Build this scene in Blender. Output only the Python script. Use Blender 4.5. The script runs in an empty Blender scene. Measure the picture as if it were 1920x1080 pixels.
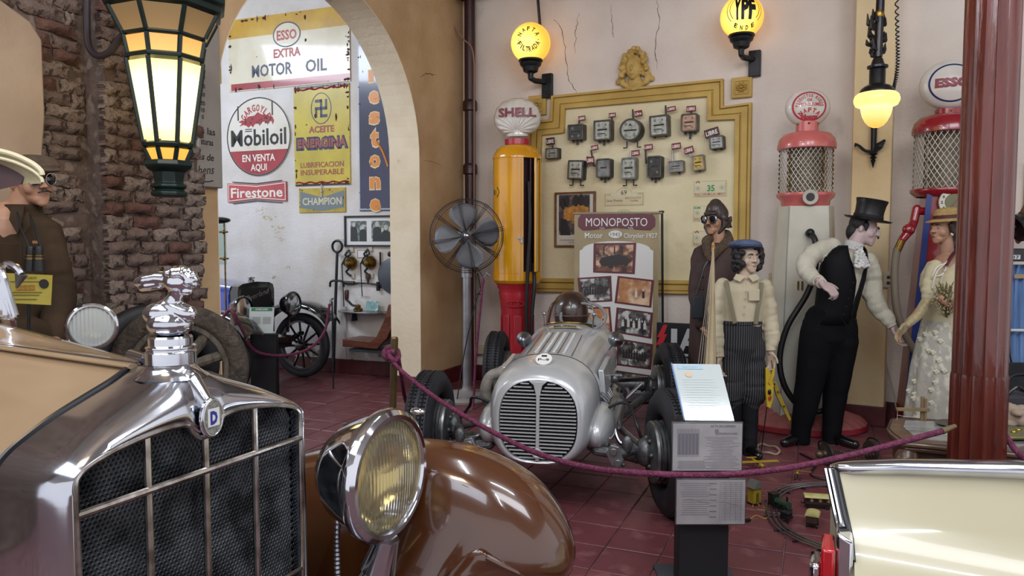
import bpy, bmesh, random, math
from math import sin, cos, tan, pi, radians as R, sqrt, atan2, hypot
from mathutils import Vector as V, Matrix, noise
random.seed(7)
SC = bpy.context.scene
COL = SC.collection
# ---------------------------------------------------------------- camera
F, CH, PIT = 1400.0, 1.5, R(3.5)
cd = bpy.data.cameras.new('camera'); cam = bpy.data.objects.new('camera', cd); COL.objects.link(cam)
cam.location = (0, 0, CH); cam.rotation_euler = (pi/2 - PIT, 0, 0)
cd.sensor_width = 36; cd.lens = 36*F/1920; cd.clip_start = .05
SC.camera = cam
# ---------------------------------------------------------------- world, lights, exposure
w = bpy.data.worlds.new('world'); SC.world = w; w.use_nodes = True
bg = w.node_tree.nodes['Background']; bg.inputs[0].default_value = (.93, .93, 1, 1); bg.inputs[1].default_value = .85
SC.view_settings.view_transform = 'Standard'; SC.view_settings.look = 'None'; SC.view_settings.gamma = 1
SC.view_settings.exposure = .42; SC.view_settings.use_curve_mapping = False
def area(name, loc, tgt, sx, sy, watt, col):
    l = bpy.data.lights.new(name, 'AREA'); l.shape = 'RECTANGLE'; l.size = sx; l.size_y = sy; l.energy = watt; l.color = col
    o = bpy.data.objects.new(name, l); COL.objects.link(o); o.location = loc
    o.rotation_euler = (V(tgt) - V(loc)).to_track_quat('-Z', 'Y').to_euler()
    return o
area('skylight_lamp', (-4.6, 6.6, 4.6), (-2.6, 8.6, .8), 2.6, 1.6, 190, (.80, .88, 1))
area('bay_daylight_lamp', (2.0, 1.2, 4.0), (1.4, 6.6, .9), 3.0, 1.2, 70, (.90, .93, 1))
area('tube_lamp_a', (-.3, 3.1, 4.1), (-.3, 3.1, 0), .07, 1.5, 16, (.88, .94, 1))
area('tube_lamp_b', (1.3, 2.2, 4.1), (1.3, 2.2, 0), 1.5, .07, 16, (.88, .94, 1))
area('tube_lamp_c', (.6, .2, 4.1), (.6, .2, 0), .07, 1.5, 16, (.88, .94, 1))
area('warm_hall_lamp', (-1.2, 1.0, 3.9), (-1.6, 4.0, 2.0), .6, .6, 24, (1, .76, .54))
area('hall_skylight_lamp', (-2.2, .2, 4.2), (-1.0, 2.0, 1.0), 3.4, 1.6, 75, (.78, .87, 1))
# ---------------------------------------------------------------- projection helpers (used to find real places of things)
_f = V((0, cos(PIT), -sin(PIT))); _u = V((0, sin(PIT), cos(PIT)))
def ray(px, py): return _f*F + V((px-960, 0, 0)) + _u*(540-py)
def P(px, py, Y):
    d = ray(px, py); return V((0, 0, CH)) + d*(Y/d.y)
def onfloor(px, py, z=0):
    d = ray(px, py); return V((0, 0, CH)) + d*((z-CH)/d.z)
class Fr:
    """a place in the room: origin on the floor, turned by an angle; local -Y faces the hall"""
    def __init__(s, x, y, deg): s.o = V((x, y, 0)); s.a = R(deg); s.u = V((cos(s.a), sin(s.a), 0)); s.n = V((-sin(s.a), cos(s.a), 0))
    def uz(s, px, py, y=0):
        d = ray(px, py); c = V((0, 0, CH)); t = ((s.o + s.n*y) - c).dot(s.n)/d.dot(s.n); q = c + d*t - s.o
        return q.dot(s.u), q.z
    def l(s, p): q = V(p) - s.o; return V((q.dot(s.u), q.dot(s.n), q.z))
    def w(s, x, y=0, z=0): return s.o + s.u*x + s.n*y + V((0, 0, z))
# ---------------------------------------------------------------- mesh builder
class MB:
    def __init__(s): s.v = []; s.f = []
    def add(s, vs, fs, T=None):
        n = len(s.v); s.v += [(T @ V(p)) if T else V(p) for p in vs]; s.f += [[i+n for i in f] for f in fs]; return s
    def box(s, c, d, T=None, tp=1):
        x, y, z = d[0]/2, d[1]/2, d[2]/2
        vs = [V((a*x*(tp if e > 0 else 1), b*y*(tp if e > 0 else 1), e*z)) + V(c) for e in (-1, 1) for b in (-1, 1) for a in (-1, 1)]
        return s.add(vs, [(0, 2, 3, 1), (4, 5, 7, 6), (0, 1, 5, 4), (2, 6, 7, 3), (0, 4, 6, 2), (1, 3, 7, 5)], T)
    def loft(s, rings, cap=True, T=None, closed=False, open_=False):
        n = len(rings[0]); vs = [p for r in rings for p in r]; fs = []; m = len(rings)
        for i in range(m if closed else m-1):
            for j in range(n-1 if open_ else n):
                a, b = i*n+j, i*n+(j+1) % n; c, d = ((i+1) % m)*n+(j+1) % n, ((i+1) % m)*n+j
                fs.append((a, b, c, d))
        if cap and not closed and not open_: fs += [list(range(n))[::-1], [(m-1)*n+j for j in range(n)]]
        return s.add(vs, fs, T)
    def lathe(s, prof, n=28, T=None, cap=True):
        return s.loft([[(r*cos(2*pi*j/n), r*sin(2*pi*j/n), z) for j in range(n)] for r, z in prof], cap, T)
    def tube(s, pts, r, n=8, closed=False, T=None, flat=1):
        pts = [V(p) for p in pts]; m = len(pts); rr = r if isinstance(r, (list, tuple)) else [r]*m
        rings = []; up = None
        for i in range(m):
            a = pts[(i-1) % m] if (closed or i) else pts[i]; b = pts[(i+1) % m] if (closed or i < m-1) else pts[i]
            t = (b-a).normalized() if (b-a).length > 1e-9 else V((0, 0, 1))
            if up is None: up = t.cross(V((0, 0, 1))); up = up.normalized() if up.length > .05 else V((1, 0, 0))
            up = (up - t*up.dot(t)).normalized(); q = t.cross(up)
            rings.append([pts[i] + (up*cos(2*pi*j/n) + q*sin(2*pi*j/n)*flat)*rr[i] for j in range(n)])
        return s.loft(rings, True, T, closed)
    def cyl(s, a, b, r, r2=None, n=16): return s.tube([a, b], [r, r if r2 is None else r2], n)
    def ball(s, c, r, n=16, m=10, T=None):
        rx, ry, rz = (r, r, r) if not isinstance(r, (list, tuple)) else r
        c = V(c)
        return s.loft([[c + V((rx*sin(pi*(i+.02)/(m+.04))*cos(2*pi*j/n), ry*sin(pi*(i+.02)/(m+.04))*sin(2*pi*j/n), -rz*cos(pi*(i+.02)/(m+.04)))) for j in range(n)] for i in range(m+1)], True, T)
    def limb(s, pr, n=12):
        for (a, ra), (b, rb) in zip(pr, pr[1:]): s.cyl(a, b, ra, rb, n)
        for a, ra in pr: s.ball(a, ra*.995, n, 8)
        return s
    def prism(s, poly, y0, y1, T=None):
        n = len(poly)
        A = sum(poly[i][0]*poly[(i+1) % n][1]-poly[(i+1) % n][0]*poly[i][1] for i in range(n))
        if A < 0: poly = poly[::-1]
        vs = [(x, y0, z) for x, z in poly] + [(x, y1, z) for x, z in poly]
        return s.add(vs, [list(range(n)), [n+i for i in range(n)][::-1]] + [(i, i+n, (i+1) % n+n, (i+1) % n) for i in range(n)], T)
    def ring(s, outer, inner, y0, y1, T=None):
        n = len(outer); vs = [(x, y, z) for y in (y0, y1) for lp in (outer, inner) for x, z in lp]; fs = []
        for i in range(n):
            j = (i+1) % n; o0, i0, o1, i1 = 0, n, 2*n, 3*n
            fs += [(o0+i, o0+j, i0+j, i0+i), (o1+i, i1+i, i1+j, o1+j), (o0+i, o1+i, o1+j, o0+j), (i0+i, i0+j, i1+j, i1+i)]
        return s.add(vs, fs, T)
    def disc(s, c, r, y0, y1, n=24, ry=None): return s.prism([(c[0]+r*cos(2*pi*i/n), c[1]+(ry or r)*sin(2*pi*i/n)) for i in range(n)], y0, y1)
    def data(s, name, smooth=35):
        me = bpy.data.meshes.new(name); me.from_pydata([tuple(p) for p in s.v], [], s.f); me.update()
        if smooth:
            me.shade_smooth()
            if smooth < 180: me.set_sharp_from_angle(angle=R(smooth))
        return me
    def out(s, name, mat, parent=None, bevel=0, smooth=35, sub=0, vox=0, sm=0, loc=None):
        me = s.data(name, smooth)
        if mat: me.materials.append(mat)
        o = link(name, me, parent)
        if loc is not None: o.location = loc
        if vox:
            m = o.modifiers.new('remesh', 'REMESH'); m.mode = 'VOXEL'; m.voxel_size = vox; m.use_smooth_shade = True
            if sm: k = o.modifiers.new('smooth', 'SMOOTH'); k.factor = .5; k.iterations = sm
        if bevel: m = o.modifiers.new('bevel', 'BEVEL'); m.width = bevel; m.segments = 2; m.limit_method = 'ANGLE'; m.angle_limit = R(40)
        if sub: m = o.modifiers.new('subsurf', 'SUBSURF'); m.levels = sub; m.render_levels = sub
        return o
def link(name, data, parent=None):
    o = bpy.data.objects.new(name, data); COL.objects.link(o)
    if parent is not None: o.parent = parent
    return o
def tag(o, label, cat=None, group=None, kind=None):
    if label: o['label'] = label
    if cat: o['category'] = cat
    if group: o['group'] = group
    if kind: o['kind'] = kind
    return o
def thing(name, label, cat, loc=(0, 0, 0), ang=0, group=None):
    o = link(name, None); o.location = loc; o.rotation_euler = (0, 0, ang); o.empty_display_size = .1
    return tag(o, label, cat, group)
def at(name, fr, label, cat, x=0, y=0, z=0, group=None): return thing(name, label, cat, fr.w(x, y, z), fr.a, group)
def TR(x=0, y=0, z=0, rx=0, ry=0, rz=0, s=1):
    return Matrix.Translation((x, y, z)) @ Matrix.Rotation(R(rz), 4, 'Z') @ Matrix.Rotation(R(ry), 4, 'Y') @ Matrix.Rotation(R(rx), 4, 'X') @ Matrix.Scale(s, 4)
def copytree(o, parent=None):
    c = o.copy(); COL.objects.link(c); c.parent = parent
    for k in list(o.children): copytree(k, c)
    return c
def bez(pts, n=10):
    """smooth curve through points"""
    pts = [V(p) for p in pts]; out = []
    for i in range(len(pts)-1):
        a = pts[max(i-1, 0)]; b = pts[i]; c = pts[i+1]; d = pts[min(i+2, len(pts)-1)]
        for k in range(n):
            t = k/n; out.append(.5*((2*b) + (c-a)*t + (2*a-5*b+4*c-d)*t*t + (3*b-a-3*c+d)*t**3))
    return out + [pts[-1]]
def interp(tab, x):
    if x <= tab[0][0]: return tab[0][1]
    for (a, p), (b, q) in zip(tab, tab[1:]):
        if x <= b:
            t = (x-a)/(b-a); return p + (q-p)*t
    return tab[-1][1]
def sinterp(tab, x):
    if x <= tab[0][0]: return tab[0][1]
    for (a, p), (b, q) in zip(tab, tab[1:]):
        if x <= b:
            t = (x-a)/(b-a); t = t*t*(3-2*t); return p + (q-p)*t
    return tab[-1][1]
# ---------------------------------------------------------------- materials
def lin(h):
    h = h.lstrip('#'); c = [int(h[i:i+2], 16)/255 for i in (0, 2, 4)]
    return [(x/12.92 if x <= .04045 else ((x+.055)/1.055)**2.4) for x in c] + [1]
_M = {}
def mt(name, c='808080', rough=.5, metal=0, c2=None, sc=4, lo=.4, hi=.65, bump=0, bsc=None, coat=0, emit=0, alpha=1, trans=0, stretch=None, ior=1.5, sheen=0, rv=0, c3=None, sc3=2, lo3=.55, hi3=.62, det=6):
    if name in _M: return _M[name]
    m = bpy.data.materials.new(name); m.use_nodes = True; nt = m.node_tree; b = nt.nodes['Principled BSDF']; _M[name] = m
    L = nt.links.new; N = nt.nodes.new
    b.inputs['Base Color'].default_value = lin(c); b.inputs['Roughness'].default_value = rough; b.inputs['Metallic'].default_value = metal
    b.inputs['Coat Weight'].default_value = coat; b.inputs['Coat Roughness'].default_value = .06; b.inputs['Alpha'].default_value = alpha
    b.inputs['Transmission Weight'].default_value = trans; b.inputs['IOR'].default_value = ior; b.inputs['Sheen Weight'].default_value = sheen
    if emit: b.inputs['Emission Color'].default_value = lin(c); b.inputs['Emission Strength'].default_value = emit
    co = None
    def coord(scale):
        nonlocal co
        if co is None: co = N('ShaderNodeTexCoord')
        mp = N('ShaderNodeMapping'); L(co.outputs['Object'], mp.inputs[0]); k = stretch or (1, 1, 1); mp.inputs['Scale'].default_value = [scale*q for q in k]
        return mp.outputs[0]
    def nz(scale, detail=6):
        t = N('ShaderNodeTexNoise'); t.inputs['Scale'].default_value = 1; t.inputs['Detail'].default_value = detail; L(coord(scale), t.inputs['Vector']); return t
    base = None
    if c2:
        t = nz(sc, det); rp = N('ShaderNodeMapRange'); rp.inputs[1].default_value = lo; rp.inputs[2].default_value = hi; L(t.outputs[0], rp.inputs[0])
        mx = N('ShaderNodeMix'); mx.data_type = 'RGBA'; L(rp.outputs[0], mx.inputs[0]); mx.inputs[6].default_value = lin(c); mx.inputs[7].default_value = lin(c2)
        base = mx.outputs[2]
        if c3:
            t = nz(sc3, 8); rp3 = N('ShaderNodeMapRange'); rp3.inputs[1].default_value = lo3; rp3.inputs[2].default_value = hi3; L(t.outputs[0], rp3.inputs[0])
            m3 = N('ShaderNodeMix'); m3.data_type = 'RGBA'; L(rp3.outputs[0], m3.inputs[0]); L(base, m3.inputs[6]); m3.inputs[7].default_value = lin(c3); base = m3.outputs[2]
        L(base, b.inputs['Base Color'])
        if rv: r2 = N('ShaderNodeMapRange'); r2.inputs[3].default_value = rough; r2.inputs[4].default_value = rough+rv; L(rp.outputs[0], r2.inputs[0]); L(r2.outputs[0], b.inputs['Roughness'])
    if bump:
        t = nz(bsc or sc*4, 5); bp = N('ShaderNodeBump'); bp.inputs['Strength'].default_value = min(1, bump); bp.inputs['Distance'].default_value = .01*max(1, bump); L(t.outputs[0], bp.inputs['Height']); L(bp.outputs[0], b.inputs['Normal'])
    return m
CHROME = mt('chrome', 'D8DADF', .07, 1, c2='B9BDC6', sc=3, rv=.08)
STEEL = mt('brushed_steel', 'A9ACB0', .28, 1, c2='7E8186', sc=9)
BLACK = mt('black_paint', '0E0E11', .3, c2='1A1A1E', sc=6)
RUBBER = mt('tyre_rubber', '17181C', .62, c2='24262C', sc=8, bump=.2, bsc=60)
IRON = mt('black_iron', '15171A', .45, .3, c2='23262B', sc=12)
BRASS = mt('brass', '8B6F35', .3, .9, c2='5E4B25', sc=20)
# ---------------------------------------------------------------- lettering
_G = {}
def glyph(s, bold=0, fine=False):
    k = (s, bold, fine)
    if k not in _G:
        c = bpy.data.curves.new('t', 'FONT'); c.body = s; c.size = 1; c.resolution_u = 2; c.offset = bold; c.fill_mode = 'BOTH'
        o = bpy.data.objects.new('t', c); COL.objects.link(o); dg = bpy.context.evaluated_depsgraph_get(); dg.update()
        me = bpy.data.meshes.new_from_object(o.evaluated_get(dg))
        if fine:
            bm = bmesh.new(); bm.from_mesh(me); bmesh.ops.triangulate(bm, faces=bm.faces[:])
            for _ in range(3):
                es = [e for e in bm.edges if e.calc_length() > .16]
                if es: bmesh.ops.subdivide_edges(bm, edges=es, cuts=1); bmesh.ops.triangulate(bm, faces=bm.faces[:])
            bm.to_mesh(me); bm.free()
        _G[k] = ([tuple(v.co) for v in me.vertices], [tuple(p.vertices) for p in me.polygons])
        bpy.data.objects.remove(o); bpy.data.curves.remove(c); bpy.data.meshes.remove(me)
    return _G[k]
def text(mb, s, x, z, h, w=None, y=-.004, bold=.012, ang=0, align='c', shear=0, fn=None):
    """lettering facing local -Y: centred on x, baseline-to-cap centred on z, cap height h, fitted to width w; fn maps (x,z)->point"""
    vs, fs = glyph(s, bold, fn is not None)
    if not vs: return
    x0 = min(v[0] for v in vs); x1 = max(v[0] for v in vs); k = h/.729
    kx = (w/(x1-x0)) if w else k*.96
    ox = -(x0+x1)/2 if align == 'c' else -x0
    ca, sa = cos(R(ang)), sin(R(ang)); out = []
    for v in vs:
        a = (v[0]+ox)*kx; b = v[1]*k - h/2; a += b*shear
        X, Z = x + a*ca - b*sa, z + a*sa + b*ca
        out.append(fn(X, Z) if fn else (X, y, Z))
    mb.add(out, fs)
def arctext(mb, s, cx, cz, rad, a0, a1, h, y=-.004, bold=.012, inside=False, wf=.8, fn=None):
    """letters spread on an arc from angle a0 to a1 (degrees, 90 = top)"""
    n = len(s)
    for i, ch in enumerate(s):
        if ch == ' ': continue
        a = a0 + (a1-a0)*(i/(n-1) if n > 1 else .5); d = 90 if inside else -90
        text(mb, ch, cx+rad*cos(R(a)), cz+rad*sin(R(a)), h, None if wf is None else (h*wf if ch not in "I1.·'" else h*.2), y, bold, a+d, fn=fn)
# ================================================================ SETTING
BK = Fr(-.53, 8.23, -28.5)       # back wall of the bay
AR = Fr(-.905, 7.37, 66.5)       # arch wall, hall side
FW = Fr(-1.78, 8.47, -21.5)      # wall beyond the arch
plaster = mt('cream_plaster', 'DED5CB', .8, c2='CCBFB4', sc=1.3, lo=.35, hi=.7, bump=.5, bsc=30, c3='9C8878', sc3=2.2, lo3=.66, hi3=.95)
plaster_far = mt('white_plaster', 'D9D8D6', .8, c2='C6C1B7', sc=1.6, bump=.6, bsc=26, c3='A2946F', sc3=1.5, lo3=.62, hi3=.95)
plaster_arch = mt('shaded_ochre_plaster', 'BFA27C', .8, c2='A88860', sc=1.4, bump=.6, bsc=22, c3='8D7048', sc3=1.8, lo3=.62, hi3=.95)  # ochre cream, darkened so the colour holds the shade on the arch face
reveal = mt('pale_reveal_plaster', 'DBCFB6', .75, c2='CDBE9F', sc=1.7, bump=.4, bsc=24, c3='A39271', sc3=2.5, lo3=.66, hi3=.72)
skirt = mt('dark_red_skirting', '5E2226', .45, c2='451619', sc=7, bump=.2)
wood_dark = mt('dark_beam_wood', '35241B', .6, c2='1F1510', sc=5, stretch=(1, 8, 8), bump=.4)
tilemat = mt('red_cement_tile', '703E42', .32, c2='5A2E34', sc=2.2, lo=.3, hi=.75, rv=.16, bump=.12, bsc=24, c3='8A5A5A', sc3=6, lo3=.56, hi3=.75)
grout = mt('pale_grout', '806062', .8, c2='684C4E', sc=10, bump=.3)
# floor: slab with tiles laid on it
floor = tag(MB().box((0, 5, -.06), (16, 15, .1)).out('floor', grout), 'dark red floor laid with square cement tiles', None, None, 'structure')
TS = .272; tiles = []
ca, sa = cos(R(-22.5)), sin(R(-22.5)); uu = V((ca, sa, 0)); vv = V((-sa, ca, 0))
md = []
for k in range(4):
    b = MB(); h = TS/2-.0035; g = .004; j = lambda: random.uniform(-.0012, .0012)
    top = [(-h+g+j(), -h+g+j(), 0), (h-g+j(), -h+g+j(), 0), (h-g+j(), h-g+j(), 0), (-h+g+j(), h-g+j(), 0)]
    low = [(-h, -h, -.003), (h, -h, -.003), (h, h, -.003), (-h, h, -.003)]; bot = [(x, y, -.009) for x, y, _ in low]
    b.add(top+low+bot, [(0, 1, 2, 3)] + [(4+i, 4+(i+1) % 4, (i+1) % 4, i) for i in range(4)] + [(8+i, 8+(i+1) % 4, 4+(i+1) % 4, 4+i) for i in range(4)])
    me = b.data('tile', 0); me.materials.append(tilemat); md.append(me)
def lf(fr, p): return (p-fr.o).dot(fr.n)
for i in range(-34, 40):
    for j in range(-6, 48):
        c = uu*(i*TS) + vv*(j*TS+.1); 
        if c.y < 1.9 or abs(c.x) > c.y*.72+.25: continue
        if lf(BK, c) > .1 or lf(FW, c) > .1: continue
        tiles.append(c)
# tiles hidden for good under the two near cars are counted last
def prio(c):
    px = 960+1400*c.x/c.y; py = 455+2100/c.y
    hid = (py > 1085) or (px < 560 and py > 790) or (px > 1590 and py > 890) or (px < 400)
    return (10 if hid else 0) + c.length
tiles.sort(key=prio)
rest = MB()
for n, c in enumerate(tiles):
    dz = random.uniform(-.0012, .0012)
    if n < 300:
        o = link('tile', md[n % 4], floor); o.location = (c.x, c.y, dz); o.rotation_euler = (0, 0, R(-22.5) + (n//4 % 4)*pi/2)
    else:
        me = md[n % 4]; T = Matrix.Translation((c.x, c.y, dz)) @ Matrix.Rotation(R(-22.5), 4, 'Z')
        rest.add([v.co for v in me.vertices], [tuple(p.vertices) for p in me.polygons], T)
tag(rest.out('floor_tiles', tilemat, floor, smooth=0), None, None, None, 'stuff')
# back wall (slab with thickness) : runs from the arch corner to the right
TOP = 4.35
wb = MB().box((4.6, .15, TOP/2), (9.2+.3, .3, TOP)).out('wall_back', plaster, None, loc=BK.o); wb.rotation_euler.z = BK.a
tag(wb, 'cream cracked plaster wall behind the silver racing car', None, None, 'structure')
crack = mt('crack_shadow', '3A2C25', .9)
stain = mt('grey_scuffed_plaster', '6F655D', .9, c2='8A7F74', sc=30)
def crackline(fr, pts, parent, w=.006, name='crack', mat=None):
    q = [fr.uz(*p) for p in pts]; rnd = random.Random(len(pts)*7+int(pts[0][0])); out = []
    for (a, b), (c, d) in zip(q, q[1:]):
        for k in range(7):
            t = k/7; out.append((a+(c-a)*t+rnd.uniform(-.011, .011), 0, b+(d-b)*t+rnd.uniform(-.008, .008)))
    out.append((q[-1][0], 0, q[-1][1])); m = len(out)
    return MB().tube(out, [w*rnd.uniform(.25, .6)*(1 if 2 < i < m-3 else .5) for i in range(m)], 5).out(name, mat or crack, parent)
for pts in ([(1038, 36), (1056, 60), (1062, 110), (1066, 150), (1085, 178)], [(1232, 0), (1236, 40), (1228, 90), (1232, 130)], [(1145, 10), (1148, 60), (1152, 70)],
            [(1216, 334), (1214, 360), (1208, 395)], [(1085, 24), (1080, 60), (1078, 100)], [(1110, 204), (1130, 214), (1142, 228)]):
    crackline(BK, pts, wb)
crackline(BK, [(1250, 470), (1262, 480), (1285, 490)], wb)
crackline(BK, [(1040, 560), (1058, 575), (1064, 600)], wb)
# pale inner field of the framed panel, then the ochre moulding around it
def poly_uz(fr, pts, y=0): return [fr.uz(px, py, y) for px, py in pts]
FRO = [(1037, 181), (1358, 149), (1358, 201), (1411, 193), (1405, 552), (990, 546), (994, 229), (1035, 225)]
FRI = [(1062, 205), (1328, 182), (1328, 227), (1380, 225), (1376, 527), (1008, 521), (1018, 254), (1060, 250)]
ochre = mt('ochre_moulding', 'C2A255', .6, c2='AD8E45', sc=3, bump=.3, bsc=18)
panel_m = mt('pale_yellow_panel', 'DED3B0', .75, c2='D0C39C', sc=1.4, bump=.4, bsc=24, c3='A8926A', sc3=2.4, lo3=.64, hi3=.95)
pf = at('wall_panel', BK, 'pale yellow painted wall field inside the stepped ochre moulding', 'panel')
pf['kind'] = 'structure'; pf.name = 'wall_back_panel'; del pf['category']
MB().prism(poly_uz(BK, FRI), -.006, .01).out('panel_field', panel_m, pf)
fo, fi = poly_uz(BK, FRO), poly_uz(BK, FRI)
mo = at('trim_1', BK, 'stepped ochre plaster moulding framing the taxi meters', 'moulding'); mo['kind'] = 'structure'; del mo['category']
mixp = lambda a, b, t: [(p[0]+(q[0]-p[0])*t, p[1]+(q[1]-p[1])*t) for p, q in zip(a, b)]
n8 = len(fo)
for t0, t1, d in ((0, .16, .055), (.16, .24, .03), (.24, .62, .042), (.62, .72, .028), (.72, 1, .05)):
    MB().ring(mixp(fo, fi, t0), mixp(fo, fi, t1), -d, 0).out('moulding_strip', ochre, mo, bevel=.004)
# rosette blocks
for (x0, y0, x1, y1, lb) in ((994, 181, 1026, 216, 'small square ochre rosette block below the left globe lamp'), (1373, 145, 1411, 185, 'square ochre rosette block below the globe lamp lettered YPF')):
    ux, uz_ = BK.uz((x0+x1)/2, (y0+y1)/2); a = BK.uz(x0, y0)[0]; b_ = BK.uz(x1, y0)[0]; s = (b_-a); s = max(s, .17)
    t = at('rosette_block', BK, lb, 'wall ornament', ux, 0, uz_)
    MB().box((0, -.02, 0), (s, .04, s*1.02)).out('block', ochre, t, bevel=.004)
    MB().ring([(-s*.34, -s*.34), (s*.34, -s*.34), (s*.34, s*.34), (-s*.34, s*.34)], [(-s*.3, -s*.3), (s*.3, -s*.3), (s*.3, s*.3), (-s*.3, s*.3)], -.05, -.03).out('rim', ochre, t)
    r = MB()
    for k in range(8):
        an = k*pi/4; r.ball((cos(an)*s*.16, -.045, sin(an)*s*.16), (s*.1, .018, s*.06), 8, 6)
        r.ball((cos(an+.4)*s*.24, -.042, sin(an+.4)*s*.24), (s*.05, .012, s*.05), 8, 6)
    r.ball((0, -.05, 0), (s*.08, .02, s*.08)); r.out('flower', ochre, t)
# baseboards
def baseboard(fr, x0, x1, name, lb, y=0, h=.16):
    b = MB().box(((x0+x1)/2, y-.012, h/2), (x1-x0, .024, h)).out(name, skirt, None, bevel=.004, loc=fr.o); b.rotation_euler.z = fr.a
    return tag(b, lb, None, None, 'structure')
baseboard(BK, 0, 3.72, 'baseboard_back', 'dark red skirting along the back wall')
# pilaster
pu0 = BK.uz(1594, 400, -.25)[0]; pu1 = BK.uz(1669, 400, -.25)[0]
pil = MB().box(((pu0+pu1)/2, -.125, TOP/2), (pu1-pu0, .25, TOP)).out('wall_pilaster', mt('yellow_cream_plaster', 'D8C49A', .75, c2='CBB183', sc=1.5, bump=.4, bsc=24, c3='A58A5E', sc3=2.5, lo3=.64, hi3=.95), None, bevel=.01, loc=BK.o); pil.rotation_euler.z = BK.a
tag(pil, 'cream yellow wall pilaster behind the man in the top hat', None, None, 'structure')
bb = MB().box(((pu0+pu1)/2, -.135, .08), (pu1-pu0+.03, .28, .16)).out('baseboard_pilaster', skirt, None, bevel=.004, loc=BK.o); bb.rotation_euler.z = BK.a; tag(bb, 'dark red skirting round the pilaster', None, None, 'structure')
baseboard(BK, pu1, 9, 'baseboard_right', 'dark red skirting right of the pilaster')
# ---- arch wall: face polygon with the arch opening, extruded through .34 m
A0, A1, AT = -2.62, 0.0, .34     # opening from A0 to A1 along the wall
AE = (BK.o-AR.o).dot(AR.u)+.25
SP, RAD = 2.32, (A1-A0)/2
arc = [((A0+A1)/2+RAD*cos(t*pi/40), SP+RAD*sin(t*pi/40)) for t in range(41)]
am = MB()
am.box(((A1+AE)/2, AT/2, SP/2), (AE-A1, AT, SP))                       # right pier
am.box(((A0-.31)/1, AT/2, SP/2), (.62, AT, SP))                          # left pier
for (xa, za), (xb, zb) in zip(arc, arc[1:]): am.prism([(xa, za), (xb, zb), (xb, TOP), (xa, TOP)], 0, AT)
am.prism([(A1, SP), (AE, SP), (AE, TOP), (A1, TOP)], 0, AT); am.prism([(A0-.62, SP), (A0, SP), (A0, TOP), (A0-.62, TOP)], 0, AT)
aw = am.out('wall_arch', plaster_arch, None, loc=AR.o, smooth=0); aw.rotation_euler.z = AR.a
tag(aw, 'ochre cream wall pierced by the round arch into the next room', None, None, 'structure')
# reveal lining (lit cream; the wall face has shade put into its colour)
rv = MB(); lin_ = [(A0, 0)] + [(A0, SP*.5)] + arc[::-1] + [(A1, SP*.5), (A1, 0)]
t_ = .006
for (xa, za), (xb, zb) in zip(lin_, lin_[1:]):
    cx = (A0+A1)/2
    def ins(x, z):
        d = V((cx-x, SP-z if z > SP else 0)).normalized()*t_; return (x+d.x, z+d.y)
    p, q = ins(xa, za), ins(xb, zb); rv.add([(xa, -.001, za), (xb, -.001, zb), (q[0], -.001, q[1]), (p[0], -.001, p[1]), (xa, AT+.001, za), (xb, AT+.001, zb), (q[0], AT+.001, q[1]), (p[0], AT+.001, p[1])], [(3, 2, 1, 0), (4, 5, 6, 7), (2, 3, 7, 6), (0, 1, 5, 4)])
rv.out('arch_reveal', reveal, aw, smooth=60)
crackline(AR, [(787, 145), (800, 137), (818, 141)], aw, .007)
crackline(AR, [(795, 300), (812, 303), (830, 312)], aw, .004)
bb = MB().box((.45, -.012, .08), (.95, .024, .16)).box((-.012, AT/2, .08), (.024, AT, .16)).out('baseboard_arch', skirt, None, bevel=.004, loc=AR.o); bb.rotation_euler.z = AR.a; tag(bb, 'dark red skirting round the arch pier', None, None, 'structure')
# ---- far wall
fw = MB().box((-1.95, .15, TOP/2+.2), (6.1, .3, TOP+.4)).out('wall_far', plaster_far, None, loc=FW.o); fw.rotation_euler.z = FW.a
tag(fw, 'white patchy wall beyond the arch hung with enamel signs', None, None, 'structure')
baseboard(FW, -5, 1.0, 'baseboard_far', 'dark red skirting beyond the arch')
flake = mt('bare_flaked_plaster', '9A958C', .9, c2='77726A', sc=20, bump=.6)
flo = mt('faded_ochre_stain', 'B5A684', .85, c2='C9C2AE', sc=12)
rnd = random.Random(3)
def flakes(pts, mat, par, name='flaked_patch', k=9):
    for px, py, rr in pts:
        b = MB(); u, z = FW.uz(px, py)
        for q in range(k):
            a = [(u+rnd.gauss(0, rr)+0, z+rnd.gauss(0, rr*.6))]
            cx, cz = a[0]; s = rnd.uniform(.2, .6)*rr
            b.prism([(cx+s*rnd.uniform(.5, 1.2)*cos(i*pi/4.5), cz+s*.6*rnd.uniform(.5, 1.2)*sin(i*pi/4.5)) for i in range(9)], -.002, .001)
        b.out(name, mat, par)
flakes([(660, 686, .09), (700, 690, .07), (720, 684, .09), (600, 668, .12), (690, 675, .02)], flake, fw)
flakes([(505, 410, .05), (520, 430, .05), (528, 447, .03), (515, 520, .03), (540, 500, .02), (488, 395, .04)], flo, fw)
# ceiling + beam
ce = MB().box((0, 4, TOP+.25), (16, 16, .1)).out('ceiling', mt('pale_ceiling_plaster', 'B4B0AC', .8, c2='A29C96', sc=3)); tag(ce, 'dim ceiling above the hall', None, None, 'structure')
be = MB().box((3.7, -.13, 4.22), (8.4, .26, .26)).out('trim_2', wood_dark, None, bevel=.01, loc=BK.o); be.rotation_euler.z = BK.a; tag(be, 'dark timber beam along the top of the back wall', None, None, 'structure')
be = MB().box((.45, -.2, 4.2), (.3, .4, .3)).out('trim_3', wood_dark, None, bevel=.01, loc=AR.o); be.rotation_euler.z = AR.a; tag(be, 'dark beam end resting in the corner above the drainpipe', None, None, 'structure')
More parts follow.
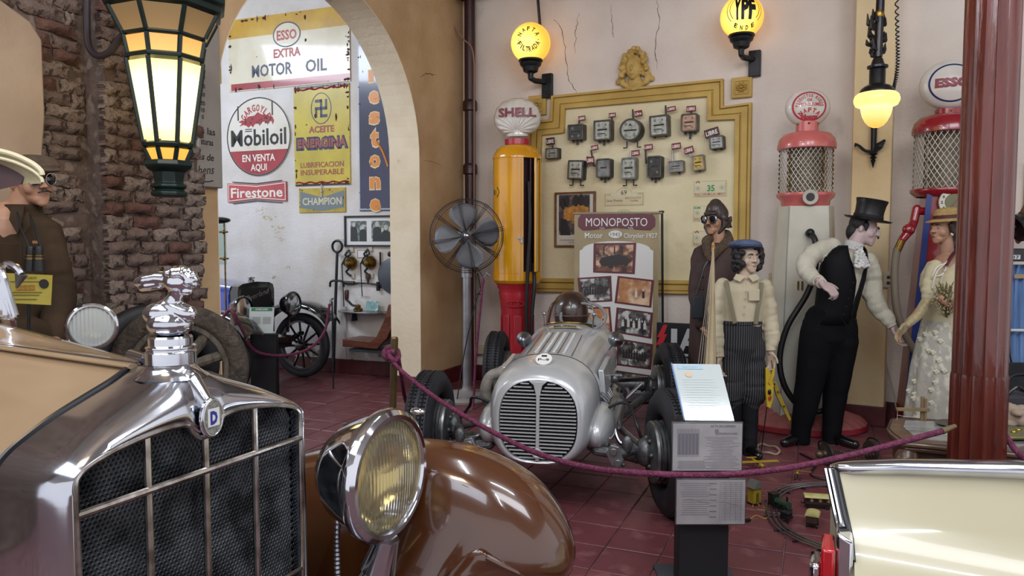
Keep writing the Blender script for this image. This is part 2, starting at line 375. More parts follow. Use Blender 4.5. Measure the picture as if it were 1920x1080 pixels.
# drainpipe in the corner
dp = BK.w(.16, -.12, 0); pipe_m = mt('maroon_pipe_paint', '2B1214', .4, c2='3A1A1B', sc=6, stretch=(4, 4, .6), bump=.2)
t = thing('drainpipe', 'dark maroon cast iron drainpipe in the corner behind the fan', 'pipe', dp, BK.a)
MB().lathe([(.058, 0), (.058, 4.1)], 20).out('pipe', pipe_m, t)
for z in (2.28, 2.95): MB().lathe([(.06, z-.06), (.078, z-.05), (.078, z+.03), (.07, z+.05), (.06, z+.06)], 20).out('collar', pipe_m, t)
cab = MB().tube(bez([P(846, 18, 8.05), P(850, 45, 8.05), P(868, 72, 8.0), P(887, 100, 7.9), P(889, 200, 7.88), P(889, 420, 7.88), P(890, 690, 7.88)], 8), .008, 6).out('wall_cable', mt('pinkish_cable', '8C6F66', .6)); tag(cab, 'thin painted cable running down beside the drainpipe', 'cable')
# ---- brick part of the left wall (continues the arch wall towards the camera)
mort = mt('old_lime_mortar', '66574F', .95, c2='4C3E37', sc=9, bump=1.2, bsc=26, c3='7A6C62', sc3=14)
BR0 = A0-.62; lw = MB().box((BR0-2.5, .25, TOP/2), (5, .34, TOP)).out('wall_left', mort, None, loc=AR.o); lw.rotation_euler.z = AR.a
tag(lw, 'old bare brick wall left of the arch, whitewash worn off', None, None, 'structure')
b1 = mt('brick_faded', '5C4B44', .92, c2='74645B', sc=8, lo=.35, hi=.7, bump=.9, bsc=16, c3='3E2E29', sc3=5, stretch=(1, .2, .4))
b2 = mt('brick_red', '57382F', .92, c2='694F45', sc=8, lo=.4, hi=.7, bump=.9, bsc=16, c3='4A362F', sc3=5, stretch=(1, .2, .4))
b3 = mt('brick_whitewashed', '85766C', .92, c2='62534B', sc=9, lo=.4, hi=.7, bump=1, bsc=16, c3='43342E', sc3=5, stretch=(1, .2, .4))
bvar = []
for k in range(15):
    b = MB(); rr = random.Random(k); nx, nz_ = 5, 3; vs = []; fs = []
    L, H, D = 1, 1, .05
    for iz in range(nz_+1):
        for ix in range(nx+1):
            e = (ix in (0, nx)) or (iz in (0, nz_)); x = (ix/nx-.5)*L; z = (iz/nz_-.5)*H
            x += rr.uniform(-.05, .05); z += rr.uniform(-.13, .13); vs.append((x*.98, (-.002 if e else -D*rr.uniform(.15, 1.0)), z*.96))
    nf = len(vs); 
    for iz in range(nz_):
        for ix in range(nx): a = iz*(nx+1)+ix; fs.append((a, a+1, a+nx+2, a+nx+1))
    edge = [i for i in range(nx+1)] + [(i+1)*(nx+1)+nx for i in range(nz_)] + [nz_*(nx+1)+i for i in range(nx-1, -1, -1)] + [i*(nx+1) for i in range(nz_-1, 0, -1)]
    bk = len(vs); vs += [(vs[i][0], .05, vs[i][2]) for i in edge]
    for i in range(len(edge)): fs.append((edge[(i+1) % len(edge)], edge[i], bk+i, bk+(i+1) % len(edge)))
    me = b.add(vs, fs).data('brick', 60); me.materials.append([b1, b3, b3, b1, b3, b2, b1, b3][k % 8]); bvar.append(me)
# projecting brick pier (nearer the arch) and the recessed part further left
pier_l = AR.uz(182, 500, -.0)[0]; pier_r = AR.uz(366, 500, 0)[0]
pr = MB().box(((pier_l+pier_r)/2-.01, 0, TOP/2), (pier_r-pier_l-.06, .16, TOP)).out('brick_pier_core', mort, lw)
nb = 0; zc = .30; CHT = .073
while zc < 3.35 and nb < 300:
    row = int(zc/CHT); 
    for (xa, xb, yo, step) in ((pier_l, pier_r, -.09, .20), (pier_l-1.05, pier_l, .07, .235)):
        x = xa-(row % 2)*step*.5
        while x < xb:
            ln = step*random.uniform(.82, 1.1); c0 = max(x, xa); c1 = min(x+ln-.012, xb+random.uniform(-.03, .02))
            if c1-c0 > .05 and random.random() > .06:
                zz = zc+random.uniform(-.004, .004); pt = AR.w((c0+c1)/2, yo, zz); px = 960+1400*pt.x/pt.y; py = 455-(pt.z-1.5)*1400/pt.y
                if py > -30 and px > -20 and py < 760 and not (px < 52 and 30 < py < 300) and nb < 300:
                    wh = 2 if random.random() < .5 else 0
                    me = bvar[random.choice([i for i in range(15)])]
                    o = link('brick', me, lw); o.location = ((c0+c1)/2, yo, zz); o.scale = (c1-c0, random.uniform(.5, .9), CHT-.003); o.rotation_euler = (random.uniform(-.10, .10), random.uniform(-.06, .06), random.uniform(-.08, .08)); nb += 1
            x += ln
    zc += CHT
# smooth plaster patch at the far left
a = AR.uz(60, 36, 0); b_ = AR.uz(-300, 36, 0); c_ = AR.uz(56, 292, 0)
pp = MB().prism([(b_[0], c_[1]-.6), (c_[0]-.02, c_[1]-.6), (a[0]+.03, c_[1]+.2), (a[0]+.03, a[1]-.1), (a[0]-.03, a[1]-.02), (a[0]-.3, a[1]+.1), (b_[0], a[1]+.2)], -.03, .1).out('plaster_patch', mt('tan_plaster', '9C8874', .8, c2='8C7864', sc=2, bump=.3, bsc=30), lw, bevel=.01)
# ================================================================ ENAMEL SIGNS AND FRAMES BEYOND THE ARCH
def rect(fr, x0, y0, x1, y1, off=0):
    """centre, width, height of an upright rectangle on a wall from its four photo corners' mean"""
    a, b, c, d = fr.uz(x0, y0, off), fr.uz(x1, y0, off), fr.uz(x1, y1, off), fr.uz(x0, y1, off)
    return ((a[0]+c[0])/2, (a[1]+b[1]+c[1]+d[1])/4, b[0]-a[0], (a[1]+b[1]-c[1]-d[1])/2)
def signat(fr, name, label, cat, tl, tr, br, bl, off=0, y=0, group=None):
    q = [fr.uz(p[0], p[1], y+off) for p in (tl, tr, br, bl)]
    u = sum(p[0] for p in q)/4; z = sum(p[1] for p in q)/4
    w_ = (q[1][0]+q[2][0]-q[0][0]-q[3][0])/2; h_ = (q[0][1]+q[1][1]-q[2][1]-q[3][1])/2
    return at(name, fr, label, cat, u, y, z, group), w_, h_
enw = mt('enamel_cream', 'D8D3BC', .28, c2='C9C0A0', sc=2.5, coat=.4)
eny = mt('enamel_yellow', 'C9A227', .3, c2='B58A1D', sc=3, coat=.4)
enly = mt('enamel_lemon', 'C3B23A', .32, c2='AFA036', sc=3, coat=.3)
enr = mt('enamel_red', 'A02A34', .28, c2='8E2530', sc=4, coat=.4)
enb = mt('enamel_navy', '20284E', .2, c2='191F3C', sc=3, coat=.6)
enk = mt('enamel_black', '1E2124', .3)
rust = mt('rust_chip', '33231D', .9, c2='5A3A28', sc=40)
ltr = mt('letter_red', 'A5363C', .35); ltn = mt('letter_navy', '26304F', .35); ltw = mt('letter_white', 'E6E2D6', .4); ltb = mt('letter_black', '1B1B1E', .4)
ltor = mt('letter_orange', 'D98A3A', .35); ltbr = mt('letter_brick', '93493F', .4); ltg = mt('letter_green', '2E8A4C', .5); ltp = mt('letter_pale_print', '8D8C88', .6); lty = mt('letter_yellow', 'C7B13C', .5)
def chips(par, w_, h_, n, seed, y=-.0145, edge=.7, big=.03):
    r = random.Random(seed); b = MB()
    for _ in range(n):
        if r.random() < edge:
            e = r.choice('tblr'); u = r.uniform(-.49, .49); d = abs(r.gauss(0, .02))
            cx, cz = {'t': (u*w_, h_/2-d), 'b': (u*w_, -h_/2+d), 'l': (-w_/2+d, u*h_), 'r': (w_/2-d, u*h_)}[e]
        else: cx, cz = r.uniform(-.48, .48)*w_, r.uniform(-.48, .48)*h_
        s = big*r.uniform(.15, 1)**1.5; m = 7; a = r.uniform(.4, 1.6)
        cx = max(-w_/2+s, min(w_/2-s, cx)); cz = max(-h_/2+s, min(h_/2-s, cz))
        b.prism([(cx+s*a*r.uniform(.5, 1)*cos(2*pi*i/m), cz+s/a*r.uniform(.5, 1)*sin(2*pi*i/m)) for i in range(m)], y-.0004*r.random(), y+.002)
    return tag(b.out('rust_chips', rust, par, smooth=0), None, None, None, 'stuff')
def ell(cx, cz, rx, rz, n=36, a0=0, a1=2*pi): return [(cx+rx*cos(a0+(a1-a0)*i/n), cz+rz*sin(a0+(a1-a0)*i/n)) for i in range(n)]
# Esso Extra Motor Oil
t, W, H = signat(FW, 'enamel_sign', 'large cream and yellow enamel sign reading ESSO EXTRA MOTOR OIL', 'sign', (430, 39), (657, 9), (657, 154), (430, 172), group='enamel signs beyond the arch')
MB().box((0, -.007, 0), (W, .012, H)).out('plate', enw, t, bevel=.003)
sk = lambda x, z: (x, z)
MB().prism([(-W/2, H/2), (W/2, H/2), (W/2, H*.235), (-W/2, H*.235)], -.0138, -.01).out('yellow_band', eny, t, smooth=0)
MB().prism([(-W/2+.03, -H/2+.01), (W/2, -H/2+.01), (W/2, -H*.395), (-W/2+.03, -H*.395)], -.0138, -.01).out('red_band', enr, t, smooth=0)
MB().ring(ell(0, H*.21, .195, .145), ell(0, H*.21, .18, .13), -.0152, -.01).out('oval_rim', ltn, t, smooth=0)
MB().prism(ell(0, H*.21, .18, .13), -.0146, -.01).out('oval_field', enw, t, smooth=0)
b = MB(); text(b, 'ESSO', 0, H*.21, .11, .28, -.0155, .03); text(b, 'EXTRA', 0, H*-.03, .10, .38, -.0145, .03); b.out('lettering', ltr, t, smooth=0)
b = MB(); text(b, 'MOTOR', -.22, H*-.24, .14, .58, -.0145, .022); text(b, 'OIL', .40, H*-.24, .14, .29, -.0145, .022); b.out('lettering', ltn, t, smooth=0)
chips(t, W, H, 60, 1, -.0155, .85, .028)
# Mobiloil round sign
c = FW.uz(485.5, 256.5); r_ = (FW.uz(545, 256)[0]-FW.uz(425, 256)[0])/2
t = at('round_enamel_sign', FW, 'round white enamel sign reading GARGOYLE Mobiloil EN VENTA AQUI', 'sign', c[0], 0, c[1], 'enamel signs beyond the arch'); rz = r_*.985
MB().prism(ell(0, 0, r_, rz, 56), -.012, 0).out('plate', mt('enamel_white', 'DBD9CF', .25, c2='CFCBB9', sc=3, coat=.5), t)
MB().ring(ell(0, 0, r_*.995, rz*.995, 56), ell(0, 0, r_*.965, rz*.965, 56), -.0135, -.01).out('rim', ltb, t, smooth=0)
b = MB(); a0 = math.asin(-.36); n = 30
b.prism([(r_*.96*cos(pi-a0+(pi+2*a0)*i/n), rz*.96*sin(pi-a0+(pi+2*a0)*i/n)) for i in range(n+1)], -.0132, -.01); b.out('red_field', enr, t, smooth=0)
b = MB(); text(b, 'Mobiloil', 0, rz*-.0, r_*.42, r_*1.72, -.0138, .018); b.box((-r_*.62, -.013, rz*.62), (.018, .002, r_*.36)); b.box((r_*.45, -.013, rz*.70), (.018, .002, r_*.36)); b.out('lettering', ltb, t, smooth=0)
b = MB(); arctext(b, 'GARGOYLE', -r_*.06, rz*.28, r_*.45, 150, 30, r_*.17, -.0138, .03, wf=.62); b.out('lettering', ltr, t, smooth=0)
b = MB(); text(b, 'EN VENTA', 0, -rz*.53, r_*.18, r_*1.02, -.0145, .02); text(b, 'AQUI', 0, -rz*.77, r_*.17, r_*.5, -.0145, .02); b.out('lettering', ltw, t, smooth=0)
g = [(-.62, .38), (-.5, .42), (-.40, .41), (-.3, .5), (-.1, .52), (0, .60), (.1, .54), (.3, .50), (.45, .46), (.5, .36), (.46, .26), (.42, .35), (.34, .34), (.3, .26), (.24, .36), (.1, .33), (.06, .25), (0, .31), (-.1, .30), (-.16, .22), (-.22, .28), (-.3, .22), (-.36, .27), (-.46, .30), (-.58, .27), (-.5, .34)]
MB().prism([(x*r_, z*rz+.01) for x, z in g], -.0138, -.01).out('winged_beast_emblem', enr, t, smooth=0)
b = MB(); rr = random.Random(5)
for k in range(16): x = rr.uniform(-.4, .42); z = rr.uniform(.33, .47); b.box((x*r_, -.0142, z*rz), (.012, .001, .022), None)
b.box((-r_*.3, -.0138, rz*.2), (.1, .002, .01)); b.box((-r_*.3, -.0138, rz*.15), (.1, .002, .01)); b.out('emblem_lines', ltb, t, smooth=0)
# Energina
t, W, H = signat(FW, 'enamel_sign', 'tall yellow enamel sign reading ACEITE ENERGINA LUBRIFICACION INSUPERABLE', 'sign', (553, 165), (657, 155), (657, 345), (553, 350), group='enamel signs beyond the arch')
MB().box((0, -.007, 0), (W, .012, H)).out('plate', enly, t, bevel=.003)
MB().ring(ell(0, H*.27, W*.185, W*.235), ell(0, H*.27, W*.172, W*.222), -.0145, -.01).out('emblem_ring', ltn, t, smooth=0)
b = MB(); e = W*.045; k = e
def sq(x0, z0, x1, z1): b.box(((x0+x1)/2*k, -.014, H*.27+(z0+z1)/2*k*1.25), (abs(x1-x0)*k, .003, abs(z1-z0)*k*1.25))
sq(-.4, -2.4, .4, 2.4); sq(-2.4, -.4, 2.4, .4); sq(-2.4, 1.6, -.4, 2.4) if False else None
sq(-2.4, 1.6, .4, 2.4); sq(-2.4, -2.4, -1.6, .4); sq(-.4, -2.4, 2.4, -1.6); sq(1.6, -.4, 2.4, 2.4); b.out('emblem', ltn, t, smooth=0)
b = MB(); text(b, 'ACEITE', 0, H*.065, H*.065, W*.46, -.0145, .04); text(b, 'ENERGINA', 0, -H*.07, H*.09, W*.88, -.0155, .03); text(b, 'LUBRIFICACION', 0, -H*.29, H*.055, W*.78, -.0145, .02); text(b, 'INSUPERABLE', 0, -H*.365, H*.055, W*.78, -.0145, .02); b.out('lettering', ltbr, t, smooth=0)
b = MB(); text(b, 'ENERGINA', .004, -H*.072, H*.115, W*.94, -.0142, .09); b.out('letter_shadow', ltn, t, smooth=0)
b = MB()
for zz in (H*.47, -H*.47): b.tube([(W*(i/24-.5)*.96, -.0135, zz+.008*sin(i*1.2)) for i in range(25)], .009, 5)
b.out('wavy_border', enr, t)
MB().box((0, -.0138, H*.49), (W*.98, .001, H*.02)).box((0, -.0138, -H*.492), (W*.98, .001, H*.016)).out('dark_border', enk, t)
chips(t, W, H, 55, 2, -.0158, .93, .03)
# small Firestone
t, W, H = signat(FW, 'enamel_sign', 'small red enamel sign with white lettering FIRESTONE below the round sign', 'sign', (429, 345), (539, 339), (539, 376), (429, 381), group='enamel signs beyond the arch')
MB().prism([(-W/2, -H/2), (0, -H*.36), (W/2, -H/2), (W/2, H/2), (0, H*.36), (-W/2, H/2)], -.02, -.006).out('plate', mt('enamel_coral_red', 'B9434A', .3, c2='A5383F', sc=3, coat=.4), t)
MB().ring([(-W*.485, -H*.45), (0, -H*.31), (W*.485, -H*.45), (W*.485, H*.45), (0, H*.31), (-W*.485, H*.45)], [(-W*.475, -H*.41), (0, -H*.27), (W*.475, -H*.41), (W*.475, H*.41), (0, H*.27), (-W*.475, H*.41)], -.0212, -.018).out('border_line', ltw, t, smooth=0)
b = MB(); text(b, 'Firestone', 0, 0, H*.52, W*.88, -.022, .02); b.out('lettering', ltw, t, smooth=0)
b = MB()
for s in (-1, 1): b.tube([(-W*.42, -.012, s*H*.56), (0, -.012, s*H*.44), (W*.42, -.012, s*H*.56)], .006, 6)
b.out('wire_frame', STEEL, t)
# Champion
t, W, H = signat(FW, 'enamel_sign', 'small yellow and grey sign reading CHAMPION with a spark plug', 'sign', (562, 354), (649, 351), (649, 397), (562, 400), group='enamel signs beyond the arch')
MB().box((0, -.007, 0), (W, .012, H)).out('plate', mt('aged_yellow_tin', 'B9A53F', .45, c2='9C8836', sc=5), t, bevel=.003)
MB().prism([(-W*.47, -H*.30), (0, -H*.44), (W*.47, -H*.30), (W*.47, H*.38), (0, H*.12), (-W*.47, H*.38)], -.0142, -.01).out('pennant', mt('grey_blue_tin', '6E7C80', .45), t, smooth=0)
b = MB(); text(b, 'CHAMPION', 0, -H*.03, H*.3, W*.84, -.015, .02); b.out('lettering', mt('letter_ivory', 'C9C6A8', .5), t, smooth=0)
MB().lathe([(.0, 0), (.012, .005), (.012, .06), (.018, .065), (.018, .085), (.009, .09), (.007, .15), (.0, .16)], 12, TR(0, -.018, H*.1)).out('spark_plug_picture', mt('tin_plug', 'B0AEA0', .5), t)
chips(t, W, H, 18, 3, -.0152, .9, .014)
# tall Firestone
t, W, H = signat(FW, 'tall_enamel_sign', 'tall navy enamel sign with orange letters of FIRESTONE reading downwards', 'sign', (673, 20), (734, 20), (734, 399), (673, 392), group='enamel signs beyond the arch')
MB().box((0, -.008, 0), (W, .014, H)).out('plate', enb, t, bevel=.004)
MB().ring([(-W*.495, -H*.495), (W*.495, -H*.495), (W*.495, H*.495), (-W*.495, H*.495)], [(-W*.47, -H*.488), (W*.47, -H*.488), (W*.47, H*.488), (-W*.47, H*.488)], -.0162, -.01).out('border_line', mt('enamel_pale_blue', 'A8B6CC', .3), t, smooth=0)
b = MB(); b2_ = MB(); cu, cz0 = FW.uz(703, 206)
for ch, py in zip('restone', (134, 174, 213, 253, 294, 335, 376)):
    z = FW.uz(702, py)[1]-cz0 + 0; hh = .20 if ch != 't' else .24
    k_ = 1 if ch != 't' else 1.15; text(b, ch, 0, z, .165*k_, .135*(.8 if ch == 't' else 1), -.0172, .05); text(b2_, ch, 0, z, .18*k_, .15*(.8 if ch == 't' else 1), -.0164, .08)
b.out('lettering', ltor, t, smooth=0); b2_.out('letter_outline', mt('letter_cream_edge', 'D9C9A0', .4), t, smooth=0)
MB().tube(bez([(.02, -.016, -H*.15), (.10, -.016, -H*.2), (.17, -.016, -H*.28)], 6), .012, 6).out('orange_flourish', ltor, t)
chips(t, W, H, 40, 4, -.0175, .95, .014)
# slivers left of the arch edge
t, W, H = signat(FW, 'enamel_sign', 'yellow enamel sign mostly hidden behind the left edge of the arch', 'sign', (380, 74), (414, 68), (414, 157), (380, 160), group='enamel signs beyond the arch')
MB().box((0, -.007, 0), (W, .012, H)).out('plate', eny, t, bevel=.003); chips(t, W, H, 50, 8, -.0145, .95, .03)
t, W, H = signat(FW, 'enamel_sign', 'blue pointed enamel sign mostly hidden behind the left edge of the arch', 'sign', (385, 185), (413, 188), (413, 225), (385, 225), group='enamel signs beyond the arch')
MB().prism([(-W/2, -H/2), (W*.3, -H/2), (W/2, H*.1), (W*.2, H/2), (-W/2, H/2)], -.012, 0).out('plate', enb, t)
# framed photographs
white_m = mt('mount_white', 'D8DCDD', .6); fblk = mt('frame_black', '1A1C22', .4); glass = mt('picture_glass', 'FFFFFF', .02, trans=1, ior=1.12)
photo = mt('old_photograph', '8F9A92', .6, c2='4E5957', sc=24, lo=.35, hi=.6, c3='C3CAC2', sc3=16); photo_t = mt('teal_snapshot', '7FA6A6', .5, c2='4F7A7C', sc=20, c3='C5D4CE', sc3=30)
t, W, H = signat(FW, 'framed_photographs', 'black frame with a white mount holding old photographs', 'picture', (648, 407), (762, 401), (762, 463), (648, 462))
MB().ring([(-W/2, -H/2), (W/2, -H/2), (W/2, H/2), (-W/2, H/2)], [(-W/2+.02, -H/2+.02), (W/2-.02, -H/2+.02), (W/2-.02, H/2-.02), (-W/2+.02, H/2-.02)], -.03, 0).out('frame', fblk, t)
MB().box((0, -.008, 0), (W-.03, .01, H-.03)).out('mount', white_m, t)
def people_pic(par, x, z, w_, h_, seed, n=4, y=-.0135, dark='3A3F40', light='B8BDB8'):
    r = random.Random(seed); MB().box((x, y+.001, z), (w_, .002, h_)).out('photograph', photo, par, smooth=0)
    a = MB(); c = MB()
    for k in range(n):
        cx = x+w_*((k+.5)/n-.5)+r.uniform(-.01, .01); top = z+h_*r.uniform(.15, .35); s = w_/n*.5
        a.prism([(cx-s*.9, z-h_/2), (cx+s*.9, z-h_/2), (cx+s*.8, top-s*.8), (cx, top-s*.3), (cx-s*.8, top-s*.8)], y-.0012, y); c.prism(ell(cx, top, s*.4, s*.5, 10), y-.002, y)
    a.out('pictured_figures', mt('print_'+dark, dark, .7), par, smooth=0); c.out('pictured_faces', mt('print_'+light, light, .7), par, smooth=0)
people_pic(t, -W*.27, 0, W*.27, H*.66, 1, 2, -.0145); people_pic(t, W*.11, 0, W*.33, H*.66, 2, 2, -.0145); people_pic(t, W*.41, 0, W*.15, H*.66, 3, 1, -.0145)
# small caption cards
for i, (px, py, w_, lb) in enumerate(((640, 449, .11, 'tiny paper caption left of the framed photographs'), (679, 476, 0, 'small empty tan-edged card between the two brass bells'), (677, 525, .12, 'tiny paper caption above the wall crank lever'), (685, 556, .12, 'tiny paper caption above the round shelf'))):
    u, z = FW.uz(px, py); t = at('caption_card', FW, lb, 'card', u, 0, z, 'caption cards beyond the arch')
    if w_: MB().box((0, -.003, 0), (w_, .004, .028)).out('card', mt('paper_white', 'D2D2CC', .7), t); MB().box((0, -.0056, 0), (w_*.8, .001, .004)).out('print_line', ltp, t)
    else:
        MB().box((0, -.003, 0), (.115, .004, .085)).out('card', white_m, t); MB().ring([(-.06, -.045), (.06, -.045), (.06, .045), (-.06, .045)], [(-.053, -.038), (.053, -.038), (.053, .038), (-.053, .038)], -.008, 0).out('edge', mt('tan_edge', 'A58468', .6), t)
# long iron tow bar with ring
u, z = FW.uz(638, 462); ub, zb = FW.uz(634, 695); t = at('iron_bar_with_ring', FW, 'tall black iron bar with ring top and two hooks leaning on the far wall', 'tool', u, 0, 0)
b = MB(); b.tube([(.065*sin(2*pi*k/20), -.06, z+.065*cos(2*pi*k/20)) for k in range(20)], .014, 8, True); b.out('ring', IRON, t)
MB().cyl((0, -.06, z-.06), (ub-u, -.1, .01), .015, .02, 10).out('bar', IRON, t)
for s in (-1, 1): MB().tube(bez([(-.0, -.07, z-.39), (s*.05, -.08, z-.39), (s*.085, -.08, z-.41), (s*.09, -.08, z-.46)], 5), .013, 8).out('hook', IRON, t)
pp = at('wall_pipe', FW, 'thin pale pipe rising beside the iron bar', 'pipe', FW.uz(650, 600)[0], 0, 0)
MB().cyl((0, -.015, 0), (0, -.015, FW.uz(648, 575)[1]), .009, None, 8).out('pipe', mt('pale_pipe', 'A9AAB0', .5), pp)
# two bells on brackets
for px, py, lb in ((658, 493, 'left of two brass bells on wrought hooks'), (693, 492, 'right brass bell on a wrought hook beside the card')):
    u, z = FW.uz(px, py); t = at('brass_bell', FW, lb, 'bell', u, 0, z, 'bells on the far wall')
    MB().box((.02, -.01, .15), (.05, .02, .05)).box((.03, -.01, -.15), (.05, .02, .05)).out('mounting_plate', mt('pale_plate', 'B7B4A6', .6), t)
    MB().lathe([(.001, -.09), (.03, -.085), (.065, -.05), (.085, 0), (.09, .02), (.086, .02), (.001, .018)], 20, TR(.03, -.05, 0, rx=-90, s=.85)).out('bell_dome', BRASS, t)
    b = MB(); b.tube(bez([(.0, -.03, .15), (-.04, -.05, .09), (.02, -.05, .05), (-.05, -.06, 0), (.0, -.05, -.06), (-.03, -.05, -.1), (.02, -.03, -.15)], 6), .012, 6); b.tube(bez([(-.02, -.04, .14), (.03, -.05, .1), (-.03, -.06, .06), (-.08, -.06, -.02)], 6), .009, 6); b.out('scrolled_bracket', IRON, t)
    MB().tube([(-.08, -.06, -.02), (-.075, -.05, -.3), (-.075, -.04, -.5 if px < 670 else -.38)], .006, 6).out('pull_chain', IRON, t)
# crank lever
u, z = FW.uz(690, 531); t = at('crank_lever', FW, 'black crank lever with wooden grip hung under the bells', 'tool', u, 0, z)
MB().tube([(-.24, -.03, .0), (0, -.03, .0), (.14, -.03, -.01)], [.012, .009, .012], 8).out('shaft', IRON, t); MB().cyl((-.30, -.03, 0), (-.16, -.03, 0), .022, None, 10).out('grip', mt('dark_grip', '2E2A26', .5), t)
MB().lathe([(.012, 0), (.018, .05), (.03, .06), (.03, .1), (.015, .11)], 14, TR(.02, -.03, 0)).out('knob', mt('brown_knob', '4A3B30', .4), t); MB().box((.15, -.03, -.03), (.03, .03, .1)).box((.19, -.03, -.01), (.06, .02, .02)).out('bracket', IRON, t)
t = at('iron_rod', FW, 'short thin iron rod hung right of the bells', 'tool', *(lambda p: (p[0], 0, p[1]))(FW.uz(715, 506))); MB().cyl((0, -.02, -.2), (0, -.02, .2), .01, None, 8).out('rod', IRON, t)
u, z = FW.uz(740, 517); t = at('grey_disc', FW, 'dark grey round disc half hidden behind the arch pier', 'disc', u, 0, z); MB().lathe([(.001, 0), (.17, 0), (.2, .01), (.2, .03), (.16, .05), (.001, .055)], 32, TR(rx=90)).out('disc', mt('slate_grey_metal', '50565E', .45, .2), t); MB().ball((-.04, -.03, .24), (.03, .02, .03)).out('peg', IRON, t)
# metal wall shelf with grinder and brochure
u, z = FW.uz(684, 583); t = at('wall_shelf', FW, 'rounded metal shelf on the far wall holding an iron crank', 'shelf', u, 0, z)
MB().prism([(-.30, -.08), (-.25, -.16), (-.1, -.24), (.1, -.26), (.25, -.24), (.34, -.16), (.34, 0), (-.30, 0)], 0, .018, Matrix(((1, 0, 0, 0), (0, 0, 1, 0), (0, 1, 0, -.009), (0, 0, 0, 1)))).out('shelf_board', STEEL, t, bevel=.004)
MB().box((-.1, -.06, -.06), (.02, .1, .1), tp=.6).out('bracket', IRON, t)
gx = FW.uz(672, 560)[0]; t = at('iron_hand_crank', FW, 'small hand crank with brown wooden grip on the wall shelf', 'tool', gx, -.1, z+.012)
MB().lathe([(.05, 0), (.055, .02), (.03, .035), (.03, .06), (.012, .07)], 16, TR(.06, 0, 0)).out('base', BRASS, t)
MB().tube(bez([(.06, -.01, .05), (0, -.02, .06), (-.05, -.02, .1), (-.07, -.02, .11)], 6), .014, 8).out('crank_arm', IRON, t); MB().lathe([(.016, 0), (.024, .03), (.028, .1), (.02, .12), (.001, .122)], 12, TR(-.075, -.02, .11)).out('grip', mt('brown_grip', '43281F', .4), t)
t = at('brochure', FW, 'small turquoise printed card standing on the wall shelf', 'card', FW.uz(704, 570)[0], -.08, z+.012); MB().box((0, 0, .055), (.16, .004, .11), TR(rx=-14)).out('card', photo_t, t)
# bench seat bolted to wall
brn = mt('worn_brown_bench_wood', '6E3F2C', .35, c2='53291C', sc=4, stretch=(1, 5, 5), coat=.3)
u0, z0 = FW.uz(642, 643, -.42); t = at('bench_seat', FW, 'worn brown wooden seat on a metal rail with studded side', 'seat', FW.uz(690, 640, -.3)[0], 0, 0)
sx = lambda px, py, y=-.42: (FW.uz(px, py, y)[0]-FW.uz(690, 640, -.3)[0], FW.uz(px, py, y)[1])
A, B_, C_, D_ = sx(642, 636), sx(642, 650), sx(702, 653), sx(735, 570)
MB().prism([A, B_, C_, sx(702, 641)], -.42, -.08).out('seat', brn, t, bevel=.006)
MB().prism([sx(684, 652), sx(708, 654), sx(727, 634), sx(742, 600), sx(744, 568), sx(730, 571), sx(722, 600), sx(708, 630)], -.44, -.40).out('side_panel', brn, t, bevel=.004)
MB().prism([sx(722, 640), sx(744, 640), sx(744, 575), sx(738, 575)], -.40, -.06).out('backrest', mt('dark_seat_back', '2D1D1A', .5), t)
b = MB()
for px, py in ((712, 642), (716, 630), (722, 620), (727, 608), (731, 594), (734, 580), (692, 648)): x, zz = sx(px, py); b.ball((x, -.442, zz), (.009, .006, .009), 8, 4)
b.out('stud', BRASS, t)
x0, zz = sx(652, 657); x1, _ = sx(744, 657); MB().box(((x0+x1)/2, -.25, zz), (x1-x0, .3, .03)).out('rail', mt('slate_rail', '3B4147', .4, .3), t)
x0, _ = sx(715, 610); MB().box((x0+.06, -.05, zz+.3), (.05, .06, .36)).out('wall_post', mt('slate_rail', '3B4147'), t)
# framed blue hat and screen left of the blue car are parts of the Overland car (see below)
# ================================================================ BACK WALL THINGS
glow_y = mt('lit_amber_glass', 'FFB23A', .3, emit=1)
def lampglass(name, c_mid, c_edge, s_mid, s_edge, ctr=(0, 0, 0), r0=0, r1=1, rough=.25):
    """glass lit by the bulb behind it: brightest nearest the bulb"""
    m = bpy.data.materials.new(name); m.use_nodes = True; nt = m.node_tree; b = nt.nodes['Principled BSDF']; L = nt.links.new; N = nt.nodes.new
    tc = N('ShaderNodeTexCoord'); vm = N('ShaderNodeVectorMath'); vm.operation = 'DISTANCE'; L(tc.outputs['Object'], vm.inputs[0]); vm.inputs[1].default_value = ctr
    rp = N('ShaderNodeMapRange'); rp.interpolation_type = 'SMOOTHSTEP'; rp.inputs[1].default_value = r0; rp.inputs[2].default_value = r1; L(vm.outputs['Value'], rp.inputs[0])
    mx = N('ShaderNodeMix'); mx.data_type = 'RGBA'; L(rp.outputs[0], mx.inputs[0]); mx.inputs[6].default_value = lin(c_mid); mx.inputs[7].default_value = lin(c_edge)
    ms = N('ShaderNodeMapRange'); ms.inputs[3].default_value = s_mid; ms.inputs[4].default_value = s_edge; L(rp.outputs[0], ms.inputs[0])
    b.inputs['Base Color'].default_value = lin('6A5A40'); b.inputs['Roughness'].default_value = rough
    L(mx.outputs[2], b.inputs['Emission Color']); L(ms.outputs[0], b.inputs['Emission Strength'])
    return m
def sphmap(r, cz, y0=0):
    """wrap flat lettering on a sphere of radius r"""
    return lambda x, z: (r*sin(x/r)*cos(z/r), y0-(r+.004)*cos(x/r)*cos(z/r), cz+(r+.004)*sin(z/r))
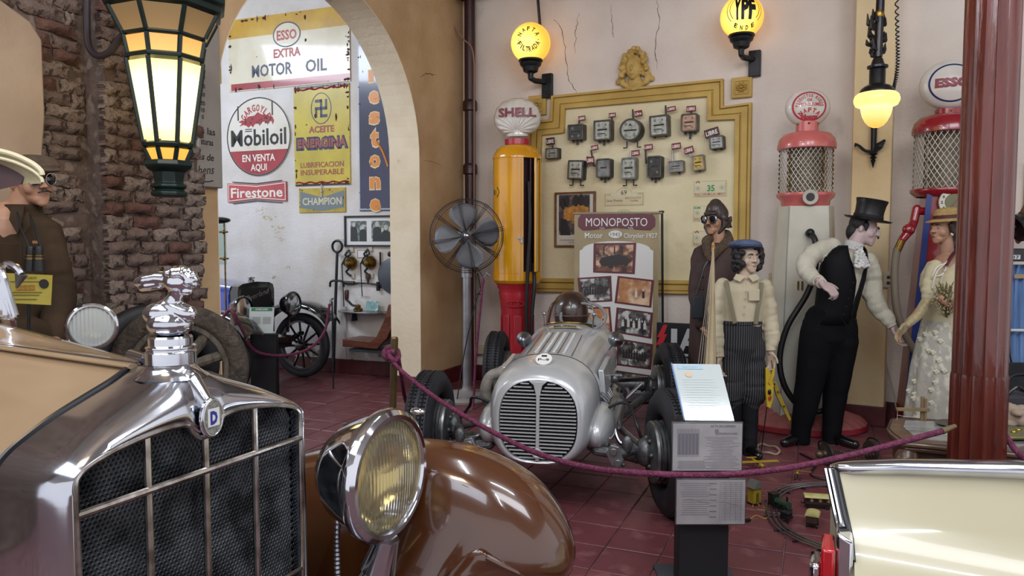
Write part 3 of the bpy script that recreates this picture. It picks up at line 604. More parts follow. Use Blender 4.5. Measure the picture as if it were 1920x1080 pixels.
def globe_lamp(px, py, rpx, lb, inner, base_px, plate):
    off = -.27; u, z = BK.uz(px, py, off); r = BK.uz(px+rpx, py, off)[0]-u; r *= .93
    t = at('globe_wall_lamp', BK, lb, 'lamp', u, off, z, 'lit globe wall lamps')
    MB().ball((0, 0, 0), r, 40, 24).out('globe', lampglass('lit_globe_glass_'+str(px), 'FFDF6A', 'FFAE28', 1.55, .95, (0, -r, -r*.25), r*.15, r*1.5), t, smooth=180)
    MB().lathe([(r*.2, -r*1.5), (r*.36, -r*1.42), (r*.42, -r*1.2), (r*.52, -r*1.12), (r*.56, -r*1.0), (r*.50, -r*.96), (r*.62, -r*.9), (r*.60, -r*.82), (r*.3, -r*.8)], 28).out('fitter', IRON, t)
    MB().limb([((0, 0, -r*1.35), r*.16), ((0, 0, -r*1.75), r*.13), ((0, .1, -r*1.78), r*.14), ((.06, .23, -r*1.75), r*.14)], 10).out('arm', IRON, t)
    MB().box((.07, .24, -r*1.95), (r*.56, .05, r*1.25)).out('wall_plate', IRON, t, bevel=.005)
    b = MB(); inner(b, r); q_ = b.out('lettering', mt('lamp_letter_maroon', '3A0E0C', .5), t, smooth=0); q_.rotation_euler.z = R(20)
    return t, u, z, r
def naf(b, r):
    fn = sphmap(r, 0); arctext(b, '·NAFTA·', 0, 0, r*.52, 188, -8, r*.26, bold=.03, wf=.62, fn=fn); arctext(b, 'FILTRADA', 0, 0, r*.52, 205, 335, r*.26, bold=.03, inside=True, wf=.6, fn=fn)
tl, u, z, r = globe_lamp(995, 81, 36, 'lit amber globe wall lamp lettered NAFTA FILTRADA', naf, None, None)
def ypf(b, r):
    fn = sphmap(r, 0)
    for x, ch in ((-.36, 'Y'), (0, 'P'), (.34, 'F')): text(b, ch, x*r, .18*r, r*.95, r*.36, bold=.06, fn=fn)
    for rr in (.70, .86):
        n = 44; pts = [(rr*r*cos(a), .15*r+rr*r*sin(a)) for a in [R(-38+256*i/n) for i in range(n+1)]]
        for (a, c), (d, e) in zip(pts, pts[1:]):
            k = 1+.035/rr; b.add([fn(a, c), fn(d, e), fn(d*k, .15*r+(e-.15*r)*k), fn(a*k, .15*r+(c-.15*r)*k)], [(0, 1, 2, 3)])
    arctext(b, 'ENDE', 0, .1*r, r*.86, 236, 304, r*.22, bold=.04, inside=True, wf=.75, fn=fn)
tl2, u2, z2, r2 = globe_lamp(1391, 32, 44, 'lit amber globe wall lamp lettered YPF ENDE', ypf, None, None)
for c in tl2.children:
    if c.name.startswith('lettering'): c.data.materials[0] = mt('lamp_letter_black', '0C0A08', .5)
# coiled flex above the first lamp
b = MB(); top = BK.w(u+.03, -.2, 4.05); bot = BK.w(u+.02, -.1, z+r*.95); n = 260
b.tube([top.lerp(bot, i/n)+V((.012*cos(i*.9), .012*sin(i*.9), 0)) for i in range(n+1)], .005, 5); tag(b.out('coiled_flex', IRON), 'black coiled flex hanging down to the NAFTA FILTRADA lamp', 'cable')
# classical head relief
u, z = BK.uz(1192, 132); hm = mt('ochre_plaster_cast', 'C2A45C', .7, c2='A88A48', sc=14, bump=.5, bsc=40)
t = at('head_relief', BK, 'ochre plaster relief of a classical head with curly hair', 'wall ornament', u, 0, z); b = MB(); k = .155
def relief_head(b):
    b.ball((0, -.05, .02), (.085, .075, .115), 20, 14); b.ball((0, -.045, -.06), (.05, .06, .05)); b.ball((0, -.124, .0), (.012, .022, .03), 10, 8); b.ball((0, -.112, .03), (.009, .012, .03), 8, 6)
    for s in (-1, 1): b.ball((s*.032, -.108, .032), (.02, .012, .009), 8, 6); b.ball((s*.034, -.106, .052), (.026, .012, .007), 8, 6); b.ball((s*.04, -.088, -.01), (.028, .02, .028), 10, 8)
    b.ball((0, -.113, -.04), (.02, .01, .006), 8, 6); b.ball((0, -.111, -.052), (.016, .01, .005), 8, 6); b.ball((0, -.095, -.085), (.025, .02, .018), 8, 6)
    r = random.Random(4)
    for i in range(40):
        a = R(-30+240*i/39); d = r.uniform(.95, 1.35); b.ball((.10*cos(a)*d, -.04-.05*r.random(), .02+.13*sin(a)*d), (.026, .03, .024), 8, 6)
    for s in (-1, 1):
        b.limb([((s*.10, -.03, .0), .03), ((s*.13, -.03, -.07), .032), ((s*.17, -.02, -.1), .028)], 8); b.limb([((s*.13, -.02, -.05), .03), ((s*.12, -.03, -.12), .03), ((s*.05, -.04, -.165), .022), ((0, -.04, -.185), .02)], 8)
    b.ball((0, -.03, -.12), (.08, .05, .07), 12, 8)
relief_head(b); b.out('head', hm, t, vox=.006, sm=3)
# framed poster (house at dusk)
t, W, H = signat(BK, 'framed_poster', 'wood-framed poster of an amber-lit villa partly behind the banner', 'picture', (1042, 363), (1118, 357), (1118, 463), (1042, 464))
MB().ring([(-W/2, -H/2), (W/2, -H/2), (W/2, H/2), (-W/2, H/2)], [(-W/2+.02, -H/2+.02), (W/2-.02, -H/2+.02), (W/2-.02, H/2-.02), (-W/2+.02, H/2-.02)], -.035, 0).out('frame', mt('frame_wood', '7A5230', .4, c2='5E3D22', sc=10), t, bevel=.003)
MB().box((0, -.012, 0), (W-.03, .01, H-.03)).out('mount', mt('mount_grey', 'C9C3B6', .6), t)
MB().box((-.01, -.0185, .05), (W*.76, .003, H*.72)).out('print_sky', mt('dusk_print', '544B50', .3, c2='3A3640', sc=12, c3='8A7358', sc3=10), t, smooth=0)
b = MB(); b.prism([(-W*.28, -H*.02), (W*.34, -H*.02), (W*.34, H*.2), (W*.1, H*.3), (-W*.28, H*.18)], -.0212, -.019); b.out('pictured_villa', mt('amber_print', '9C6A33', .35, c2='C58E45', sc=30), t, smooth=0)
b = MB(); [b.prism(ell(x*W, z*H, .035, .06, 10), -.0218, -.019) for x, z in ((-.3, .3), (-.2, .33), (.02, .34), (.15, .35), (.28, .33))]; b.prism([(-W*.36, -H*.28), (-W*.1, -H*.28), (-W*.2, 0), (-W*.36, .02)], -.022, -.019); b.out('pictured_trees', mt('tree_print', '2B2A2C', .4), t, smooth=0)
b = MB(); text(b, 'VILLA', -.05, -H*.37, .015, .24, -.018, 0) if False else b.box((-.03, -.0182, -H*.37), (W*.6, .001, .008)); b.box((.02, -.0182, -H*.41), (W*.4, .001, .006)); b.out('print_line', ltp, t, smooth=0)
# rally plaques
plc = mt('cream_plaque', 'CFC7A4', .4, c2='C2B894', sc=5)
def plaque(lb, tl_, tr_, br_, bl_, num, numc, lines, arch=False, mark=None, g='rally plaques on the framed panel'):
    t, W, H = signat(BK, 'rally_plaque', lb, 'plaque', tl_, tr_, br_, bl_, y=-.006, group=g)
    if arch:
        pl = [(-W/2, -H/2), (W/2, -H/2), (W/2, H*.22), (W*.2, H*.22)] + [(W*.2*cos(R(a)), H*.22+H*.28*sin(R(a))) for a in range(15, 180, 15)] + [(-W*.2, H*.22), (-W/2, H*.22)]
    else: pl = [(-W/2, -H/2), (W/2, -H/2), (W/2, H/2), (-W/2, H/2)]
    MB().prism(pl, -.006, 0).out('plate', plc, t, smooth=0)
    MB().ring([(x*.97, z*.95) for x, z in pl], [(x*.955, z*.925) for x, z in pl], -.0068, -.005).out('border_line', ltbr if arch else mt('line_green', '5E8A6A', .5), t, smooth=0)
    if num: b = MB(); text(b, num, 0 if arch else .01, H*(.24 if arch else .03), H*(.28 if arch else .38), None, -.0072, .03 if not arch else 0); b.out('number', numc, t, smooth=0)
    for s, x, z, h, wd, c in lines: b = MB(); text(b, s, x*W, z*H, h*H, wd*W, -.0072, .006); b.out('lettering', c, t, smooth=0)
    if not arch:
        b = MB()
        for s in (-1, 1): b.ring(ell(s*W*.37, H*.03, H*.15, H*.15, 18), ell(s*W*.37, H*.03, H*.13, H*.13, 18), -.0068, -.005); b.disc((s*W*.37, H*.03), H*.07, -.0066, -.005, 8)
        b.out('roundel', mt('line_grey', '8E9489', .5), t, smooth=0)
        if mark: b = MB(); [b.disc((-W*.37+dx, H*.4+dz), H*.05, -.007, -.005, 10) for dx, dz in ((0, .01), (-.012, 0), (.012, 0))]; b.out('emblem', mark, t, smooth=0)
    return t
plaque('cream rally plaque with domed top numbered 69, GRAN PREMIO RECOLETA TIGRE', (1134, 354), (1207, 350), (1207, 384), (1134, 387), '69', ltb, [('Gran Premio', -.24, -.2, .15, .42, ltbr), ('RECOLETA', .24, -.08, .11, .4, ltbr), ('TIGRE', .26, -.24, .11, .22, ltbr), ('1900', -.4, .12, .06, .12, ltg), ('1906', .4, .14, .06, .12, ltg)], True)
plaque('cream plaque with red dome numbered 52 just above the banner top', (1134, 394), (1207, 390), (1207, 424), (1134, 427), '52', ltg, [], True)
plaque('green number 35 plaque reading RALLY 600 MILLAS AMALP', (1301, 341), (1362, 336), (1362, 367), (1301, 370), '35', ltg, [('RALLY 600 MILLAS AMALP', 0, -.34, .16, .92, ltr)], False, ltr)
plaque('rally plaque with green initials half behind the leather flying cap', (1300, 387), (1361, 383), (1361, 413), (1300, 416), '', ltg, [('IBM', -.38, .36, .16, .2, ltg), ('RALLY 600 MILLAS AMALP', 0, -.34, .16, .92, ltr)], False)
plaque('rally plaque with blue number 5 beside the aviator’s collar'.replace('’', "'"), (1299, 434), (1360, 431), (1360, 461), (1299, 463), '51', mt('letter_blue', '2446A0', .5), [('RALLY 600 MILLAS AMALP', 0, -.34, .16, .92, ltr)], False, ltr)
# ---- thirteen taxi meters, each with its LIBRE flag
mk = mt('meter_black', '1E1F22', .45, .3, c2='2C2D30', sc=20); mg = mt('meter_grey_case', '5E5B55', .4, .6, c2='47443F', sc=14); ms_ = mt('meter_silver', '8F8F8C', .35, .7, c2='6F6F6C', sc=14)
fsil = mt('meter_face_silver', 'B4B5A9', .35, .4, c2='8E9086', sc=30); fdk = mt('meter_face_dark', '4A4B49', .3, .3, c2='3A3B3A', sc=25); fcop = mt('meter_face_copper', 'B08A70', .3, .5, c2='8E6E58', sc=22); fyel = mt('meter_face_yellow', 'C9A64A', .4, c2='A98638', sc=20)
flagr = mt('flag_red', '8C1F2B', .45, c2='74202A', sc=20); flagd = mt('flag_dark_red', '44151D', .45)
def meter(lb, x0, y0, x1, y1, shape, case, face, flag, stem, feet, tilt=0, dep=.09, fm=None, marks=2, txt='LIBRE'):
    cx, cy = (x0+x1)/2, (y0+y1)/2; u, z = BK.uz(cx, cy, -.06); hw = (BK.uz(x1, cy, -.06)[0]-BK.uz(x0, cy, -.06)[0])/2*.9; hh = (BK.uz(cx, y0, -.06)[1]-BK.uz(cx, y1, -.06)[1])/2
    t = at('taxi_meter', BK, lb, 'taxi meter', u, -.006, z, 'old taxi meters on the panel'); t.rotation_euler.y = R(tilt)
    if shape == 'round': pl = ell(0, 0, hw, hh, 36); pi_ = ell(0, 0, hw*.84, hh*.84, 36)
    else:
        rc = .25 if shape == 'soft' else .1
        def rr(a, b, k): return [(sx*(a-k)+k*cos(R(q)), sz*(b-k)+k*sin(R(q))) for sx, sz, q0 in ((1, 1, 0), (-1, 1, 90), (-1, -1, 180), (1, -1, 270)) for q in (q0, q0+30, q0+60, q0+90)]
        pl = rr(hw, hh, hw*rc); pi_ = rr(hw*.82, hh*.84, hw*rc*.7)
    MB().prism(pl, -dep, 0).out('case', case, t, bevel=.006)
    MB().ring(pl, pi_, -dep-.012, -dep+.002).out('bezel', mg if case is mk else case, t, bevel=.003)
    fsc = .8 if shape != 'round' else 1
    MB().prism([(x*.99, z*.99) for x, z in pi_], -dep-.003, -dep).out('dial', face, t, smooth=0)
    b = MB()
    if shape == 'round': b.box((0, -dep-.004, -.005), (hw*1.2, .003, .014)); b.prism([(-.018, hh*.36), (.018, hh*.36), (0, hh*.56)], -dep-.005, -dep)
    else:
        b.box((0, -dep-.004, hh*.05), (hw*(1.1 if marks > 1 else .8), .003, hh*.16)); 
        if marks > 1: b.prism([(hw*.3, hh*.45), (hw*.5, hh*.45), (hw*.4, hh*.62)], -dep-.005, -dep); b.box((-.01, -dep-.004, -hh*.35), (hw*.9, .003, hh*.08))
    b.out('counter_window', mk, t, smooth=0)
    b = MB(); [b.disc((sx*hw*.4, sz*hh*.5), hw*.15, -dep-.005, -dep, 10) for sx, sz in ((-1, 1), (1, -1), (-1, -1), (0, -1.1))[:marks+1]]; b.out('dial_print', mt('dial_grey', '767568', .5), t, smooth=0)
    for fx, fl, fo_ in feet: MB().tube([(fx*hw, -dep*.5, -hh*.95), (fx*hw, -dep*.5, -hh-fl), (fx*hw+fo_*.035, -dep*.5, -hh-fl)] if fo_ else [(fx*hw, -dep*.5, -hh*.95), (fx*hw, -dep*.5, -hh-fl)], .007 if fo_ else .011, 8).out('foot', mk, t)
    # flag
    fx, fy, fw_, fh_, ft = flag; fu, fz = BK.uz(fx, fy, -.08); fu -= u; fz -= z; fw_ *= .0049; fh_ *= .0049
    T = TR(fu, -.075, fz, ry=-ft)
    MB().box((0, 0, 0), (fw_, .008, fh_), T).out('flag', fm or flagr, t, bevel=.004)
    MB().ring([(-fw_*.47, -fh_*.44), (fw_*.47, -fh_*.44), (fw_*.47, fh_*.44), (-fw_*.47, fh_*.44)], [(-fw_*.44, -fh_*.39), (fw_*.44, -fh_*.39), (fw_*.44, fh_*.39), (-fw_*.44, fh_*.39)], -.0055, -.002, T).out('flag_border', flagd, t, smooth=0)
    b = MB(); text(b, txt, 0, 0, fh_*.5, fw_*.8, -.0062, .02); m2 = MB(); m2.add(b.v, b.f, T); m2.out('flag_lettering', ltw, t, smooth=0)
    if stem:
        pts = [(BK.uz(a, c, -.07)[0]-u, -.06, BK.uz(a, c, -.07)[1]-z) for a, c in stem]; MB().tube(pts, .009, 8).out('flag_stem', mk if case is not ms_ else ms_, t)
F1 = ((-.5, .02, 0), (.5, .02, 0), (0, .045, 0)); F2 = ((-.5, .055, -1), (.5, .055, 1))
meter('square dark-faced taxi meter, leftmost of the upper row', 1066, 234, 1098, 263, 'sq', mg, fdk, (1091, 222, 16, 10, 3), [(1086, 224), (1085, 236)], F1, 0)
meter('silver-faced square taxi meter, second in the upper row', 1114, 226, 1150, 264, 'sq', mg, fsil, (1148, 216, 15, 9, 0), [(1147, 220), (1147, 228)], F1)
meter('round black taxi meter in the middle of the upper row', 1164, 224, 1208, 266, 'round', mk, fsil, (1197, 213, 16, 12, 6), [(1186, 205), (1187, 225)], F2, dep=.12, txt='Libre')
meter('wide square taxi meter with reddish glints right of the round one', 1218, 217, 1257, 256, 'sq', mg, fsil, (1260, 205, 17, 9, 4), [(1249, 198), (1249, 218)], ((-.6, .01, 0), (.6, .01, 0)), -2)
meter('copper-faced taxi meter, rightmost of the upper row', 1277, 214, 1311, 248, 'soft', mg, fcop, (1296, 204, 18, 11, 0), [(1296, 208), (1296, 216)], ((-.6, .02, 0), (.6, .02, 0), (0, .06, 0)))
meter('tiny black meter low at the left moulding, darkened flag above', 1023, 278, 1050, 298, 'sq', mk, fsil, (1032, 265, 20, 15, 3), [(1036, 272), (1036, 280)], (), 0, .07, flagd, 2)
meter('tall black meter below the dark-faced one, flag to its right', 1066, 301, 1098, 337, 'sq', mk, fsil, (1106, 299, 17, 14, 5), [(1100, 292), (1099, 312)], F2, 3)
meter('black meter with bent arm raising its flag to the upper left', 1119, 298, 1149, 334, 'soft', mk, ms_, (1115, 277, 16, 10, 8), [(1108, 282), (1113, 311), (1122, 311)], F1, 0, marks=0)
meter('rounded grey taxi meter in the middle of the lower row', 1166, 296, 1196, 337, 'soft', ms_, fsil, (1192, 287, 16, 11, 3), [(1182, 281), (1182, 297)], F2)
meter('black meter right of the rounded grey one, flag raised on a left arm', 1214, 293, 1244, 334, 'soft', mk, fdk, (1216, 276, 17, 11, 3), [(1210, 280), (1211, 306), (1216, 306)], F1, 0, marks=1)
meter('low grey taxi meter with a tall pale stem in the lower row', 1253, 302, 1284, 323, 'sq', ms_, ms_, (1270, 274, 18, 12, 2), [(1262, 280), (1261, 305)], ((.3, .02, 0),), -3, .08, marks=2)
meter('yellow-faced taxi meter, rightmost of the lower row', 1298, 291, 1322, 320, 'sq', ms_, fyel, (1294, 280, 18, 13, 8), [(1294, 287), (1297, 294)], ((0, .01, 0),), -5, .07)
meter('small black meter at the right edge under a large LIBRE flag', 1331, 256, 1360, 280, 'sq', mk, ms_, (1336, 248, 27, 16, 10), [(1336, 256), (1338, 262)], ((-.4, .01, 0), (.5, .01, 0)), -4, .1, flagd)
# sockets and trailing wires
sock = mt('cream_socket', 'BBAE93', .5)
for px, py, lb in ((1450, 525, 'cream wall socket left of the pink and white pump'), (1668, 522, 'cream wall socket behind the gentleman’s sleeve'.replace('’', "'"))):
    u, z = BK.uz(px, py); t = at('wall_socket', BK, lb, 'socket', u, (-.25 if px > 1600 and px < 1669 else 0), z, 'cream wall sockets'); MB().box((0, -.012, 0), (.08, .024, .13)).out('plate', sock, t, bevel=.006); MB().disc((0, .02), .014, -.028, -.02, 12).disc((0, -.025), .014, -.028, -.02, 12).out('socket_hole', ltb, t)
u, z = BK.uz(888, 698); t = at('junction_box', BK, 'small cream junction box low on the wall behind the fan', 'box', u+.12, 0, .33); MB().box((0, -.03, 0), (.1, .06, .09)).out('box', sock, t, bevel=.005)
u, z = BK.uz(1668, 530); w1 = MB().tube(bez([BK.w(u, -.03, z-.06), BK.w(u-.03, -.03, z-.5), BK.w(u+.05, -.03, z-.9), BK.w(u+.10, -.03, z-1.15)], 8), .006, 6).out('white_wire', mt('white_cable', 'BDB7AC', .5)); tag(w1, 'thin white wire hanging from the socket behind the gentleman', 'cable')
# ================================================================ SHARED CAR PARTS
lens_m = bpy.data.materials.new('fluted_lens'); lens_m.use_nodes = True
def fluted(name, c, rough, trans, scale, axis=0, strength=.5, metal=0):
    m = bpy.data.materials.new(name); m.use_nodes = True; nt = m.node_tree; b = nt.nodes['Principled BSDF']; L = nt.links.new; N = nt.nodes.new
    tc = N('ShaderNodeTexCoord'); wv = N('ShaderNodeTexWave'); wv.wave_type = 'BANDS'; wv.bands_direction = 'XYZ'[axis]; wv.inputs['Scale'].default_value = scale; L(tc.outputs['Object'], wv.inputs['Vector'])
    bp = N('ShaderNodeBump'); bp.inputs['Strength'].default_value = strength; bp.inputs['Distance'].default_value = .01; L(wv.outputs['Fac'], bp.inputs['Height']); L(bp.outputs[0], b.inputs['Normal'])
    b.inputs['Base Color'].default_value = lin(c); b.inputs['Roughness'].default_value = rough; b.inputs['Transmission Weight'].default_value = trans; b.inputs['Metallic'].default_value = metal; b.inputs['IOR'].default_value = 1.3
    return m
LENS_A = fluted('amber_fluted_lens', 'EAE2C4', .08, .88, 26, strength=.35); LENS_W = fluted('pale_fluted_lens', 'C5CAC6', .25, .25, 22)
REFL = mt('lamp_reflector', 'C9BC90', .12, 1)
def headlamp(par, r, name='headlamp', lens=LENS_A, shell=CHROME, depth=1.15, loc=(0, 0, 0), rz=0, rx=0, seg=48):
    """lamp pointing to local -Y of its own frame; a part with sub-parts"""
    o = MB().lathe([(.001, -r*depth), (r*.3, -r*depth*.985), (r*.58, -r*depth*.86), (r*.8, -r*depth*.62), (r*.93, -r*.36), (r*.985, -r*.16), (r*1.0, -.0), (r*.9, .0), (r*.88, -r*.1), (r*.6, -r*.5), (.001, -r*.6)], seg, TR(rx=90)).out(name, shell, par)
    o.location = loc; o.rotation_euler = (R(rx), 0, R(rz))
    MB().lathe([(r*1.0, -r*.16), (r*1.06, -r*.11), (r*1.08, -r*.02), (r*1.05, r*.07), (r*.98, r*.12), (r*.91, r*.12), (r*.88, r*.07), (r*.88, -r*.0), (r*.98, -r*.04)], seg, TR(rx=90), cap=False).out('rim', shell, o)
    b = MB(); n = 14; b.loft([[(r*.92*k/n*cos(2*pi*j/seg), -(r*.02+r*.10*(1-(k/n)**2)), r*.92*k/n*sin(2*pi*j/seg)) for j in range(seg)] for k in range(n, 0, -1)], cap=False); b.v.append(V((0, -r*.12, 0)))
    m = len(b.v)-1; b.f += [((n-1)*seg+j, (n-1)*seg+(j+1) % seg, m) for j in range(seg)]
    b.out('lens', lens, o, smooth=180)
    MB().lathe([(r*.9, 0), (r*.78, -r*.28), (r*.5, -r*.48), (.001, -r*.55)], seg, TR(rx=90), cap=False).out('reflector', REFL, o, smooth=180)
    return o
def torus(R0, r, n=40, m=14, sq=1, T=None, fl=1):
    """tyre about local X axis centred at origin: R0 outer radius, r half width"""
    prof = []
    for k in range(m):
        a = 2*pi*k/m; ca_, sa_ = cos(a), sin(a); prof.append((R0-r*1.05+r*1.05*(abs(ca_)**.7)*(1 if ca_ > 0 else -1), r*fl*(abs(sa_)**.7)*(1 if sa_ > 0 else -1)))
    return MB().loft([[(y, p*cos(2*pi*i/n), p*sin(2*pi*i/n)) for p, y in prof] for i in range(n)], False, T, True)
def tyre(par, R0, hw, name='tyre', mat=RUBBER, tread=True, loc=None, groove=True):
    n = 64; prof = []
    for k, (rr, x) in enumerate([(R0-hw*1.7, .55), (R0-hw*1.45, .85), (R0-hw*.9, 1.0), (R0-hw*.35, .93), (R0-.010, .72)]): prof.append((rr, x))
    tr = []
    for x in (.62, .55, .50, .38, .33, .20, .15, .04): tr.append(x)
    P_ = prof + [(R0, .68)]
    for i, x in enumerate((.60, .48, .40, .28, .20, .06)): P_.append((R0+.002 - (.009 if (i // 1) % 2 else 0), x))
    full = P_ + [(a, -b) for a, b in P_[::-1]]
    b = MB(); b.loft([[(x*hw, p*cos(2*pi*i/n), p*sin(2*pi*i/n)) for p, x in full] for i in range(n)], False, None, True)
    t = b.out(name, mat, par, smooth=50)
    if tread:
        g = MB(); N_ = 84
        for i in range(N_):
            a = 2*pi*i/N_
            for sx in (-.54, -.24, .24, .54):
                g.box((sx*hw, 0, R0+.003), (hw*.15, 2*pi*R0/N_*.62, .006), Matrix.Rotation(a, 4, 'X') @ TR(rz=18 if (i % 2) else -18) if False else Matrix.Rotation(a, 4, 'X'))
        tag(g.out('tread_blocks', mat, t, smooth=0), None, None, None, 'stuff')
    if loc: t.location = loc
    return t
# ================================================================ TAN CAR IN THE FOREGROUND
FC = Fr(-.648, 1.54, 65)
tan_p = mt('tan_car_paint', '9C8467', .28, c2='947B5E', sc=2, coat=.8); brown_p = mt('brown_fender_paint', '4B2912', .2, c2='452510', sc=2, coat=1)
t = at('tan_vintage_car', FC, 'tan and brown vintage car with tall chrome radiator and lettered oval badge, in the foreground', 'car')
half = [(0, 1.238, 0, 1.096), (.02, 1.237, .018, 1.098), (.036, 1.231, .034, 1.112), (.055, 1.222, .046, 1.129), (.085, 1.208, .08, 1.134), (.14, 1.187, .13, 1.132), (.20, 1.163, .19, 1.124), (.25, 1.138, .235, 1.114), (.285, 1.117, .265, 1.104), (.308, 1.095, .281, 1.093), (.320, 1.068, .287, 1.075), (.324, 1.0, .287, 1.0), (.325, .85, .287, .85), (.325, .65, .287, .65), (.325, .45, .287, .47)]
full = [(-a, b, -c, d) for a, b, c, d in half[::-1]] + half[1:]
def dens(lst, k=3):
    out = []
    for p, q in zip(lst, lst[1:]): out += [tuple(p[i]+(q[i]-p[i])*j/k for i in range(len(p))) for j in range(k)]
    return out + [lst[-1]]
def crv(lst, k=4):
    o = bez([(a, b, 0) for a, b, c, d in lst], k); i_ = bez([(c, d, 0) for a, b, c, d in lst], k)
    return [(p.x, p.y, q.x, q.y) for p, q in zip(o, i_)]
fl_ = crv(full, 4)
rings = []
for tt, y in ((0, .035), (0, .004), (.03, -.008), (.10, -.014), (.3, -.016), (.55, -.008), (.78, .010), (.93, .032), (1, .06), (1.0, .10), (1.0, .15), (.98, .172), (.9, .172)):
    rings.append([(a*tt+c*(1-tt), y + .02*(abs(a)/.33)**2*0, b*tt+d*(1-tt)) for a, b, c, d in fl_])
MB().loft(rings, open_=True).out('radiator_shell', CHROME, t, smooth=60)
MB().tube([(c, -.012, d) for a, b, c, d in fl_], .0055, 8).out('opening_bead', mt('worn_chrome', 'C2BDB6', .22, 1, c2='8E877D', sc=30), t)
# ridge over the badge
MB().lathe([(.075, 0), (.066, .006), (.056, .014), (.050, .022), (.048, .03)], 32, TR(0, .085, 1.216)).out('filler_neck', CHROME, t, smooth=60)
MB().limb([((0, -.012, 1.165), .018), ((0, .03, 1.205), .026), ((0, .085, 1.22), .04)], 14).out('centre_ridge', CHROME, t, vox=.004, sm=4)
cap = MB().lathe([(.049, 0), (.051, .002), (.051, .026), (.049, .028), (.048, .030), (.048, .033), (.050, .035), (.050, .038), (.044, .041), (.044, .056), (.041, .060), (.001, .060)], 36).out('radiator_cap', CHROME, t, loc=(0, .085, 1.243))
# mascot: armoured bust with swept plume, chrome
b = MB()
b.ball((0, 0, .016), (.038, .034, .026), 18, 12); b.ball((-.006, .006, .036), (.040, .030, .026), 18, 12); b.limb([((-.03, .01, .038), .016), ((0, 0, .048), .02), ((.03, -.008, .036), .017)], 12)
b.limb([((.0, 0, .05), .018), ((.012, -.004, .070), .013), ((.016, -.006, .084), .016)], 12)
b.ball((.018, -.008, .098), (.024, .019, .023), 16, 12); b.ball((.034, -.014, .092), (.010, .009, .008)); b.ball((.030, -.012, .080), (.012, .010, .008))
for k in range(7): a = R(-20+k*26); b.ball((.020+.024*cos(a), -.010, .100+.022*sin(a)), (.009, .013, .0075), 10, 6)
for k in range(5): a = R(-10+k*30); b.ball((.020+.016*cos(a), -.024, .100+.014*sin(a)), (.007, .006, .006), 10, 6)
b.limb([((.004, 0, .102), .016), ((-.018, .006, .104), .014), ((-.040, .012, .100), .013), ((-.052, .016, .097), .010)], 12)
b.limb([((-.015, .003, .094), .010), ((-.036, .010, .090), .011), ((-.046, .014, .086), .008)], 10)
m = b.out('mascot', CHROME, t, vox=.0022, sm=2, loc=(0, .085, 1.309)); m.rotation_euler.z = R(-65+8); m.scale = (1.25, 1.12, 1.1)
# badge
bd = MB().prism(ell(0, 0, .029, .041, 36), -.010, 0).out('badge', CHROME, t, bevel=.002, loc=(0, -.022, 1.138))
MB().ring(ell(0, 0, .027, .039, 32), ell(0, 0, .0235, .0355, 32), -.0125, -.009).out('badge_rim', CHROME, bd, bevel=.001)
MB().prism(ell(0, 0, .0235, .0355, 32), -.0112, -.009).out('badge_field', mt('badge_grey_enamel', '9A9C9B', .3, .6, c2='6E716F', sc=200), bd)
MB().box((0, -.0118, .001), (.030, .002, .037)).out('badge_plate', mt('badge_white', 'D8D8D4', .3), bd)
b = MB(); text(b, 'D', 0, .001, .026, .019, -.0132, .06); b.out('badge_lettering', mt('badge_blue', '1E2E8C', .25), bd, smooth=0)
b = MB(); arctext(b, 'DIATTO', 0, 0, .0285, 150, 30, .006, -.0118, .02) if False else None
# grille bars
wc = mt('worn_chrome', 'A9A39A')
for x in (-.14, 0, .14): b = MB(); b.tube([(x, -.008, .47), (x, -.008, 1.10 if x == 0 else 1.13)], .0078, 10); b.out('grille_bar', wc, t)
b = MB(); b.tube([(-.287, -.010, 1.024), (.287, -.010, 1.024)], .0084, 10); b.out('grille_bar', wc, t)
b = MB(); b.tube([(-.287, -.010, .70), (.287, -.010, .70)], .0062, 10); b.out('grille_bar', wc, t)
# honeycomb core behind
b = MB(); pit = .0102; rw = 0; z = .60
vs = b.v; fs = b.f
while z < 1.135:
    x = -.284 + (pit/2 if rw % 2 else 0)
    while x < .285:
        ztop = interp([(0, 1.094), (.035, 1.112), (.05, 1.129), (.19, 1.122), (.265, 1.103), (.287, 1.07)], abs(x))
        if z < ztop-.002:
            n = len(vs); ro, ri = pit*.577, pit*.40
            for (r_, y) in ((ro, .020), (ri, .017), (ri, .030)):
                for k in range(6): a = R(30+60*k); vs.append(V((x+r_*cos(a), y, z+r_*sin(a))))
            for k in range(6):
                j = (k+1) % 6; fs.append([n+k, n+j, n+6+j, n+6+k]); fs.append([n+6+k, n+6+j, n+12+j, n+12+k])
        x += pit
    z += pit*.866; rw += 1
tag(b.out('honeycomb_core', mt('core_grey', '74777B', .4, .5, c2='3C3E41', sc=14), t, smooth=0), None, None, None, 'stuff')
MB().box((0, .045, .78), (.57, .02, .58)).out('core_backing', mt('core_black', '050506', .8), t)
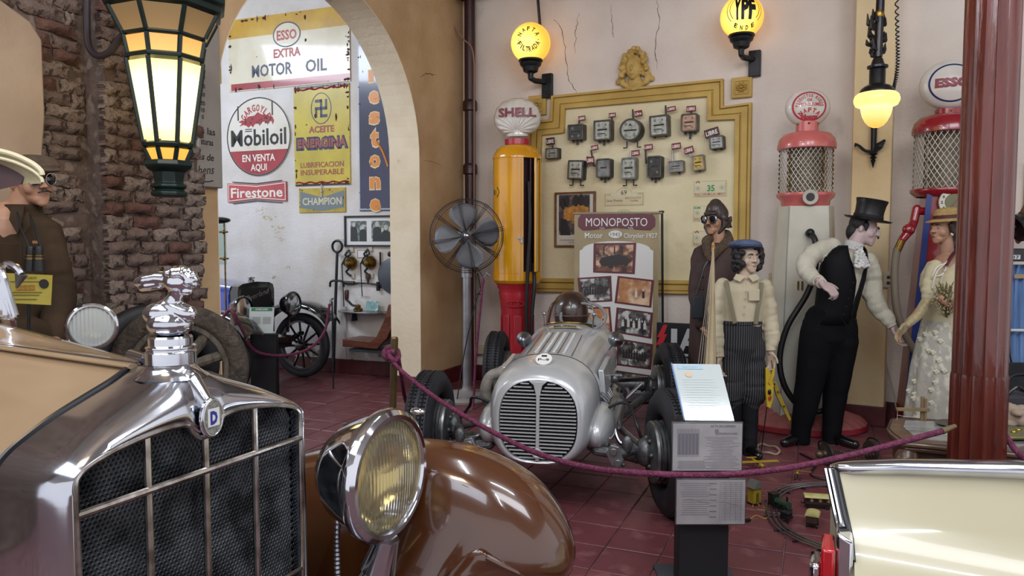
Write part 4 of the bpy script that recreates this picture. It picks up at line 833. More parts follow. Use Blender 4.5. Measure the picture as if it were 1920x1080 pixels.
# bonnet
def hoodsec(y):
    s = (y-.17)/1.2; s = max(0, s); out = []
    for a, b_, c, d in fl_:
        k = 1+.42*s; zz = b_ + .035*s; g = max(0, min(1, a/.12)) if a > 0 else 0
        zz += .085*(s**.8)*(g*g*(3-2*g))*(1 if a < .22 else max(0, 1-(a-.22)/.1)); out.append((a*k*.992, y, (zz-.6)*.994+.6-.002))
    return out
ys = [.165, .2, .3, .45, .6, .8, 1.0, 1.25]
MB().loft([hoodsec(y) for y in ys], open_=True).out('bonnet', tan_p, t, smooth=60)
b = MB(); hl = [(-.03+.0*y, y, hoodsec(y)[len(fl_)//2-3][2]+.004) for y in ys]
MB().tube(hl, .012, 10, flat=.5).out('bonnet_hinge', tan_p, t)
MB().tube([(x+.016, y, z+.002) for x, y, z in hl], .0035, 6).out('hinge_rod', CHROME, t)
MB().tube([(a*1.003, .175, (b_-.6)*1.002+.6) for a, b_, c, d in fl_], .005, 6).out('shell_beading', BLACK, t)
MB().cyl((.0, .16, 1.247), (.02, .23, 1.247), .012, .016, 12).out('hinge_ferrule', CHROME, t)
b = MB().box((0, .72, .6), (.62, 1.06, .5)); b.out('engine_bay_sides', tan_p, t, bevel=.02)
# side of the shell lower, then the far fender, wheel, headlamp
path = [(-.75, .58), (-.55, .72), (-.35, .83), (-.1, .905), (.1, .932), (.25, .930), (.38, .898), (.47, .845), (.535, .77), (.568, .70), (.572, .655), (.56, .63)]
pth = bez([(a, z, 0) for a, z in path], 4)
secs = []
for i, p in enumerate(pth):
    q0 = pth[max(i-1, 0)]; q1 = pth[min(i+1, len(pth)-1)]; tn = (q1-q0).normalized(); nn = V((-tn.y, tn.x))  # left normal
    if nn.y < 0 and i < len(pth)*.8: nn = -nn
    if i > len(pth)*.5: nn = V((tn.y*-1, tn.x)); nn = V((abs(nn.x), nn.y))
    sec = []; ft = i/(len(pth)-1); hwf = .225*(1-.22*max(0, ft-.7)/.3)
    for k in range(19):
        x = -1+2*k/18; d = .17*abs(x)**2.4 if x > 0 else .17*abs(x)**2.4 + (.30*max(0, (-x-.55)/.45)**1.2)*(1-max(0, ft-.55)/.45)
        X = .665+x*hwf + (-.06*max(0, (-x-.6)/.4)*(1-ft)); sec.append((X, -(p.x-nn.x*d), p.y-nn.y*d))
    secs.append(sec)
fo_ = MB().loft(secs, open_=True).out('front_fender', brown_p, t, smooth=60); md_ = fo_.modifiers.new('thick', 'SOLIDIFY'); md_.thickness = .006; md_.offset = 0
tag(fo_, 'glossy brown fender')
MB().tube([s[-1] for s in secs], .007, 8).out('fender_bead', brown_p, t); MB().tube(secs[-1], .008, 8).out('fender_bead', brown_p, t)
seam = MB().tube([V(secs[i][max(0, int(12-i*.42))])+V((0, -.001, .003)) for i in range(20, 40)], .0022, 5).out('fender_seam', mt('seam_dark', '2A1608', .6), t)
wh = MB().lathe([(.02, -.08), (.2, -.06), (.22, 0), (.2, .06), (.02, .08)], 24, TR(ry=90)).out('front_wheel', mt('brown_wheel', '4A2A16', .4), t, loc=(.665, -.235, .36)); tyre(wh, .36, .08, tread=False)
hl_ = headlamp(t, .152, loc=(.372, -.205, .932), rz=-1); hl_.name = 'headlamp'
MB().cyl((0, .0, -.155), (0, .03, -.24), .03, .045, 16).out('lamp_post', CHROME, hl_)
MB().tube(bez([(.37, -.19, .74), (.35, -.15, .665), (.30, -.1, .60), (.10, -.1, .55), (-.3, -.1, .53)], 8), .021, 12).out('lamp_tie_bar', CHROME, t, smooth=60)
b = MB(); cp = bez([(.33, -.09, .86), (.33, -.085, .78), (.335, -.08, .70), (.35, -.07, .62)], 14); b.tube(cp, [.009 if i % 2 else .0065 for i in range(len(cp))], 10); b.out('flexible_conduit', STEEL, t)
MB().ball((0, -.055-.035, .168), (.012, .02, .008)).out('rim_latch', CHROME, hl_)
# ================================================================ TOURING CAR BEHIND IT, WITH ITS DRIVER
C2 = Fr(-1.70, 3.02, 68)
t = at('touring_car', C2, 'cream-topped vintage touring car half hidden behind the tan car', 'car')
canv = mt('cream_canvas', 'A09474', .7, c2='8E8264', sc=6, bump=.3, bsc=60); lining = mt('mauve_lining', '4C3A3C', .8, c2='3B2C2F', sc=5)
def l2(px, py, Y): return C2.l(P(px, py, Y))
# canopy edge: front bow of the hood
c0 = [l2(-160, 262, 2.55), l2(-60, 268, 2.55), l2(10, 280, 2.55), l2(52, 297, 2.55), l2(72, 312, 2.55), l2(76, 322, 2.55)]
cc = bez(c0, 5); dv = V((0, 1, 0))
b = MB(); b.loft([[p, p+dv*.35+V((0, 0, .0)), p+dv*.7-V((0, 0, .05)), p+dv*.7-V((0, 0, .085)), p+dv*.35-V((0, 0, .04)), p-V((0, 0, .04))] for p in cc]); b.out('canopy', canv, t, smooth=60)
MB().tube([p-V((0, 0, .012))-dv*.008 for p in cc], .009, 8).out('canopy_piping', mt('pale_piping', 'C9C2A2', .5), t); MB().tube([p-V((0, 0, .036))-dv*.008 for p in cc], .006, 8).out('canopy_piping', mt('pale_piping', 'C9C2A2', .5), t)
b = MB(); q = [l2(-160, 280, 2.57), l2(-160, 356, 2.57), l2(0, 356, 2.57), l2(42, 346, 2.57), l2(52, 326, 2.57), l2(46, 306, 2.57), l2(20, 290, 2.57)]
b.loft([[p+dv*.01 for p in q], [p+dv*.04 for p in q]]); b.out('canopy_lining', lining, t)
q = [l2(74, 316, 2.57), l2(64, 305, 2.57), l2(30, 292, 2.57), l2(50, 318, 2.57), l2(52, 345, 2.57), l2(70, 332, 2.57)]
b = MB().loft([[p for p in q], [p+dv*.03 for p in q]]); b.out('canopy_flap', canv, t)
# body tub, hood, fender
body2 = mt('brown_tub_paint', '5A4434', .3, coat=.7)
B = lambda y, w_, zt, zb: [(-w_, y, zb), (-w_*1.03, y, (zt+zb)/2), (-w_*.9, y, zt-.06), (-w_*.6, y, zt), (0, y, zt+.03), (w_*.6, y, zt), (w_*.9, y, zt-.06), (w_*1.03, y, (zt+zb)/2), (w_, y, zb)]
MB().loft([B(-.05, .20, .86, .4), B(.1, .24, .95, .4), (B(.45, .30, .98, .4))]).out('bonnet', body2, t, smooth=60, bevel=0)
MB().loft([[(x, y, z) for x, y, z in B(.45, .32, .90, .4)], B(.92, .34, .86, .4)]).out('body_tub', body2, t, smooth=60)
MB().box((0, -.07, .66), (.36, .05, .42), tp=.9).out('radiator', CHROME, t, bevel=.02)
for s in (-1, 1): wh = MB().lathe([(.02, -.04), (.25, -.03), (.25, .03), (.02, .04)], 20, TR(ry=90)).out('wheel', BLACK, t, loc=(s*.36, .1, .33)); tyre(wh, .33, .05, tread=False)
hp = l2(173, 612, 2.95); hl2 = headlamp(t, .088, lens=LENS_W, loc=tuple(hp), rz=-68+24)
MB().cyl((0, .03, -.085), (0, .08, -.3), .02, .03, 10).out('lamp_stalk', CHROME, hl2)
pk = l2(133, 610, 2.95); o = MB().lathe([(.001, -.05), (.016, -.05), (.024, -.03), (.026, 0), (.022, .006), (.018, .02), (.006, .03), (.004, .036), (.001, .038)], 20).out('parking_lamp', CHROME, t, loc=tuple(pk)); MB().cyl((0, 0, -.05), (0, .02, -.2), .012, .016, 8).out('lamp_stalk', CHROME, o)
# chrome windscreen bracket / horn at the left edge
b = MB(); b.tube(bez([l2(28, 592, 2.3), l2(18, 560, 2.3), l2(8, 525, 2.3), l2(2, 505, 2.3), l2(14, 496, 2.3), l2(30, 502, 2.3), l2(40, 514, 2.3)], 6), [.012]*37, 10)
b.out('windscreen_bracket', CHROME, t); MB().cyl(l2(40, 514, 2.3), l2(31, 540, 2.3), .018, .003, 12).out('bracket_clip', mt('grey_pointer', '5C5C60', .4, .5), t)
MB().limb([(l2(24, 595, 2.3), .012), (l2(12, 560, 2.3), .015), (l2(5, 520, 2.3), .013), (l2(10, 590, 2.3), .02)], 10).out('windscreen_post', CHROME, t)
MB().cyl(l2(15, 592, 2.3), l2(40, 760, 2.5), .02, .02, 10).out('windscreen_post', CHROME, t)
# old wheels by the brick pier
old = mt('cracked_old_rubber', '453C33', .9, c2='2C2722', sc=14, bump=1.2, bsc=50, c3='4C4339', sc3=30); grey_wood = mt('weathered_grey_wood', '5F574C', .8, c2='443D34', sc=10, stretch=(4, 4, 1), bump=.6)
p = P(338, 692, 4.0); WF = Fr(p.x, p.y, 15)
t = at('spoked_wheel', WF, 'old wooden spoked wheel with a cracked worn tyre beside the brick pier', 'wheel', 0, 0, p.z); RW = .352
w_ = MB(); tr_ = TR(rz=90)
torus(RW, .052, 64, 16, T=tr_).out('tyre', old, t, smooth=60)
MB().lathe([(RW-.09, -.03), (RW-.075, -.03), (RW-.075, .03), (RW-.13, .03), (RW-.13, -.03)], 48, TR(rx=90), cap=False).loft([[(p*cos(2*pi*j/48), y, p*sin(2*pi*j/48)) for j in range(48)] for p, y in ((RW-.075, -.035), (RW-.125, -.035), (RW-.125, .035), (RW-.075, .035))], False, None, True).out('felloe', grey_wood, t)
for k in range(10): a = 2*pi*k/10+.30; MB().tube([(.05*cos(a), 0, .05*sin(a)), (.15*cos(a), 0, .15*sin(a)), (.27*cos(a), 0, .27*sin(a))], [.026, .031, .026], 10).out('spoke', grey_wood, t)
MB().lathe([(.03, -.09), (.035, -.07), (.07, -.05), (.07, .05), (.03, .07)], 24, TR(rx=90)).out('hub', grey_wood, t)
MB().cyl((0, 0, 0), (-.25, .55, 0), .03, .03, 10).out('axle_stub', IRON, t)
p = P(290, 688, 4.12)
t = at('bare_tyre', Fr(p.x, p.y, 42), 'bare black tyre behind the wooden spoked wheel', 'tyre', 0, 0, p.z); torus(.355, .055, 64, 16, T=TR(rz=90)).out('casing', RUBBER, t, smooth=60); MB().cyl((0, .05, .3), (0, .22, .33), .012, .012, 8).out('hanging_peg', IRON, t)
# ================================================================ OVERLAND CAR BEYOND THE ARCH
OV = Fr(-2.66, 7.72, -21.5)
blk = mt('black_car_enamel', '0C0D11', .18, coat=1); blu = mt('blue_car_paint', '2342A8', .25, c2='1D3790', sc=3, coat=1)
t = at('blue_vintage_car', OV, 'blue and black vintage car beyond the arch with dark radiator and wooden wheels', 'car')
def ol(px, py, y=0): x, z = OV.uz(px, py, y); return (x, y, z)
MB().loft([[(x0, y, z) for y, z in ((-.27, .55), (-.275, 1.0), (-.26, 1.055), (-.2, 1.08), (0, 1.095), (.2, 1.08), (.26, 1.055), (.275, 1.0), (.27, .55))] for x0 in (-.09, .0, .015)]).out('radiator_shell', blk, t, smooth=50)
MB().prism([(-.23, .55), (.23, .55), (.23, .98), (.2, 1.03), (-.2, 1.03), (-.23, .98)], 0, .01, Matrix(((0, 1, 0, .008), (1, 0, 0, 0), (0, 0, 1, 0), (0, 0, 0, 1)))).out('radiator_core', mt('core_matt', '131416', .6), t)
MB().lathe([(.03, 0), (.032, .02), (.02, .03), (.012, .05), (.001, .055)], 16, TR(-.05, 0, 1.09)).box((-.05, 0, 1.13), (.02, .09, .012)).out('radiator_cap', STEEL, t)
b = MB(); sc_ = bez([(.02, -.17, .93), (.022, -.1, .95), (.022, 0, .96), (.022, .1, 1.0), (.022, .2, 1.0)], 6)
text(b, 'Overland', 0, 0, .06, .36, 0, .01, shear=.25, fn=lambda x, z: (.022, x, .96+z+.2*x)); b.out('badge_script', mt('nickel_script', 'A8A8A4', .3, .8), t, smooth=0)
S = lambda x, w_, zt: [(x, y*w_, z) for y, z in ((-.27, .6), (-.275, zt-.10), (-.22, zt-.02), (0, zt+.015), (.22, zt-.02), (.275, zt-.10), (.27, .6))]
MB().loft([S(-.95, 1.25, 1.14), S(-.5, 1.12, 1.11), S(-.09, 1.0, 1.07)]).out('bonnet', blu, t, smooth=40)
for k in range(6): MB().box((-.25-.09*k, -.285-.006*k, .84), (.05, .012, .16), TR(0, 0, 0)).out('louvre', blu, t, bevel=.004)
MB().loft([[(x, y, z) for y, z in ((-.42, .5), (-.43, 1.12), (-.3, 1.17), (.3, 1.17), (.43, 1.12), (.42, .5))] for x in (-1.9, -.96)]).out('body', blu, t, bevel=.02)
for s in (-1, 1):
    wl = MB().lathe([(.05, -.05), (.06, -.03), (.06, .05), (.04, .06)], 20, TR(rx=90)).out('wheel_hub', blk, t, loc=(.10, s*.62, .36)); 
    torus(.36, .042, 48, 12, T=TR(rz=90)).out('tyre', RUBBER, wl, smooth=60)
    MB().loft([[(p*cos(2*pi*j/40), y, p*sin(2*pi*j/40)) for j in range(40)] for p, y in ((.29, -.025), (.255, -.025), (.255, .025), (.29, .025))], False, None, True).out('rim', blk, wl)
    for k in range(12): a = 2*pi*k/12+.1; MB().cyl((.05*cos(a), 0, .05*sin(a)), (.26*cos(a), 0, .26*sin(a)), .015, .012, 8).out('spoke', blk, wl)
    fp = bez([(-.75, s*.62, .42), (-.5, s*.62, .60), (-.3, s*.62, .76), (-.05, s*.62, .84), (.2, s*.62, .85), (.40, s*.62, .78), (.52, s*.62, .66)], 5)
    MB().loft([[(p.x, p.y+dy, p.z+dz) for dy, dz in ((-.13, -.07), (-.125, -.03), (-.06, 0), (.06, 0), (.125, -.03), (.13, -.07), (.12, -.07), (.06, -.012), (-.06, -.012), (-.12, -.07))] for p in fp]).out('fender', blk, t, smooth=60)
    h = headlamp(t, .128, shell=blk, lens=LENS_W, loc=(.24 if s > 0 else .22, .30 if s > 0 else -.43, .845), rz=90, seg=28); h.children[0].data.materials[0] = CHROME
    MB().cyl((0, .05, -.09), (0, .08, -.30), .015, .02, 8).out('lamp_stalk', blk, h)
MB().tube(bez([(.12, -.6, .5), (.12, -.2, .42), (.12, .2, .42), (.12, .6, .5)], 5), .03, 8).out('front_axle', blk, t); b = MB(); b.box((.05, 0, .47), (.5, .4, .12)); b.out('chassis', blk, t, bevel=.01)
MB().tube([(-.2, -.3, .48), (.22, -.3, .46), (.28, -.3, .5)], .02, 8).out('dumb_iron', blk, t); MB().tube([(-.2, .3, .48), (.22, .3, .46), (.28, .3, .5)], .02, 8).out('dumb_iron', blk, t)
# windscreen edge and hood-bow pad seen at the arch's left edge
g = ol(412, 420, -.30); g2 = ol(425, 496, -.30)
MB().box(((g[0]+g2[0])/2-.08, -.3, (g[2]+g2[2])/2), (abs(g2[0]-g[0])+.16, .01, g[2]-g2[2])).out('windscreen_pane', mt('windscreen_glass', 'C9E2DE', .03, trans=1, ior=1.1), t)
b = MB()
for zz in (g[2]-.08, g2[2]+.06): b.cyl((g2[0]-.16, -.31, zz), (g2[0]+.03, -.31, zz), .009, None, 8); b.ball((g2[0]-.02, -.31, zz), .02)
b.out('windscreen_clamp', BRASS, t); MB().cyl((g2[0]-.02, -.3, g2[2]-.5), (g2[0]-.02, -.3, g[2]+.03), .008, None, 8).out('windscreen_post', BRASS, t)
c = ol(416, 413, -.30); MB().ball((c[0]-.04, -.3, c[2]), (.13, .09, .035), 20, 10).out('hood_bow_pad', BLACK, t, smooth=180)
# ================================================================ SILVER RACING CAR
RC = Fr(.215, 4.35, -11)
slv = mt('silver_car_paint', 'B6B9BB', .3, .3, c2='A8ACAE', sc=2, coat=.7); alu = mt('bare_aluminium', '9A9C9D', .35, .8, c2='77797B', sc=7, coat=.2); mech = mt('grey_cast_metal', '6B6D6E', .42, .7, c2='434547', sc=18, bump=.4, bsc=60)
rc = at('silver_racing_car', RC, 'silver single-seat vintage racing car with twin oval slatted grille', 'racing car')
NP = 40
def sup(hw, zb, zt, e=2.6, k=NP):
    zc, hh = (zb+zt)/2, (zt-zb)/2; out = []
    for i in range(k):
        a = 2*pi*i/k; c_, s_ = cos(a), sin(a); ee = e if s_ < 0 else e*.92
        out.append((hw*abs(c_)**(2/ee)*(1 if c_ >= 0 else -1), zc+hh*abs(s_)**(2/ee)*(1 if s_ >= 0 else -1)))
    return out
def ringy(y, sec, sh=0): return [(x, y+sh*((z-.3)/.5), z) for x, z in sec]
nose = [ringy(-.400, sup(.210, .330, .755, 2.7), .03), ringy(-.422, sup(.214, .326, .760, 2.7), .03), ringy(-.425, sup(.228, .318, .772, 2.7), .035), ringy(-.405, sup(.252, .302, .792, 2.7), .04), ringy(-.36, sup(.274, .292, .812, 2.7), .04), ringy(-.28, sup(.292, .284, .83, 2.7), .03), ringy(-.16, sup(.303, .28, .845, 2.7), .02), ringy(-.05, sup(.307, .28, .852, 2.7), .0)]
MB().loft(nose, cap=False).out('nose_cowl', slv, rc, smooth=60)
MB().tube(ringy(-.045, sup(.3035, .285, .849, 2.7)), .006, 6, True).out('cowl_seam', BLACK, rc)
hood = [ringy(-.04, sup(.304, .28, .850, 2.6)), ringy(.2, sup(.302, .27, .868, 2.5)), ringy(.5, sup(.31, .26, .892, 2.4)), ringy(.8, sup(.322, .25, .915, 2.3)), ringy(1.0, sup(.33, .25, .930, 2.3))]
MB().loft(hood, cap=False).out('bonnet', slv, rc, smooth=60)
ck = lambda y, hw, zt: [(x, y, min(z, zt)) for x, z in sup(hw, .25, .95, 2.4)]
MB().loft([ringy(1.0, sup(.33, .25, .930, 2.3)), ck(1.04, .332, .88), ck(1.35, .33, .84), ck(1.6, .31, .88), ringy(1.66, sup(.29, .26, .95, 2.3)), ringy(1.9, sup(.2, .3, .88, 2.1)), ringy(2.12, sup(.09, .38, .70, 2)), ringy(2.2, sup(.02, .48, .56, 2))], cap=False).out('tail', slv, rc, smooth=60)
MB().loft([ringy(1.02, sup(.29, .5, .90, 2.3)), ringy(1.62, sup(.27, .5, .86, 2.3))]).out('cockpit_interior', mt('cockpit_dark', '16171C', .7), rc)
# grille
MB().prism(sup(.222, .32, .765, 2.6), -.37, -.35).out('radiator_core', mt('core_black', '050506'), rc)
gy = lambda z: -.420+.03*((z-.3)/.5)
dv_ = [(-.010, .33), (.010, .33), (.010, .40), (.009, .60), (.010, .68), (.024, .735), (.05, .757), (-.05, .757), (-.024, .735), (-.010, .68), (-.009, .60), (-.010, .40)]
MB().prism(dv_, -.008, .02, Matrix(((1, 0, 0, 0), (0, 1, .06, -.438), (0, 0, 1, 0), (0, 0, 0, 1)))).out('grille_divider', slv, rc, bevel=.003)
def hwz(z): q = abs((z-.5425)/.2125); return .209*(1-q**2.5)**(1/2.5) if q < 1 else 0
NS = 22
for i in range(NS):
    z = .345+i*(.742-.345)/(NS-1)
    for s in (-1, 1):
        ins = .011 if z < .69 else .011+(z-.69)*.75
        w1_ = hwz(z)-.002
        if w1_-ins < .02: continue
        MB().box((s*(ins+w1_)/2, gy(z)+.006, z), (w1_-ins, .022, .0048)).out('slat', mt('slat_silver', 'C2C4C6', .3, .3, coat=.4), rc, smooth=0)
MB().ring(ell(0, .372, .027, .027, 24), ell(0, .372, .016, .016, 24), -.432, -.40).out('crank_ring', slv, rc, bevel=.002)
# badge on the nose and decal on the scuttle
dec = mt('decal_white', 'D6D6D2', .4); dk = mt('decal_cream', 'B9B29A', .45)
def onbody(x, y, secs=((-.36, .274, .292, .812), (-.28, .292, .284, .83), (-.05, .307, .28, .852), (.2, .302, .27, .868), (.5, .31, .26, .892), (1.0, .33, .25, .93))):
    hw = interp([(s[0], s[1]) for s in secs], y); zb = interp([(s[0], s[2]) for s in secs], y); zt = interp([(s[0], s[3]) for s in secs], y)
    e = 2.45; q = min(.999, abs(x)/hw); return V((x, y, (zb+zt)/2+(zt-zb)/2*(1-q**e)**(1/e)))
def decal(par, name, cx, cy, rx, ry, mat, up=.006):
    b = MB(); n = 28; c = onbody(cx, cy)+V((0, 0, up+.002)); pts = [onbody(cx+rx*cos(2*pi*i/n), cy+ry*sin(2*pi*i/n))+V((0, 0, up)) for i in range(n)]
    b.add([c]+pts, [(0, 1+i, 1+(i+1) % n) for i in range(n)]); return b.out(name, mat, par)
q = [V((.008+.050*cos(2*pi*i/28), 0, 0)) for i in range(28)]
bd = MB(); T = Matrix.Translation((.006, -.225, .8425)) @ Matrix.Rotation(R(-62), 4, 'X')
bd.disc((0, 0), .046, -.012, -.006, 32, .052); m2 = MB().add(bd.v, bd.f, T); m2.out('nose_badge', dec, rc)
b = MB(); text(b, 'P~9', 0, -.008, .022, .062, -.0135, .02); b.box((0, -.0132, .026), (.03, .001, .014)); m2 = MB().add(b.v, b.f, T); m2.out('badge_lettering', ltb, rc, smooth=0)
decal(rc, 'scuttle_decal', 0, .80, .115, .05, dk)
b = MB(); text(b, 'MUSEO', 0, 0, .045, .16, 0, .04, fn=lambda x, z: onbody(x, .80+z)+V((0, 0, .009))); b.out('decal_lettering', ltb, rc, smooth=0)
# louvres, panels, straps
for k, x in enumerate((-.085, -.025, .025, .085)):
    b = MB()
    for j in range(18): p = onbody(x, .04+j*.034); b.ball((p.x, p.y, p.z-.002), (.013, .010, .006), 8, 5)
    b.out('louvre_row', slv, rc, smooth=180)
for x in (-.135, -.055, .0, .055, .135): MB().tube([onbody(x, y)+V((0, 0, .0005)) for y in (.0, .2, .4, .62)], .0025, 5).out('panel_seam', mech, rc)
for s in (-1, 1):
    b = MB(); pts = [(s*.318, .12, .58), (s*.322, .55, .58), (s*.315, .55, .76), (s*.300, .12, .74)]; b.loft([[V(p)+V((s*d, 0, 0)) for p in pts] for d in (-.02, .012)]); b.out('side_panel', slv, rc, bevel=.006)
    MB().ball((s*.30, -.02, .445), (.095, .30, .125), 24, 14).out('side_fairing', slv, rc, smooth=180)
    MB().loft([[(s*.31, .2+.0*k, .50+.0*k), (s*.40, .22, .46), (s*.42, .22, .36), (s*.32, .2, .30)], [(s*.33, .9, .54), (s*.41, .92, .5), (s*.43, .92, .4), (s*.34, .9, .34)]]).out('side_tank', alu, rc, bevel=.02)
# cockpit: windscreen, helmet-like headrest, wheel, mirrors
b = MB(); rows = []
for k in range(9):
    a = R(-72+144*k/8); x = .195*sin(a); y = 1.12-.17*cos(a); z0 = onbody(x, min(y, .99)).z; rows.append([(x, y, z0), (x*.93, y+.05, z0+.08+.03*cos(a)), (x*.86, y+.11, z0+.12+.06*cos(a))])
MB().loft(rows, open_=True).out('windscreen', mt('screen_perspex', 'E6EDEE', .03, trans=1, ior=1.05), rc, smooth=60)
MB().tube([V(r[0])+V((0, 0, .004)) for r in rows], .007, 8).out('windscreen_frame', BRASS, rc)
for s in (-1, 1): MB().cyl((s*.17, 1.02, .885), (s*.18, 1.02, .985), .006, None, 8).ball((s*.18, 1.02, .985), .014).box((s*.18, 1.02, .99), (.05, .02, .012)).out('screen_bracket', STEEL, rc)
hb = mt('dark_brown_leather', '2E1D18', .3, c2='3F2A22', sc=9, coat=.5)
MB().lathe([(.14, 0), (.150, .05), (.143, .12), (.115, .18), (.065, .22), (.001, .232)], 28).out('headrest', hb, rc, loc=(-.02, 1.36, .90), smooth=60)
MB().tube([(-.02+.152*cos(2*pi*i/30), 1.36+.152*sin(2*pi*i/30), .955) for i in range(30)], .006, 6, True).out('headrest_piping', mt('tan_piping', '6B4632', .5), rc)
MB().tube([(.17*cos(2*pi*i/28)+.08, 1.22+.06*sin(2*pi*i/28), .95+.10*sin(2*pi*i/28)) for i in range(28)], .012, 8, True).out('steering_wheel', mt('wheel_grey', '77787A', .4), rc)
for px, py, Y in ((983, 636, 4.95), (1155, 636, 4.85)):
    p = RC.l(P(px, py, Y)); o = MB().lathe([(.001, .07), (.012, .066), (.028, .045), (.045, .012), (.052, 0), (.050, -.006), (.001, -.004)], 24, TR(rx=90)).out('mirror', STEEL, rc, loc=tuple(p))
    MB().cyl((0, .01, 0), ((.05 if px < 1000 else -.05), .08, -.08), .006, None, 8).out('mirror_stalk', CHROME, o)
# wheels
rimr = mt('red_wheel_paint', '7A1F26', .4); drum = mt('brake_drum_metal', '86888A', .35, .8, c2='5E6062', sc=12)
WHL = [(P(807, 800, 4.65), 1, 1), (P(1262, 800, 4.07), 15, -1), (P(932, 700, 6.75), 3, 1), (P(1256, 700, 5.95), 11, -1)]
wl_ = []
for wp, yaw, side in WHL:
    p = RC.l((wp.x, wp.y, .345)); wl_.append(p)
    w_ = MB().lathe([(.05, -.02), (.19, -.03), (.215, -.055), (.225, -.055), (.225, .055), (.215, .055), (.19, .03), (.05, .02)], 36, TR(ry=90)).out('wheel', rimr, rc, loc=tuple(p)); w_.rotation_euler.z = R(yaw)-RC.a*0
    tyre(w_, .343, .088)
    x = side*.085
    b = MB(); 
    for r_, x_ in ((.165, .03), (.155, .05), (.165, .06), (.150, .075), (.16, .085)): pass
    pr = [(.06, .02), (.17, .025), (.172, .04), (.160, .045), (.160, .055), (.172, .06), (.172, .072), (.158, .078), (.158, .086), (.17, .092), (.165, .105), (.12, .115), (.05, .12), (.001, .12)]
    MB().loft([[(side*(x_+.02), r_*cos(2*pi*j/36), r_*sin(2*pi*j/36)) for j in range(36)] for r_, x_ in pr]).out('brake_drum', drum, w_)
    b = MB(); b.ball((side*.16, 0, 0), (.05, .07, .08), 12, 8)
    for a in range(0, 360, 60): b.ball((side*.14, .08*cos(R(a)), .08*sin(R(a))), .014, 8, 6)
    b.out('hub_carrier', mech, w_)
# suspension, shafts, hoses
def rod(name, a, b_, r, m=alu, par=rc): return MB().cyl(a, b_, r, None, 10).out(name, m, par)
for k, s in ((0, -1), (1, 1)):
    h = wl_[k]; hx, hy = h.x - s*.14, h.y
    MB().limb([((s*.26, -.05, .33), .035), ((s*.42, hy*.5, .30), .032), ((hx-s*.05, hy, .30), .035), ((hx, hy, .34), .05)], 12).out('axle_tube', mech, rc)
    b = MB(); b.limb([((s*.30, -.25, .36), .03), ((s*.42, -.27, .35), .028), ((hx-s*.06, hy-.06, .36), .026)], 10); b.ball((s*.40, -.28, .37), (.03, .02, .04)); b.ball((s*.47, -.26, .40), (.03, .02, .05)); b.limb([((s*.40, -.29, .37), .018), ((s*.45, -.29, .30), .016)], 8); b.out('link_arm', mech, rc)
    b = MB(); b.prism([(s*.36, .36), (s*.385, .41), (s*.43, .40), (s*.455, .33), (s*.43, .28), (s*.39, .30)], -.32, -.30); b.disc((s*.40, .375), .02, -.335, -.30, 12); b.disc((s*.425, .315), .02, -.335, -.30, 12); b.out('shock_absorber', alu, rc, bevel=.003)
    MB().tube(bez([(s*.31, .0, .46), (s*.36, -.02, .55), (s*.46, 0, .57), (s*.52, hy, .48), (hx-s*.02, hy+.02, .36)], 7), .009, 8).out('brake_hose', mt('black_hose', '121216', .5), rc)
    MB().tube(bez([(s*.38, .05, .42), (s*.42, 0, .34), (s*.50, -.02, .33), (hx, hy-.05, .32)], 6), .012, 8).out('track_rod', STEEL, rc)
    rod('radius_rod', (s*.33, .55, .34), (hx, hy+.02, .33), .022, alu)
    rod('radius_rod', (s*.40, .35, .50), (s*.36, -.02, .38), .028, alu)
    h = wl_[k+2]; hx, hy = h.x - s*.14, h.y
    MB().limb([((s*.2, 1.75, .36), .06), ((hx, hy, .345), .045)], 12).out('rear_axle', mech, rc)
    rod('rear_link', (s*.33, 1.0, .52), (hx, hy, .40), .018, STEEL); rod('rear_link', (s*.36, .75, .30), (hx, hy-.02, .30), .03, mech); MB().tube(bez([(s*.34, .6, .60), (s*.42, .7, .50), (s*.40, .8, .42), (s*.52, .9, .52)], 5), .014, 8).out('gear_rod', STEEL, rc)
    b = MB(); b.ball((s*.35, .62, .60), (.03, .03, .03)); b.ball((s*.38, .72, .50), (.025, .03, .03)); b.ball((s*.42, .86, .46), (.03, .03, .04)); b.cyl((s*.30, .62, .62), (s*.4, .62, .62), .016); b.out('shock_linkage', mech, rc)
ex = mt('exhaust_grey', '807C74', .6, c2='6B665E', sc=15, bump=.4); b = MB(); b.tube(bez([(-.28, .05, .72), (-.35, .02, .70), (-.385, .02, .62), (-.375, .06, .53), (-.36, .2, .47), (-.37, .8, .42)], 6), .034, 12)
b.out('exhaust_pipe', ex, rc)
for j in range(4): MB().tube(bez([(-.28, .2+.16*j, .72), (-.34, .22+.16*j, .70), (-.37, .27+.16*j, .60), (-.36, .3+.16*j, .50)], 5), .022, 10).out('exhaust_stub', ex, rc)
b = MB(); [b.cyl((.30, .10+.09*j, .60), (.34, .11+.09*j, .56-.01*j), .018) for j in range(5)]; [b.ball((.33, .12+.09*j, .53), (.02, .03, .03)) for j in range(5)]; b.out('carburettor_linkage', STEEL, rc)
